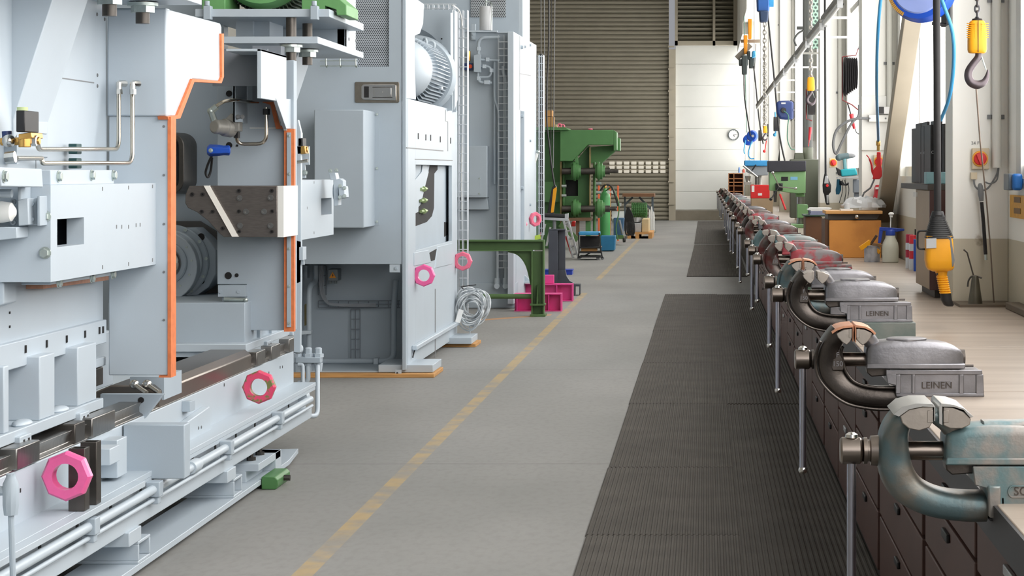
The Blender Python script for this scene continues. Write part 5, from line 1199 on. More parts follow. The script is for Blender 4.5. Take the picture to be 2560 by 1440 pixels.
for y, xr in ((428,1536),(522,1530)):
    sh = obj('roller_shaft', MB().cyl(W(1405,y,YG+.1),W(1525,y,YG+.1),.066).cyl(W(1525,y,YG+.1),W(xr+10,y,YG+.1),.035), STEELD, GP)
    for x in (1440,1500):
        p = W(x,y+(0 if y < 500 else -1),YG+.1)
        obj('flange_bearing', MB().lathe(p-Vector((.09,0,0)),(1,0,0),[(0,.13),(.04,.15),(.045,.19),(.085,.19),(.09,.16),(.14,.16),(.145,.12),(.19,.11)],28), GREEN, sh)
obj('bearing_arm', MB().fy([(1436,390),(1444,385),(1446,410),(1438,412)],YG+.05,YG+.15), GREEN, GP, .004)
for y in (465,489,458,481):
    x = 1410 if y in (465,489) else 1497
    obj('clamp_bolt', MB().cyl(W(x-6,y,YG+.1),W(x+6,y,YG+.1),.03), ZINC, GP)
obj('lower_table', MB().fy([(1404,545),(1476,545),(1476,552),(1404,552)],YG-.1,YG+.5).fy([(1440,552),(1448,552),(1448,600),(1440,600)],YG,YG+.1), mat('rusty_plate',(120,92,70),.7,.2), GP)
obj('press_leg', MB().box(X_(1404,YG),X_(1412,YG),YG,YG+.2,0,.6).box(X_(1464,YG),X_(1476,YG),YG,YG+.2,0,.6).box(X_(1300,YG),X_(1400,YG),YG+.5,YG+1.5,0,.5), GREEN, GP)
obj('diagonal_foot', MB().beam(W(1400,560,YG-.3),W(1445,600,YG-.3),.1,.07,up=(0,1,0)), GREEND, GP)
def one(name, mb, m, label, cat, group=None, bevel=0, **k):
    o = obj(name, mb, m, None, bevel, **k); tag(o, label, cat, group); return o
one('cardboard_box', MB().fy([(1363,292),(1384,292),(1384,317.5),(1363,317.5)],YG+.2,YG+.5), CARD, 'brown cardboard box, lower one stacked on the green press', 'box', bevel=.005)
one('cardboard_box', MB().fy([(1363,276),(1381,276),(1381,291),(1363,291)],YG+.2,YG+.5), CARD, 'brown cardboard box, upper one stacked on the green press', 'box', bevel=.005)
one('lime_box', MB().fy([(1350,276),(1362,276),(1362,317.5),(1350,317.5)],YG+.2,YG+.4), mat('lime_card',(190,220,70),.6), 'lime yellow box standing upright on the green press', 'box')
one('wooden_block', MB().fy([(1384,311),(1392,311),(1392,318),(1384,318)],YG+.2,YG+.5), mat('pale_wood',(200,180,140),.7), 'pale wooden block lying beside the boxes on the green press', 'block')
for x, y, l in ((1399,314,'small pink ring on the green press, left of the pair'),(1407,316,'small pink ring on the green press, right of the pair'),(1476,323,'pink ring lying flat at the middle of the green press top')):
    p = W(x,y,YG+.15)
    one('lifting_ring', MB().torus(p,(0,1,0) if x < 1470 else (0,0,1),.032,.014,20,8), PINKR, l, 'lifting ring')
# trolley, ladder, crate, bottle
Yk = 37.0; TR = thing('workshop_trolley', 'black workshop trolley with blue top tray and castors', 'trolley', (X_(1477,Yk), Yk, 0))
def kx(x): return X_(x,Yk)
obj('tray', MB().fy([(1446,580),(1498,580),(1498,588),(1446,588)],Yk-.2,Yk+.25), AZURE, TR, .01, label='blue plastic top tray')
for x in (1446,1498): obj('frame_leg', MB().tube([W(x,582,Yk-.2),W(x+(2 if x < 1470 else 3),620,Yk-.2),W(x+(0 if x < 1470 else 8),645,Yk-.2)],.012), BLACK, TR)
for y in (617,629,640): obj('shelf', MB().fy([(1448,y),(1502,y),(1502,y+4),(1448,y+4)],Yk-.2,Yk+.25), BLACK, TR, .004)
obj('rear_panel', MB().fy([(1450,590),(1498,590),(1498,616),(1450,616)],Yk+.1,Yk+.12), RUBBER, TR)
obj('wooden_tray', MB().fy([(1453,620),(1492,620),(1492,628),(1453,628)],Yk-.15,Yk+.1), CARD, TR); 
for x in (1449,1496,1507): 
    y = 650 if x != 1496 else 646
    obj('castor', MB().lathe((kx(x),Yk-.18,.032),(0,1,0),[(0,.03),(.03,.03)],18), GREY, TR)
obj('crossed_brace', MB().beam(W(1450,645,Yk),W(1480,630,Yk),.02,.02,up=(0,1,0)), GREY, TR)
Yl = 37.6; LD = thing('ladder', 'folded aluminium ladder leaning by the anthracite upright', 'ladder', (X_(1425,Yl), Yl, 0))
for (a, c) in (((1408,548),(1434,650)),((1419,546),(1446,646))): obj('side_rail', MB().beam(W(*a,Yl),W(*c,Yl),.03,.08,up=(0,1,0)), ALU, LD)
for k in range(5):
    f = (k+.6)/5.3; obj('rung', MB().cyl(W(1408+26*f,548+102*f,Yl),W(1419+27*f,546+100*f,Yl),.018), ALU, LD)
obj('red_rail', MB().beam(W(1414,590,Yl+.1),W(1436,655,Yl+.1),.03,.05,up=(0,1,0)), RED, LD)
LD2 = thing('ladder', 'second red-edged ladder section behind the roller stand', 'ladder', (X_(1367,38.5), 38.5, 0))
for (a, c) in (((1363,560),(1352,610)),((1376,568),(1366,615))): obj('side_rail', MB().beam(W(*a,38.5),W(*c,38.5),.03,.08,up=(0,1,0)), ALU, LD2)
obj('red_rail', MB().beam(W(1358,566,38.5),W(1350,590,38.5),.03,.05,up=(0,1,0)), RED, LD2)
one('blue_crate', MB().fy([(1501,590),(1538,590),(1536,626),(1503,627)],40.8,41.3), mat('crate_blue',(30,110,150),.5,0,.1), 'blue metal crate on the floor right of the trolley', 'crate', bevel=.008)
GB = thing('gas_cylinder', 'bright green gas cylinder standing behind the blue crate', 'gas cylinder', (X_(1513,43.6), 43.6, 0))
p = (X_(1513,43.6),43.6,0)
obj('cylinder_body', MB().lathe(p,(0,0,1),[(0,.10),(.02,.105),(.98,.105),(1.06,.09),(1.12,.04),(1.17,.03)],24), mat('cylinder_green',(84,160,96),.4,0,.05), GB)
obj('valve', MB().lathe(p,(0,0,1),[(1.17,.025),(1.22,.03),(1.26,.02)],10), BRASS, GB)
for dx in (0,12): obj('pressure_gauge', MB().lathe(W(1522+dx*.85,480,43.5),(0,-1,0),[(0,.035),(.03,.035)],20), WHITE, GB)
obj('gas_hose', MB().tube(spline([W(1513,478,43.5),W(1530,470,43.4),W(1545,500,43.3),W(1547,530,43.3),W(1540,570,43.3),W(1545,600,43.3)],6),.012,6), GREEN, GB)
obj('gas_hose', MB().tube(spline([W(1500,478,43.3),W(1512,463,43.3),W(1528,466,43.3),W(1538,490,43.3),W(1545,515,43.3)],6),.018,6), RUBBER, GB)
one('red_canister', MB().fy([(1432,553),(1438,553),(1438,566),(1428,566),(1428,556)],43.0,43.2), RED, 'small red canister under the green press', 'canister', bevel=.01)
one('blue_canister', MB().fy([(1440,555),(1447,555),(1447,568),(1440,568)],43.0,43.2), BLUE, 'small blue canister under the green press', 'canister', bevel=.01)
for x, l in ((1497,'orange steel post behind the gas cylinder, left of three'),(1525,'orange steel post behind the gas cylinder, middle of three'),(1545,'orange steel post tip, right of three')):
    one('orange_post', MB().box(X_(x-2,47),X_(x+2,47),47,47.08,0,Z_(464,47)), mat('post_orange',(232,110,60),.5), l, 'post')
WM = thing('welding_unit', 'blue wheeled welding unit with hanging grey cables', 'welding unit', (X_(1545,44.5), 44.5, 0))
obj('unit_body', MB().fy([(1534,545),(1560,545),(1556,590),(1534,594)],44.5,44.9), mat('unit_blue',(60,96,130),.5), WM, .01)
obj('unit_top', MB().fy([(1528,508),(1552,508),(1552,516),(1528,516)],44.4,44.7), ALU, WM); obj('white_panel', MB().fy([(1530,528),(1560,528),(1560,556),(1530,556)],44.75,44.8), WHITE, WM)
obj('wheel', MB().lathe(W(1558,600,44.2),(1,.3,0),[(0,.05),(.04,.05)],16), RUBBER, WM)
obj('unit_base', MB().fy([(1530,588),(1558,588),(1562,598),(1530,597)],44.4,44.6), GREEND, WM); obj('tow_tube', MB().tube([W(1548,550,44.3),W(1556,585,44.3)],.025,8), GREY, WM)
hc = MB(); random.seed(3)
for k in range(9):
    x = 1562+k*2; hc.tube(spline([W(1570+random.uniform(-3,3),518,46),W(x,545,46),W(x+1,575+random.uniform(0,10),46),W(x+5,588,46),W(x+9,575,46),W(x+4,540,46),W(1572,518,46)],4),.009,5)
one('cable_bundle', hc, RUBBER, 'thick bundle of dark cables hanging left of the green drum', 'cable bundle')
TB_ = thing('work_table', 'narrow wooden-topped table with steel trestle legs before the roller door', 'table', (X_(1597,55), 55, 0))
obj('table_top', MB().fy([(1556,484),(1636,484),(1636,492),(1556,492)],54.6,55.6), mat('table_brown',(120,84,56),.6), TB_, .005)
for a, c in (((1582,493),(1562,512)),((1598,493),(1628,524)),((1631,493),(1631,536))): obj('table_leg', MB().beam(W(*a,55),W(*c,55),.05,.05,up=(0,1,0)), mat('leg_grey_blue',(80,92,100),.5), TB_)
obj('table_leg', MB().box(X_(1560,55),X_(1564,55),55,55.06,0,Z_(492,55)).box(X_(1629,55),X_(1633,55),55.4,55.46,0,Z_(492,55)), MATS['leg_grey_blue'], TB_)
dm = MB(); p0 = W(1579,526,50); p1 = W(1618,525,50); L_ = (p1-p0).length
prof = []
for k in range(9):
    t0 = L_*k/8; prof += [(t0-.0+.001*k,.155),(t0+.016,.175),(t0+.03,.155)] if k < 8 else [(L_,.155)]
dm.lathe(p0,(p1-p0),sorted(prof),28)
for k in range(8):
    for j in range(20):
        th = 2*PI*j/20; dm.obox(p0+Vector((L_*k/8+.018,.17*math.cos(th),.17*math.sin(th))),(.012,0,0),(0,.012*math.sin(th)+.002,.012*math.cos(th)+.002),(0,.012*math.cos(th),.012*math.sin(th)))
gd = one('cable_drum', dm, GREENM if False else GREEN, 'green studded drum lying on the pallet in front of the table', 'drum')
PT = thing('pallet', 'wooden pallet stacked low by the end of the yellow line', 'pallet', (X_(1598,49), 49, 0))
obj('deck', MB().box(X_(1568,49),X_(1632,49),48.6,50.6,.10,.14), WOODP, PT)
for x in (1570,1590,1622): obj('pallet_block', MB().box(X_(x,49),X_(x+9,49),48.6,50.6,0,.10), WOODP, PT)
one('steel_billet', MB().box(X_(1583,48.9),X_(1604,48.9),48.8,49.6,.14,.34), ALU, 'bright steel block on the pallet under the green drum', 'steel block', bevel=.01)
one('wooden_block', MB().box(X_(1605,48.9),X_(1622,48.9),48.8,50.1,.14,.435), mat('pale_wood',(200,180,140),.7), 'pale wooden block on the pallet under the right part of the drum', 'block', bevel=.01)
one('steel_pot', MB().lathe((X_(1592,49.2),49.3,.34),(0,0,1),[(0,.05),(.02,.1),(.12,.10)],20), ALU, 'shallow steel pot on the steel block under the green drum', 'pot')
one('green_jack', MB().cyl(W(1606,577,53),W(1634,579,53),.045,.02).cyl(W(1634,577,53),W(1637,576,53),.05), GREEND, 'green hydraulic jack arm lying right of the pallet', 'jack')
for i, (x, h) in enumerate(((1624,.55),(1629,.62),(1634,.5))):
    one('bottle', MB().lathe((X_(x,52),52,.05),(0,0,1),[(0,.025),(h-.1,.025),(h,.012)],12), WHITE, ['white canister left in the row by the table leg','taller white canister in the row by the table leg','white canister right in the row by the table leg'][i], 'canister')

# ================================================================ things on the bench (table height ZB)
def bx_at(x, Y): return X_(x, Y)
# orange wood cabinet with board, plastic bag, knob
Yo = 15.6; OC = thing('wooden_cabinet', 'orange-brown wooden bench cabinet with a raised lid board and ball knob', 'cabinet', (X_(2134,Yo), Yo+.2, ZB))
OW = mat('orange_plywood', (222,150,70), .5, 0, 0, 3, .04, 60, col2=(186,118,54), t=.62, tw=.12)
obj('cabinet_body', MB().box(X_(2073,Yo),X_(2203,Yo),Yo,Yo+.5,ZB,Z_(551,Yo)), OW, OC, .003)
obj('cabinet_side', MB().box(X_(2063,Yo),X_(2073,Yo)-.001,Yo+.03,Yo+.5,ZB,Z_(549,Yo)), mat('plywood_edge',(96,66,44),.6), OC)
obj('tray_insert', MB().fy([(2070,536),(2200,536),(2192,549),(2070,550)],Yo+.03,Yo+.45), mat('grey_drawer',(80,76,72),.5), OC)
obj('lid_board', MB().box(X_(2064,Yo),X_(2206,Yo),Yo-.02,Yo+.42,Z_(535,Yo),Z_(527,Yo)), mat('lid_wood',(214,160,96),.5,0,.1), OC, .003)
obj('ball_knob', MB().sphere(W(2142,542,Yo-.04),.015).cyl(W(2142,544,Yo-.03),W(2142,544,Yo+.03),.008), CHROME, OC)
# crumpled plastic bag
pb = MB(); random.seed(11); rr = []
for i in range(7):
    th = PI*(i+.3)/7.3/1.9; ring = []
    for k in range(22):
        a = 2*PI*k/22; R = .135*math.sin(th+.15)*(1+random.uniform(-.16,.16)); ring.append(Vector((R*1.15*math.cos(a), R*.9*math.sin(a), .085*math.cos(th)*(1+random.uniform(-.2,.2)))))
    rr.append(ring)
pb.loft(rr); pb.move(T_(W(2158,523,Yo+.2)))
m_ = mat('plastic_film', (238,240,242), .25, 0, .02, 3, .3, 30); m_.node_tree.nodes['Principled BSDF'].inputs['Transmission Weight'].default_value = .35
bag = one('plastic_bag', pb, m_, 'crumpled translucent plastic bag on the orange cabinet', 'plastic bag', smooth=25)
one('paper_sheet', MB().box(X_(2100,Yo+.15),X_(2130,Yo+.15),Yo+.02,Yo+.2,Z_(527,Yo),Z_(527,Yo)+.012), mat('paper_white',(246,246,244),.7), 'white paper sheet at the left of the plastic bag', 'paper')
one('glass_jar', MB().lathe(W(2118,526,Yo+.06)+Vector((0,0,-.004)),(0,0,1),[(0,.02),(.05,.02),(.055,.017)],16), m_, 'small clear jar before the plastic bag', 'jar')
# pile of papers and wooden box left of it
Yp = 18.4
wb = one('wooden_box', MB().box(X_(2014,Yp),X_(2055,Yp),Yp,Yp+.4,ZB,Z_(542,Yp)), mat('walnut_box',(112,76,52),.6,0,.15,6), 'dark brown box with green top under the pile of papers', 'box', bevel=.003)
obj('box_top', MB().box(X_(2010,Yp),X_(2075,Yp),Yp-.02,Yp+.42,Z_(541,Yp),Z_(537,Yp)), mat('dark_green_top',(60,84,70),.5), wb, .002)
random.seed(5)
for k in range(9):
    z = Z_(537,Yp)+k*.0065; dx = random.uniform(-.01,.012); x1 = 2076 if k > 5 else 2062
    one('paper_stack', MB().box(X_(2024,Yp)+dx,X_(x1,Yp)+dx,Yp-.01,Yp+.32,z,z+.0058), mat('paper_white',(246,246,244),.7) if k > 4 else mat('paper_bluish',(150,156,186),.7), ['lowest grey-blue folder of the pile by the green drill','grey-blue folder second from the bottom of the pile','grey-blue folder third from the bottom of the pile','grey-blue folder in the middle of the pile','top grey-blue folder of the pile','white booklet resting on the grey-blue folders','white booklet second above the folders','white booklet just below the top one','topmost white booklet of the pile by the green drill'][k], 'papers', 'pile of papers')
# spray bottle
Ys = 14.8; SB = thing('spray_bottle', 'translucent pump spray bottle with a blue handle', 'spray bottle', (X_(2226,Ys), Ys, ZB)); c = Vector((X_(2226,Ys),Ys,ZB))
obj('bottle_body', MB().lathe(c,(0,0,1),[(0,.05),(.005,.056),(.10,.058),(.135,.052),(.165,.036),(.185,.032)],32), mat('milky_plastic',(214,214,200),.35,0,.03), SB)
obj('pump_head', MB().lathe(c,(0,0,1),[(.185,.034),(.215,.034),(.225,.028)],20).fy([(2199,568),(2240,570),(2261,572),(2261,577),(2240,580),(2199,576)],Ys-.012,Ys+.012).fy([(2199,570),(2208,574),(2202,608),(2195,608)],Ys-.01,Ys+.01), mat('spray_blue',(38,70,170),.4), SB, .003)
obj('pump_rod', MB().cyl(c+Vector((0,0,.22)),W(2227,542,Ys),.004), WHITE, SB); obj('pump_knob', MB().sphere(W(2228,535,Ys),.02,(1,1,.6)).cyl(W(2228,535,Ys),W(2228,543,Ys),.011), WHITE, SB)
# tin with brushes
Yt2 = 14.9; c = Vector((X_(2180,Yt2),Yt2,ZB))
tn = thing('paint_tin', 'paint-smeared grey tin holding brushes', 'tin', c)
obj('tin_body', MB().lathe(c,(0,0,1),[(0,.054),(.105,.054),(.107,.057),(.112,.057)],32), mat('smeared_tin',(150,150,158),.5,.4,0,12,.1,col2=(190,190,196),t=.5,tw=.1), tn)
for (a, b_, m, w_, l) in (((2176,612),(2192,588),mat('brush_dark',(82,62,48),.5),.016,'dark wooden brush handle leaning right in the tin'),((2176,604),(2150,622),YELLOW,.032,'yellow brush head hanging over the left rim of the tin'),((2180,610),(2214,617),mat('brush_tan',(150,116,80),.6),.02,'tan brush lying across the right rim of the tin'),((2190,622),(2200,632),YELLOW,.024,'small yellow brush end at the right of the tin')):
    one('paint_brush', MB().beam(W(*a,Yt2-.03),W(*b_,Yt2-.05),.012,w_,up=(0,0,1)), m, l, 'brush', bevel=.002)
# spray cans
for x, Y, cap, l in ((2274,13.9,mat('can_crimson',(170,24,60),.4),'spray can with crimson cap, left of the pair'),(2283,13.7,mat('can_red',(214,40,56),.4),'spray can with red label, right of the pair')):
    c = Vector((X_(x,Y),Y,ZB)); o = thing('spray_can', l, 'spray can', c)
    obj('can_body', MB().lathe(c,(0,0,1),[(0,.026),(.16,.026),(.17,.022)],20), mat('can_white',(205,208,214),.3,.4), o); obj('cap', MB().lathe(c,(0,0,1),[(.165,.0255),(.215,.0255),(.22,.022)],20), cap, o); obj('label_band', MB().lathe(c,(0,0,1),[(.07,.0265),(.12,.0265)],20), cap, o)
one('blue_tube', MB().cyl((X_(2290,13.5),13.5,ZB),(X_(2290,13.5),13.5,ZB+.2),.016), BLUE, 'blue tube standing right of the spray cans', 'tube')
# grey-brown locker with binders
LK = thing('bench_locker', 'grey-brown metal locker on the bench behind the crane pendant', 'locker', (1.26, 11.3, ZB))
LM = mat('locker_taupe', (172,150,124), .5, 0, .08, 2, .04)
obj('locker_body', MB().box(1.10,XW-.02,10.62,11.3,ZB+.04,1.41).box(1.22,XW-.02,11.3,11.98,ZB+.04,1.41), LM, LK, .004)
obj('locker_top', MB().box(1.09,XW-.01,10.6,12.05,1.41,1.44), mat('locker_dark',(70,62,56),.5), LK, .003); obj('locker_plinth', MB().box(1.13,XW-.03,10.65,11.28,ZB,ZB+.04), MATS['locker_dark'], LK)
obj('label_holder', MB().box(1.092,1.10,11.2,11.36,1.37,1.395), WHITE, LK); obj('keyhole', MB().box(1.096,1.10,11.3,11.33,1.17,1.20), DARK, LK)
obj('locker_front', MB().box(1.10,1.40,10.60,10.62,ZB+.04,1.41), mat('locker_front_maroon',(78,48,44),.5), LK)
for i, (x0, x1, Y) in enumerate(((2285,2294,11.9),(2295,2302,11.6),(2303,2309,11.45),(2311,2318,11.3),(2319,2331,11.1),(2333,2349,11.0),(2351,2364,10.9))):
    o = one('ring_binder', MB().box(X_(x0,Y),X_(x1,Y),Y-.14,Y+.14,1.441,1.441+.30+.02*(i%2)), mat('binder_black',(44,42,42),.5,0,.2,40), ['black ring binder farthest left on the locker','black ring binder second from left on the locker','black ring binder third from left on the locker','black binder fourth from left with a green spine line','wide marbled binder just left of the hanging cable','black binder mostly behind the hanging cable','black binder with a red spine label beside the column'][i], 'binder', bevel=.002)
    if i == 6: obj('spine_label', MB().box(X_(x1,Y)-.014,X_(x1,Y)-.003,Y-.145,Y-.14,1.53,1.73), mat('label_red',(236,80,80),.5), o, label='red spine label'); obj('spine_label', MB().box(X_(x1,Y)-.014,X_(x1,Y)-.003,Y-.145,Y-.14,1.77,1.785), WHITE, o)
    if i == 3: obj('spine_label', MB().box(X_(x0,Y)+.002,X_(x0,Y)+.005,Y-.145,Y-.14,1.55,1.74), mat('line_green',(70,130,100),.5), o)
    if i in (0,1,2,4): obj('finger_ring', MB().torus((X_((x0+x1)/2,Y),Y-.143,1.60),(0,1,0),.007,.0015,16,6), ALU, o)
one('turquoise_box', MB().box(X_(2312,10.7),X_(2365,10.7),10.62,10.74,1.441,1.50), mat('box_turquoise',(130,170,176),.5), 'flat turquoise box in front of the binders', 'box', bevel=.003)
# pillar drills
def drill(Y, x0, x1, ytop, label, head, cover, pair, ybase):
    t = thing('pillar_drill', label, 'drill', (X_((x0+x1)/2,Y), Y, ZB)); s = Y/F
    zt = Z_(ytop,Y); H = zt-ZB
    return t
Yd = 24.0; GD = thing('pillar_drill', 'light green pillar drill with black belt cover and star handle', 'drill', (X_(1998,Yd), Yd+.1, ZB))
LG = mat('drill_green', (134,178,124), .45, 0, .05, 4)
obj('drill_head', MB().fy([(1924,428),(2014,428),(2014,483),(1994,484),(1924,476)],Yd,Yd+.30), LG, GD, .006)
obj('belt_cover', MB().fy([(1920,402),(2015,402),(2015,428),(1920,430)],Yd-.03,Yd+.33), BLACK if False else mat('cover_black',(52,52,60),.5), GD, .006)
obj('column', MB().cyl((X_(2003,Yd),Yd+.16,ZB),(X_(2003,Yd),Yd+.16,Z_(480,Yd)),.045), STEEL, GD)
obj('column_collar', MB().fy([(1990,484),(2012,484),(2012,492),(1990,492)],Yd+.08,Yd+.24).fy([(1993,510),(2020,512),(2020,545),(1993,545)],Yd+.06,Yd+.26), LG, GD, .006)
obj('base_plate', MB().box(X_(1935,Yd),X_(2025,Yd),Yd-.1,Yd+.35,ZB,ZB+.04), LG, GD, .006)
hub = W(1948,467,Yd-.06)
obj('feed_hub', MB().cyl(W(1948,467,Yd),hub,.04).box(hub.x-.04,hub.x+.04,Yd-.05,Yd,hub.z-.04,hub.z+.04), BLACK, GD, .004)
for (x, y) in ((1932,432),(1989,471),(1927,498)):
    p = W(x,y,Yd-.12); obj('feed_handle', MB().cyl(hub,p,.007).sphere(p,.018), CHROME if y != 498 else BLACK, GD)
obj('spindle_quill', MB().cyl(W(1938,475,Yd+.05),W(1938,505,Yd+.05),.022,.016), STEELD, GD)
obj('nameplate', MB().fy([(1953,442),(1970,442),(1970,452),(1953,452)],Yd-.003,Yd), BLACK, GD); obj('blue_sticker', MB().fy([(1976,442),(1994,442),(1994,450),(1976,450)],Yd-.003,Yd), mat('sticker_blue',(130,190,225),.5), GD)
obj('red_lever', MB().cyl(W(1950,486,Yd-.02),W(1964,524,Yd-.1),.012), RED, GD)
Yb2 = 36.0; BD = thing('pillar_drill', 'grey pillar drill with bright blue belt cover', 'drill', (X_(1890,Yb2), Yb2, ZB))
obj('belt_cover', MB().fy([(1861,401),(1921,401),(1921,415),(1861,415)],Yb2-.05,Yb2+.4), mat('cover_azure',(60,150,210),.45), BD, .01)
obj('drill_head', MB().fy([(1866,415),(1920,415),(1920,438),(1890,440),(1866,430)],Yb2,Yb2+.3), mat('head_grey',(150,156,162),.5), BD, .01)
obj('column', MB().cyl((X_(1893,Yb2),Yb2+.2,ZB),(X_(1893,Yb2),Yb2+.2,Z_(436,Yb2)),.035), STEEL, BD); obj('column', MB().cyl((X_(1902,Yb2),Yb2+.2,ZB),(X_(1902,Yb2),Yb2+.2,Z_(436,Yb2)),.02), WHITE, BD)
obj('feed_lever', MB().cyl(W(1858,414,Yb2-.1),W(1894,443,Yb2-.1),.018), CHROME, BD); obj('feed_lever', MB().cyl(W(1880,426,Yb2-.12),W(1890,412,Yb2-.12),.012), BLACK, BD)
obj('chuck_group', MB().cyl(W(1870,440,Yb2),W(1870,458,Yb2),.05,.03).box(X_(1860,Yb2),X_(1878,Yb2),Yb2-.1,Yb2+.1,Z_(462,Yb2),Z_(455,Yb2)), CHROME, BD)
obj('base_plate', MB().box(X_(1862,Yb2),X_(1912,Yb2),Yb2-.2,Yb2+.3,ZB,ZB+.04), GREY, BD)
# red metal box on a crate
Yrb = 27.6
cr_ = one('crate', MB().box(X_(1878,Yrb),X_(1932,Yrb),Yrb-.02,Yrb+.35,ZB,Z_(496,Yrb)), mat('crate_tan',(170,146,116),.7,0,.1), 'tan wooden crate under the red metal box', 'crate', bevel=.004)
rb = one('metal_box', MB().box(X_(1877,Yrb),X_(1924,Yrb),Yrb,Yrb+.3,Z_(496,Yrb)+.002,Z_(462,Yrb)), RED, 'bright red metal box with white stickers left of the green drill', 'box', bevel=.006)
obj('white_sticker', MB().fy([(1879,464),(1886,464),(1886,480),(1879,480)],Yrb-.004,Yrb), WHITE, rb); obj('white_sticker', MB().fy([(1895,483),(1905,483),(1905,489),(1895,489)],Yrb-.004,Yrb), WHITE, rb)
# pigeonhole shelf
Yph = 45.0; PH = thing('pigeonhole_shelf', 'small wooden pigeonhole shelf near the white end wall', 'shelf', (X_(1839,Yph), Yph+.1, ZB))
SW = mat('shelf_wood', (190,130,84), .6, 0, .1)
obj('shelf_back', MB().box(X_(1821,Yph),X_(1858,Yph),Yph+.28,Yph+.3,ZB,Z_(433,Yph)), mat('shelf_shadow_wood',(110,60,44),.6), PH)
b = MB()
for x in (1821,1834,1857): b.box(X_(x,Yph),X_(x+1.6,Yph),Yph,Yph+.28,ZB,Z_(433,Yph))
obj('upright', b, SW, PH); b = MB()
for y in (433,446,455,464,478,492): b.box(X_(1821,Yph),X_(1858,Yph),Yph,Yph+.28,Z_(y+1.6,Yph),Z_(y,Yph))
obj('shelf_board', b, SW, PH)
one('glue_bottle', MB().lathe(W(1848,431.9,Yph+.1),(0,0,1),[(0,.022),(.08,.022),(.12,.008)],12), mat('bottle_blue_white',(110,150,210),.4), 'small blue and white bottle on the pigeonhole shelf', 'bottle')
one('red_bottle', MB().lathe(W(1859,431.9,Yph+.15),(0,0,1),[(0,.03),(.06,.025),(.08,.01)],12), mat('bottle_orange_red',(200,90,70),.4), 'small orange-red bottle at the right end of the pigeonhole shelf', 'bottle')
# dark green cabinet and exhaust pipe behind the green drill
DC = thing('tall_cabinet', 'tall dark olive cabinet with exhaust pipes behind the green drill', 'cabinet', (1.2, 27.1, ZB)); DG = mat('olive_cabinet', (84,88,74), .5, 0, .06)
Yc2 = 26.2
obj('cabinet_body', MB().fy([(1976,398),(2052,398),(2052,545),(1976,545)],Yc2,Yc2+.3), DG, DC, .01)
obj('exhaust_pipe', MB().cyl((X_(2021,Yc2),Yc2+.25,Z_(398,Yc2)),(X_(2021,Yc2),Yc2+.25,Z_(0,Yc2)+.6),.062), mat('pipe_dark',(64,66,64),.5,.3), DC)
obj('pipe_socket', MB().cyl((X_(2021,Yc2),Yc2+.25,Z_(398,Yc2)),(X_(2021,Yc2),Yc2+.25,Z_(368,Yc2)),.07).fy([(1988,382),(2008,382),(2010,398),(1986,398)],Yc2+.05,Yc2+.25), DG, DC)
b = MB().fy([(1988,-60),(2007,-60),(2007,382),(1988,382)],Yc2+.1,Yc2+.25); obj('white_duct', b, WHITE, DC)
# ================================================================ wall-mounted and hanging things
def switch(x, y, Y, label, r=.034, tx=None):
    t = thing('rotary_switch', label, 'switch', W(x,y,Y)); w_ = .041
    obj('switch_plate', MB().box(X_(x,Y)-w_,X_(x,Y)+w_,Y-.03,Y,Z_(y,Y)-.05,Z_(y,Y)+.05), mat('switch_cream',(212,198,170),.5), t, .004)
    obj('yellow_ring', MB().lathe(W(x,y,Y-.03),(0,-1,0),[(0,r+.004),(.008,r+.002)],28), YELLOW, t)
    obj('red_knob', MB().lathe(W(x,y,Y-.03),(0,-1,0),[(0,r-.003),(.02,r-.005),(.022,r-.012)],28).obox(W(x,y,Y-.056),(.008,0,.004),(0,.008,0),(-.01,0,.024)), RED, t, .001)
    return t
sw1 = switch(2450,397,10.2,'red rotary main switch on the nearest column')
txt('wall_writing','24 F1',.022,T_(W(2441,358,10.197)) @ FRONT, GREY, sw1, .0004)
obj('switch_plate', MB().fy([(2428,431),(2443,431),(2443,448),(2428,448)],10.17,10.2), MATS['switch_cream'], sw1)
obj('switch_cable', MB().tube(spline([W(2434,449,10.17),W(2438,466,10.17),W(2452,476,10.17),W(2470,470,10.17),W(2490,440,10.17),W(2496,420,10.17)],6),.0045,6).tube(spline([W(2463,455,10.17),W(2475,459,10.17),W(2492,450,10.17),W(2497,418,10.17)],6),.004,6), GREY, sw1)
switch(2197,404,16.1,'red rotary switch on the second column, behind the air gun',.034)
switch(2083,407,21.9,'red rotary switch on the third column beside the cordless drill',.034)
# air tool hanging on the first column
AT = thing('air_tool', 'thin grey and black air hose end clipped to the nearest column', 'hose', W(2450,460,10.15))
obj('coupling', MB().lathe(W(2450,458,10.15),(W(2454,505,10.15)-W(2450,458,10.15)),[(0,.006),(.012,.012),(.03,.014),(.05,.014),(.085,.010)],12), GREY, AT)
obj('hose', MB().tube([W(2454,505,10.15),W(2459,560,10.15),W(2464,636,10.15)],.009,10), RUBBER, AT); obj('hose_nipple', MB().cyl(W(2464,630,10.15),W(2465,650,10.15),.007), ZINC, AT)
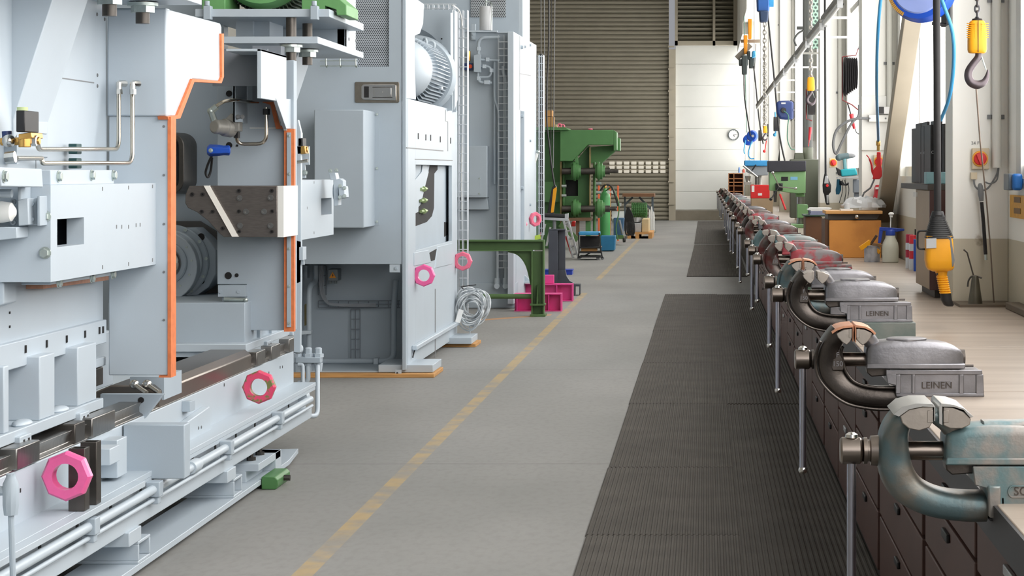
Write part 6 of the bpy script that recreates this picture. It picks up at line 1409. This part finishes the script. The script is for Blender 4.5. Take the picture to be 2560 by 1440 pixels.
# oil can
OC2 = thing('oil_can', 'old dark oil can with a long bent spout against the nearest column', 'oil can', (X_(2438,9.98),9.98,ZB)); c = Vector((X_(2438,9.98),9.98,ZB))
obj('can_body', MB().lathe(c,(0,0,1),[(0,.034),(.01,.034),(.12,.018),(.14,.014)],20), mat('oily_metal',(96,92,80),.4,.6,.2,14), OC2)
obj('spout', MB().tube(fillet([c+Vector((0,0,.13)),W(2422,636,9.98),W(2408,624,9.98)],.02),[.005]*3+[.0035]*5), STEELD, OC2) if False else obj('spout', MB().tube([c+Vector((-.005,0,.13)),W(2418,632,9.98),W(2409,624,9.98)],.0035,8), STEELD, OC2)
obj('trigger', MB().tube(spline([c+Vector((.03,0,.13)),c+Vector((-.01,0,.14)),c+Vector((-.03,0,.12)),c+Vector((-.035,0,.09))],5),.004,8), STEELD, OC2)
one('drain_strip', MB().box(1.165,XW-.01,9.9,10.19,ZB,ZB+.012), mat('grimy_strip',(110,98,84),.7), 'grimy metal strip on the bench at the foot of the nearest column', 'metal strip')
one('bench_rail', MB().box(1.36,XW-.005,6.2,9.8,ZB,ZB+.03), mat('grimy_strip',(110,98,84)), 'dark wooden rail along the wall at the back of the nearest bench', 'rail', bevel=.004)
# blue roll holder and yellow sign on the wall
BR = thing('roll_holder', 'blue box-shaped dispenser on the wall under the nearest window', 'dispenser', (1.40, 10.05, 1.3))
obj('dispenser_body', MB().box(X_(2517,9.9),1.425,9.7,9.9,Z_(475,9.9),Z_(434,9.9)), mat('dispenser_blue',(30,104,180),.35), BR, .012)
obj('dispenser_side', MB().box(X_(2509,9.9),X_(2517,9.9)+.01,9.74,9.9,Z_(475,9.9),Z_(434,9.9)), mat('dispenser_grey',(96,108,118),.4), BR, .004)
ys_ = one('warning_plate', MB().box(1.422,1.429,9.6,10.1,Z_(545,9.9),Z_(488,9.9)), mat('plate_amber',(220,160,40),.5,0,.15,40), 'amber safety plate on the wall under the blue dispenser', 'sign')
obj('pictogram', MB().box(1.420,1.422,9.75,9.95,1.36,1.385).box(1.420,1.422,9.75,9.95,1.31,1.335), mat('plate_brown',(120,84,30),.5), ys_)
# chain hoist hook (yellow)
Yh = 9.0; HK = thing('hoist_hook', 'large yellow chain hoist block with a steel hook, nearest of the hooks', 'hoist hook', W(2443,212,Yh))
def hook(HK, cx, y0, Y, k=1.0, chain_top=-70, nch=0):
    """block from y0 down; k = size factor relative to the near one"""
    s = k*Y/F
    def P(dx, dy, d=0): return Vector((X_(cx,Y)+dx*s, Y+d, Z_(y0,Y)-dy*s))
    b = MB(); prof = []
    rings = []
    for dy, hw, hd in ((0,16,15),(3,19,17),(16,22,19),(50,24,20),(72,24,20),(79,22,18),(81,18,15)):
        ring = [P(hw*math.copysign(abs(math.cos(a))**.6,math.cos(a)), dy, hd*s*math.copysign(abs(math.sin(a))**.6,math.sin(a))) for a in [2*PI*j/24 for j in range(24)]]; rings.append(ring)
    obj('block_housing', MB().loft(rings), YELLOW, HK, smooth=50)
    if nch:
        for j in range(8):
            for sg in (-1,1): obj('grip_rib', MB().prism([P(sg*8,8+j*5.0,-20*s),P(sg*27,6+j*5.0,-12*s),P(sg*27,8+j*5.0,-12*s),P(sg*8,10.4+j*5.0,-20*s)], (0,.012,0)), YELLOW, HK)
        obj('split_line', MB().prism([P(-.8,0,-20.8*s),P(.8,0,-20.8*s),P(.8,80,-20.8*s),P(-.8,80,-20.8*s)],(0,.002,0)), DARK, HK)
        obj('top_collar', MB().lathe(P(0,0),(0,0,1),[(0,14*s),(5*s,12*s)],16), DARK, HK)
    pts = [P(3,80),P(2,92),P(-10,108),P(-20,124),P(-22,140),P(-15,154),P(0,160),P(16,154),P(24,140),P(27,122)]
    rad = [8*s,9*s,9.5*s,10*s,10.5*s,11*s,11*s,9*s,6*s,1.5*s]
    sp_ = spline(pts, 4); rr_ = [rad[min(int(i/4),9)]*(1-(i%4)/4)+rad[min(int(i/4)+1,9)]*(i%4)/4 for i in range(len(sp_))]
    obj('hook', MB().tube(sp_, rr_, 12), mat('hook_steel',(98,90,94),.4,.8,.15,16), HK, smooth=60)
    obj('safety_latch', MB().beam(P(10,86),P(22,122),.004,7*s,up=(0,1,0)), ZINC, HK)
hook(HK, 2443, 52, Yh, 1.0, nch=1)
def chain(parent, x, Y, ya, yb, link, r, m=ZINC):
    b = MB(); z = Z_(yb,Y); zt = Z_(ya,Y); k = 0
    while z < zt:
        a = 0 if k%2 == 0 else 1; pts = []
        for j in range(14):
            th = 2*PI*j/14; u = link*.36*math.sin(th); v = link*.62*math.cos(th); pts.append((X_(x,Y)+(u if a == 0 else 0), Y+(u if a else 0), z+v))
        b.tube(pts, r, 6, closed=True); z += link*.92; k += 1
    return obj('chain', b, m, parent, label=None)
chain(HK, 2443, Yh, -20, 52, .027, .0038, mat('chain_steel',(110,110,114),.35,.9))
one('pull_cord', MB().tube([W(2440,214,9.3),W(2450,350,9.5),W(2466,500,9.8),W(2476,620,9.95),W(2485,760,10.05)],.0035,6), mat('cord_beige',(130,116,104),.7), 'thin brown cord running from the big hook down to the bench', 'cord')
# yellow crane pendant with thick cable
Yq = 8.6; CP = thing('crane_pendant', 'large yellow and black crane control pendant hanging over the bench', 'crane pendant', W(2345,760,Yq)); s_ = Yq/F
def R8(cx, y, hw, hd, e=.5, n=24, dx=0): return [W(cx,y,Yq)+Vector((hw*s_*math.copysign(abs(math.cos(a))**e,math.cos(a)), hd*s_*math.copysign(abs(math.sin(a))**e,math.sin(a)), 0)) for a in [2*PI*j/n for j in range(n)]]
obj('pendant_cable', MB().cyl(W(2341,-60,Yq),W(2344,540,Yq),.0145,seg=18), RUBBER, CP)
rings = [R8(2344,528,14,14,.9),R8(2344,538,17,17,.8)]
for j in range(11):
    y = 541+j*5.0; hw = 18+j*1.75; rings += [R8(2344+j*.3,y,hw,hw*.85,.6),R8(2344+j*.3,y+3,hw+.8,hw*.85+.8,.6),R8(2344+j*.3,y+3.1,hw-1.4,hw*.85-1.4,.6),R8(2344+j*.3,y+4.9,hw-1.2,hw*.85-1.2,.6)]
obj('boot', MB().loft(rings), BLACK, CP, smooth=30)
obj('pendant_body', MB().loft([R8(2346,589,33,26,.35),R8(2347,600,34,28,.35),R8(2348,650,36,28,.35),R8(2350,668,34,27,.35),R8(2350,674,30,24,.4),R8(2350,678,20,18,.5)]), YELLOW, CP, smooth=40)
obj('side_pad', MB().prism([W(2366,590,Yq-.043),W(2378,592,Yq-.043),W(2387,650,Yq-.043),W(2384,666,Yq-.043),W(2380,668,Yq-.043),W(2375,620,Yq-.043)], (0,.07,0)), GREY, CP, .003)
obj('info_plate', MB().fy([(2316,597),(2341,595),(2341,620),(2316,621)],Yq-28*s_-.003,Yq-27*s_+.002), ALU, CP)
obj('guard_loop', MB().tube(fillet([W(2316,577,Yq),W(2294,577,Yq),W(2294,623,Yq),W(2314,623,Yq)],.015),.004,8), BLACK, CP)
rings = [R8(2352,674,17,15,.7)]
for j in range(8):
    y = 690+j*5.6; cx = 2355+j*1.1; rings += [R8(cx,y,12.5,12,.8),R8(cx,y+1.2,14.5,14,.8),R8(cx,y+3.6,14.5,14,.8),R8(cx,y+5,12.5,12,.8)]
obj('bellows_handle', MB().loft(rings), YELLOW, CP, smooth=30)
obj('rubber_tip', MB().loft([R8(2364,733,14,13,.8),R8(2366,750,14,13,.8),R8(2372,762,13,12,.9),R8(2374,766,8,8,.9)]), BLACK, CP, smooth=60)
obj('handle_stud', MB().cyl(W(2343,685,Yq-.02),W(2343,685,Yq-.03),.004), DARK, CP)
# blue hose reel with hose and air gun
Yw = 9.7; HR = thing('hose_reel', 'big blue hose reel hanging high, cut by the top edge', 'hose reel', W(2302,58,Yw)); ctr = W(2303,-30,Yw); rr2 = 87*Yw/F
obj('reel_rim', MB().lathe(ctr,(-.35,-.94,0),[(-.045,rr2*.9),(-.04,rr2*.98),(-.01,rr2),(.0,rr2*.97),(.02,rr2*.96),(.05,rr2*.9),(.055,rr2*.76)],56), mat('reel_blue',(34,84,196),.3), HR, smooth=40)
obj('reel_cover', MB().lathe(ctr+Vector((-.35,-.94,0))*.055,(-.35,-.94,0),[(0,rr2*.76),(.006,rr2*.72),(.008,rr2*.3)],48), mat('reel_lilac',(150,168,226),.4), HR)
obj('reel_hub', MB().lathe(ctr+Vector((-.35,-.94,0))*.06,(-.35,-.94,0),[(0,.045),(.02,.04)],24), BLACK, HR)
mA = mat('decal_gold', (186,140,60), .5); dirn = Vector((-.35,-.94,0)).normalized(); sx_ = Vector((.94,-.35,0)).normalized()
b = MB()
for k in range(12):
    a0 = PI+.32+k*.062; p = [ctr+dirn*.048+(sx_*math.cos(a)+Vector((0,0,1))*math.sin(a))*rr2*r_ for a, r_ in ((a0,.93),(a0+.05,.93),(a0+.05,.83),(a0,.83))]; b.prism(p, dirn*.008)
obj('gold_lettering', b, mA, HR)
t_ = Matrix((( .94,0,-.35,0),(-.35,0,-.94,0),(0,1,0,0),(0,0,0,1)))
obj('reel_bracket', MB().box(X_(2365,Yw),X_(2375,Yw),Yw-.02,Yw+.2,Z_(60,Yw),Z_(-80,Yw)).cyl(W(2330,58,Yw+.02),W(2365,62,Yw+.02),.008), RUBBER, HR)
BH = thing('air_hose', 'light blue air hose looping down from the big blue reel', 'hose', W(2290,240,9.4))
obj('hose', MB().tube(spline([W(2230,-90,9.6),W(2205,-20,9.6),W(2194,100,9.8),W(2192,230,10.5),W(2195,320,11.6),W(2196,352,12.0)],8),.0075,10), CYANHOSE, BH)
obj('hose', MB().tube(spline([W(2335,-60,9.3),W(2358,10,9.3),W(2381,80,9.4),W(2384,160,9.6),W(2374,240,9.8),W(2352,300,10.0)],8),.0085,10), CYANHOSE, BH)
Yg2 = 12.0; AG = thing('air_gun', 'red air blow gun hanging on the blue hose', 'air gun', W(2192,455,Yg2))
obj('hose_coupling', MB().lathe(W(2196,350,Yg2),(0,0,-1),[(0,.008),(.01,.013),(.03,.013),(.032,.009),(.06,.009)],12), BRASS, AG)
obj('gun_body', MB().loft([[W(x+dx,y,Yg2+dy) for dx, dy in ((-w_,-.01),(-w_,.012),(w_,.012),(w_,-.01))] for x, y, w_ in ((2197,380,5),(2197,415,6),(2194,425,11),(2194,440,11),(2190,448,9))]), RED, AG, .004)
obj('trigger_lever', MB().tube(spline([W(2166,387,Yg2),W(2173,396,Yg2),W(2179,412,Yg2),W(2181,430,Yg2),W(2186,440,Yg2)],5),[.003]*6+[.006]*15,8), RED, AG)
obj('nozzle', MB().tube([W(2186,448,Yg2),W(2176,470,Yg2),W(2160,482,Yg2),W(2156,492,Yg2)],.005,8), GREY, AG)
# connection box on the second column
Ye = 16.15; EB = thing('connection_box', 'white connection box with grey cable on the second column', 'junction box', W(2205,305,Ye))
obj('front_plate', MB().fy([(2172,287),(2236,287),(2236,305),(2172,305)],Ye-.09,Ye-.05), WHITE, EB, .004); obj('upper_case', MB().fy([(2198,267),(2236,267),(2236,285),(2198,285)],Ye-.12,Ye-.05), mat('case_dark_white',(225,225,225),.5), EB, .004)
obj('black_socket', MB().fy([(2197,267),(2210,267),(2210,284),(2197,284)],Ye-.125,Ye-.12), BLACK, EB)
for x in (2174,2193,2214,2233): obj('screw_hole', MB().lathe(W(x,296,Ye-.09),(0,-1,0),[(0,.007),(.001,.007)],12), GREY, EB)
obj('mount_board', MB().fy([(2154,240),(2240,240),(2240,376),(2154,376)],Ye-.05,Ye-.002), WHITE, EB, .003)
obj('grey_cable', MB().tube(spline([W(2172,297,Ye-.07),W(2150,296,Ye-.1),W(2120,303,Ye-.1),W(2092,325,Ye-.1),W(2083,360,Ye-.1),W(2090,384,Ye-.1),W(2105,355,Ye-.1),W(2128,310,Ye-.1),W(2146,290,Ye-.1),W(2148,262,Ye-.1)],7),.010,8), GREY, EB)
# black cable reel on bracket (third bay)
Yv = 18.2; KR = thing('cable_reel', 'black cable reel with red bracket seen edge-on in the third bay', 'cable reel', W(2124,250,Yv))
b = MB()
for j in range(7): b.lathe(W(2110+j*4.7,192-j*1.5,Yv),(1,0,0),[(0,.155-.006*j),(.012,.17-.006*j),(.016,.155-.006*j)],28)
obj('cable_winding', b, RUBBER, KR); obj('reel_flange', MB().cyl(W(2107,193,Yv),W(2109,193,Yv),.13), BLACK, KR)
obj('reel_bracket', MB().tube([W(2106,142,Yv),W(2106,250,Yv),W(2130,262,Yv),W(2146,275,Yv)],.006,6).tube([W(2106,142,Yv),W(2140,138,Yv),W(2146,120,Yv)],.005,6), mat('bracket_rust',(130,60,60),.5), KR)
obj('red_plug', MB().cyl(W(2127,285,Yv),W(2136,322,Yv),.016,.012).cyl(W(2132,284,Yv),W(2133,295,Yv),.006), mat('plug_red',(190,40,50),.4), KR)
obj('plug_cable', MB().tube(spline([W(2119,258,Yv),W(2124,275,Yv),W(2128,290,Yv)],4).copy(),.006,6).tube(spline([W(2137,322,Yv),W(2142,332,Yv),W(2150,336,Yv)],4),.004,6), BLACK, KR)
# cordless drill on wall bracket
Yz = 18.6; CD = thing('cordless_drill', 'teal and grey cordless drill resting on a shelf by the third column', 'cordless drill', W(2112,440,Yz))
obj('drill_motor', MB().cyl(W(2096,393,Yz),W(2122,389,Yz),.028,.026).sphere(W(2097,394,Yz),.029), mat('drill_grey',(96,116,120),.4), CD)
obj('chuck', MB().lathe(W(2121,390,Yz),(1,0,.05),[(0,.022),(.03,.02),(.045,.017),(.06,.008)],18), GREY, CD); obj('grip', MB().beam(W(2111,396,Yz),W(2113,424,Yz),.03,.035,up=(0,1,0)), mat('grip_teal',(110,160,166),.5), CD, .008)
obj('battery_pack', MB().fy([(2101,424),(2140,420),(2144,438),(2104,442)],Yz-.05,Yz+.05), mat('teal_shell',(40,164,176),.4), CD, .01); obj('battery_base', MB().fy([(2090,418),(2102,424),(2104,440),(2096,438)],Yz-.04,Yz+.04), BLACK, CD, .006)
SH = thing('wall_shelf', 'small metal wall shelf with grey boxes under the cordless drill', 'wall shelf', W(2120,446,Yz))
obj('shelf_plate', MB().fy([(2094,443),(2146,441),(2146,445),(2094,446)],Yz-.08,Yz+.1), ALU, SH); obj('grey_case', MB().fy([(2134,448),(2152,448),(2152,482),(2134,482)],Yz-.03,Yz+.08).fy([(2136,482),(2150,482),(2150,520),(2136,520)],Yz+.0,Yz+.08), mat('case_bluegrey',(140,148,158),.5), SH, .005)
for k, (a, c_) in enumerate((((2106,450),(2098,508)),((2112,450),(2110,505)),((2120,455),(2116,512)))): obj('loose_wire', MB().tube(spline([W(*a,Yz),W((a[0]+c_[0])/2+4,478,Yz),W(*c_,Yz)],5),.003,6), BLACK, SH)
one('teal_glove', MB().loft([[W(x+dx,y,Yz-.05+dy) for dx, dy in ((-w_,0),(0,-.02),(w_,0),(0,.02))] for x, y, w_ in ((2096,448,4),(2097,465,6),(2096,475,7),(2094,486,4))]), mat('cloth_teal',(20,80,104),.8), 'dark teal cloth hanging from the small wall shelf', 'cloth')
one('black_tool', MB().loft([[W(x+dx,y,Yz-.06+dy) for dx, dy in ((-w_,0),(0,-.03),(w_,0),(0,.03))] for x, y, w_ in ((2102,452,3),(2106,462,8),(2112,464,6),(2120,458,3))]), BLACK, 'black clamp tool hanging under the small wall shelf', 'tool')
# dark pendant with red button
Yn = 19.8; PN = thing('control_pendant', 'black pendant with a red button hanging in front of the third column', 'crane pendant', W(2066,512,Yn))
obj('pendant_cable', MB().cyl(W(2062,-60,Yn),W(2064,434,Yn),.010,seg=10), BLACK, PN)
obj('pendant_body', MB().loft([[W(x,y,Yn)+Vector((w_*Yn/F*math.cos(a),w_*.8*Yn/F*math.sin(a),0)) for a in [2*PI*j/12 for j in range(12)]] for x, y, w_ in ((2064,434,3),(2065,448,7),(2067,463,11),(2067,480,10),(2066,486,6),(2068,505,5),(2070,512,4))]), BLACK, PN)
obj('silver_face', MB().fy([(2063,440),(2069,440),(2072,459),(2060,459)],Yn-.035,Yn-.02).fy([(2066,488),(2072,488),(2071,508),(2067,508)],Yn-.03,Yn-.01), ALU, PN, .003); obj('red_button', MB().lathe(W(2068,464,Yn-.035),(0,-1,0),[(0,.014),(.012,.011)],16), RED, PN)
# red fire alarm style box on second column, red
RB2 = thing('red_lamp', 'red plug-shaped lamp fixed low on the second column', 'lamp', W(2198,500,16.1))
obj('lamp_body', MB().loft([[W(2197,y,16.05)+Vector((w_*16/F*math.copysign(abs(math.cos(a))**.6,math.cos(a)),.03*math.sin(a),0)) for a in [2*PI*j/16 for j in range(16)]] for y, w_ in ((462,8),(468,11),(484,12),(490,14),(500,15))]), mat('lamp_red',(206,56,64),.35), RB2); obj('white_band', MB().fy([(2189,468),(2206,468),(2206,473),(2189,473)],16.01,16.03), WHITE, RB2)
# smaller hooks and chains farther away
H2 = thing('hoist_hook', 'small yellow chain hoist hook in front of the dark exhaust pipe', 'hoist hook', W(2027,250,24)); hook(H2, 2027, 193, 24, .42); chain(H2, 2027, 24, -30, 193, .05, .007, mat('chain_light',(176,172,164),.4,.6))
K2 = thing('cable_reel', 'black oval cable reel just below the small yellow hook', 'cable reel', W(2030,290,25)); obj('cable_winding', MB().cyl(W(2021,254,25),W(2037,254,25),.155), RUBBER, K2); obj('reel_bracket', MB().tube([W(2016,222,25),W(2016,297,25),W(2030,302,25)],.008,6), MATS['bracket_rust'], K2)
one('red_plug', MB().cyl(W(2026,318,25),W(2023,350,25),.02,.014).cyl(W(2023,350,25),W(2021,366,25),.005), MATS['plug_red'], 'red plug hanging in front of the dark exhaust pipe', 'plug')
# navy hose reel box
Y9 = 31.0; NR = thing('hose_reel', 'navy blue square-cornered hose reel on a far column', 'hose reel', W(1964,300,Y9))
obj('reel_case', MB().fy([(1940,256),(1948,252),(1972,251),(1984,254),(1984,298),(1965,299),(1950,297),(1942,284)],Y9,Y9+.2), BLUED, NR, .03, seg=3); obj('reel_side', MB().fy([(1976,249),(1987,254),(1988,294),(1978,302)],Y9+.05,Y9+.25), BLACK, NR, .01)
obj('reel_hub', MB().lathe(W(1959,276,Y9),(0,-1,0),[(0,.04),(.05,.035)],20), BLACK, NR); obj('hose_end', MB().tube(spline([W(1959,277,Y9-.05),W(1971,290,Y9-.06),W(1969,320,Y9-.05),W(1969,350,Y9-.05),W(1978,372,Y9-.03),W(1992,373,Y9)],6),.008,6), mat('hose_green',(60,110,90),.5), NR)
obj('label_patch', MB().fy([(1953,256),(1964,256),(1964,260),(1953,260)],Y9-.004,Y9), ALU, NR)
K3 = thing('cable_reel', 'black reel below the navy hose reel', 'cable reel', W(1941,325,36)); obj('cable_winding', MB().cyl(W(1934,310,36),W(1948,310,36),.12), RUBBER, K3); obj('hose_end', MB().cyl(W(1938,280,36),W(1939,340,36),.012).sphere(W(1937,337,36),.03), AZURE, K3)
# hook and reels farther
H3 = thing('hoist_hook', 'tiny amber hoist hook near the bright blue reels', 'hoist hook', W(1913,350,42)); hook(H3, 1913, 315, 42, .22); chain(H3, 1912, 42, 60, 315, .09, .012, MATS['chain_light'])
K4 = thing('cable_reel', 'dark disc-like reel right of the bright blue reels', 'cable reel', W(1900,352,44)); obj('cable_winding', MB().cyl(W(1896,339,44),W(1904,339,44),.11), RUBBER, K4)
K5 = thing('cable_reel', 'dark reel hanging right of the tiny amber hook', 'cable reel', W(1919,345,44.5)); obj('cable_winding', MB().cyl(W(1917,326,44.5),W(1922,326,44.5),.13), RUBBER, K5)
for x, y, Y, l in ((1882,340,47,'bright blue hose reel, right and nearer of the far pair'),(1872,350,50,'bright blue hose reel, left and farther of the far pair')):
    t = thing('hose_reel', l, 'hose reel', W(x,y+18,Y)); obj('reel_drum', MB().lathe(W(x,y,Y),(-.3,-.95,0),[(-.05,.11),(0,.125),(.06,.125),(.10,.10)],24), BLUE, t); obj('reel_hub', MB().lathe(W(x,y,Y-.1),(0,-1,0),[(0,.03),(.03,.03)],12), ALU, t)
    obj('hose_end', MB().tube(spline([W(x-8,y,Y-.1),W(x-12,y+25,Y-.1),W(x-10,y+35,Y-.1)],5) if x < 1880 else spline([W(x-2,y+12,Y-.1),W(x-11,y+42,Y-.1),W(x-6,y+56,Y-.1),W(x+4,y+56,Y-.1)],5),.014,6), CYANHOSE, t)
one('red_cord_end', MB().tube(spline([W(1916,352,42),W(1914,365,42),W(1912,378,42)],4),.01,6).sphere(W(1911,378,42),.03), RED, 'red cord with a small red grip under the tiny amber hook', 'cord')
# long inclined cables from the overhead crane
for pts, Y, r, l in (([(1860,40),(1866,300),(1868,330)],50,.008,'thin greenish cable hanging at the far left of the wall cables'),([(1860,185),(1861,240),(1868,290),(1876,340)],46,.014,'black cable swinging from the dark trolley motor'),([(1884,165),(1890,220),(1898,300),(1908,360)],44,.014,'black cable dropping from the second trolley motor'),([(1914,-40),(1920,40),(1936,200),(1948,330),(1962,402)],33,.013,'long dark slanted cable crossing in front of the window wall'),([(1951,300),(1953,350),(1947,402)],34,.014,'dark cable hanging down to the green drill')):
    c = obj('hanging_cable', MB().tube(spline([W(a,b_,Y) for a, b_ in pts],8),r,8), RUBBER if r > .01 else mat('hose_green',(60,110,90)), None); tag(c, l, 'cable')
# crane trolley with orange suspension arms and blue motor
CT = thing('crane_trolley', 'orange-armed hoist trolley with dark motors high at the far end', 'hoist trolley', W(1862,185,47))
for x, y0, y1 in ((1875,47,97),(1864,88,135)): obj('orange_arm', MB().fy([(x-5,y0),(x+5,y0),(x+4,y1),(x-4,y1)],46.9,47.1), mat('arm_orange',(236,150,26),.5), CT, .01)
obj('trolley_beam', MB().beam(W(1842,146,47),W(1876,112,47),.12,.12,up=(0,1,0)), mat('beam_taupe',(130,122,110),.5), CT); obj('cross_tube', MB().beam(W(1852,103,47.2),W(1900,103,47.2),.07,.06,up=(0,1,0)), MATS['beam_taupe'], CT)
obj('trolley_motor', MB().fy([(1847,148),(1871,146),(1871,163),(1848,164)],46.8,47.1).fy([(1854,138),(1869,138),(1868,186),(1855,186)],46.75,47.0), mat('motor_dark',(60,70,70),.5), CT, .02)
obj('trolley_motor', MB().fy([(1873,142),(1887,142),(1885,170),(1873,170)],46.8,47.1).fy([(1868,127),(1876,127),(1876,148),(1868,148)],46.8,47.1), MATS['motor_dark'], CT, .02)
obj('blue_motor', MB().fy([(1880,128),(1888,126),(1890,142),(1879,146)],46.7,46.9), AZURE, CT, .02); obj('white_housing', MB().fy([(1889,108),(1900,114),(1903,140),(1892,152),(1890,172),(1886,172)],46.9,47.1), WHITE, CT, .02)
HM = thing('chain_hoist', 'blue electric chain hoist cut by the top edge above the far bays', 'chain hoist', W(1911,54,30)); 
obj('hoist_body', MB().lathe(W(1908,30,30),(0,0,1),[(0,.06),(.01,.09),(.28,.10)],20).fy([(1895,-20),(1922,-20),(1922,28),(1895,28)],29.9,30.1), mat('hoist_blue',(40,90,160),.4), HM, .01)
obj('chain_bag', MB().fy([(1898,26),(1922,26),(1920,54),(1900,54)],29.85,30.1), mat('hoist_navy',(40,60,90),.5), HM, .02); obj('hoist_motor', MB().cyl(W(1922,5,30),W(1934,5,30),.07), AZURE, HM)
chain(HM, 1912, 30, 54, 300, .06, .007, MATS['chain_light'])
# fluorescent light strip running along the window wall
for i, (ya, yb) in enumerate(((15.2,17.4),(17.6,19.9),(20.1,22.6),(22.8,25.6),(25.9,29.2),(29.5,33.6),(34,40))):
    X = .95; Zc = 2.69
    t = thing('light_fitting', ['fluorescent light fitting nearest the camera along the window wall','second light fitting from the camera along the window wall','third light fitting from the camera along the window wall','fourth light fitting from the camera along the window wall','fifth light fitting from the camera along the window wall','sixth light fitting from the camera along the window wall','farthest light fitting of the row along the window wall'][i], 'light fitting', (X,(ya+yb)/2,Zc), 'row of light fittings along the window wall')
    obj('rail', MB().box(X-.022,X+.022,ya,yb,Zc+.03,Zc+.06), mat('rail_grey',(124,122,116),.5,.2), t); obj('light_tube', MB().cyl((X,ya+.1,Zc),(X,yb-.1,Zc),.018), mat('tube_white',(235,236,232),.4), t)
    obj('suspension_arm', MB().box(X,1.42,yb-.05,yb-.03,Zc+.04,Zc+.06), WHITE, t); 
    for yy in (ya+.05,yb-.15): obj('tube_holder', MB().box(X-.02,X+.02,yy,yy+.04,Zc-.03,Zc+.03), ALU, t)
# black pipe bracket column in third bay and perforated panel
pp = one('perforated_board', MB().fy([(2031,-60),(2047,-60),(2047,122),(2031,122)],27.3,27.34), perf('perforated_green_board',(150,180,164),(60,80,72),.05), 'pale green perforated board high beside the third column', 'panel')
one('cable_arm', MB().cyl(W(1992,70,26.0),W(2008,70,26.0),.02).tube(spline([W(2008,76,26),W(1994,85,26),W(1986,100,26),W(1991,115,26)],5),.012,6), mat('pipe_dark',(64,66,64)), 'short dark cable arm sticking out of the exhaust pipe', 'cable arm')  # cable arm fixed to the exhaust pipe
# mounting arms
to_wall(KR,2146,120,Yv,1.43); to_wall(K2,2030,225,25,1.43); to_wall(NR,1984,275,Y9,1.43); to_wall(K3,1941,300,36,1.43); to_wall(K4,1900,335,44,1.43); to_wall(K5,1919,330,44.5,1.43)
obj('jib_arm', MB().box(.9,1.43,Yh-.04,Yh+.04,2.25,2.33), YELLOW, HK); obj('jib_arm', MB().box(1.1,1.43,23.95,24.05,3.5,3.58), YELLOW, H2); obj('jib_arm', MB().box(.75,1.43,29.95,30.05,4.0,4.1), YELLOW, HM)
# wall clock
CK = thing('wall_clock', 'round white wall clock on the white end wall', 'clock', W(1834,337,YB)); pc = W(1834,337,YB-.04)
obj('clock_rim', MB().lathe_closed(pc,(0,1,0),[(-.03,.172),(-.03,.150),(.03,.150),(.03,.172)],40), mat('rim_grey',(90,100,104),.4,.3), CK); obj('clock_face', MB().lathe(pc,(0,1,0),[(0,.155),(.02,.155)],40), mat('clock_white',(236,238,236),.5), CK)
obj('clock_hand', MB().beam(pc+Vector((0,-.01,0)),pc+Vector((.09,-.01,.0)),.012,.006,up=(0,1,0)), BLACK, CK); obj('clock_hand', MB().beam(pc+Vector((0,-.012,0)),pc+Vector((.03,-.012,-.06)),.014,.006,up=(0,1,0)), BLACK, CK)
b = MB()
for k in range(12):
    a = 2*PI*k/12; d_ = Vector((math.sin(a),0,math.cos(a))); b.beam(pc+Vector((0,-.008,0))+d_*.125,pc+Vector((0,-.008,0))+d_*.142,.008,.004,up=(0,1,0))
obj('hour_mark', b, BLACK, CK)
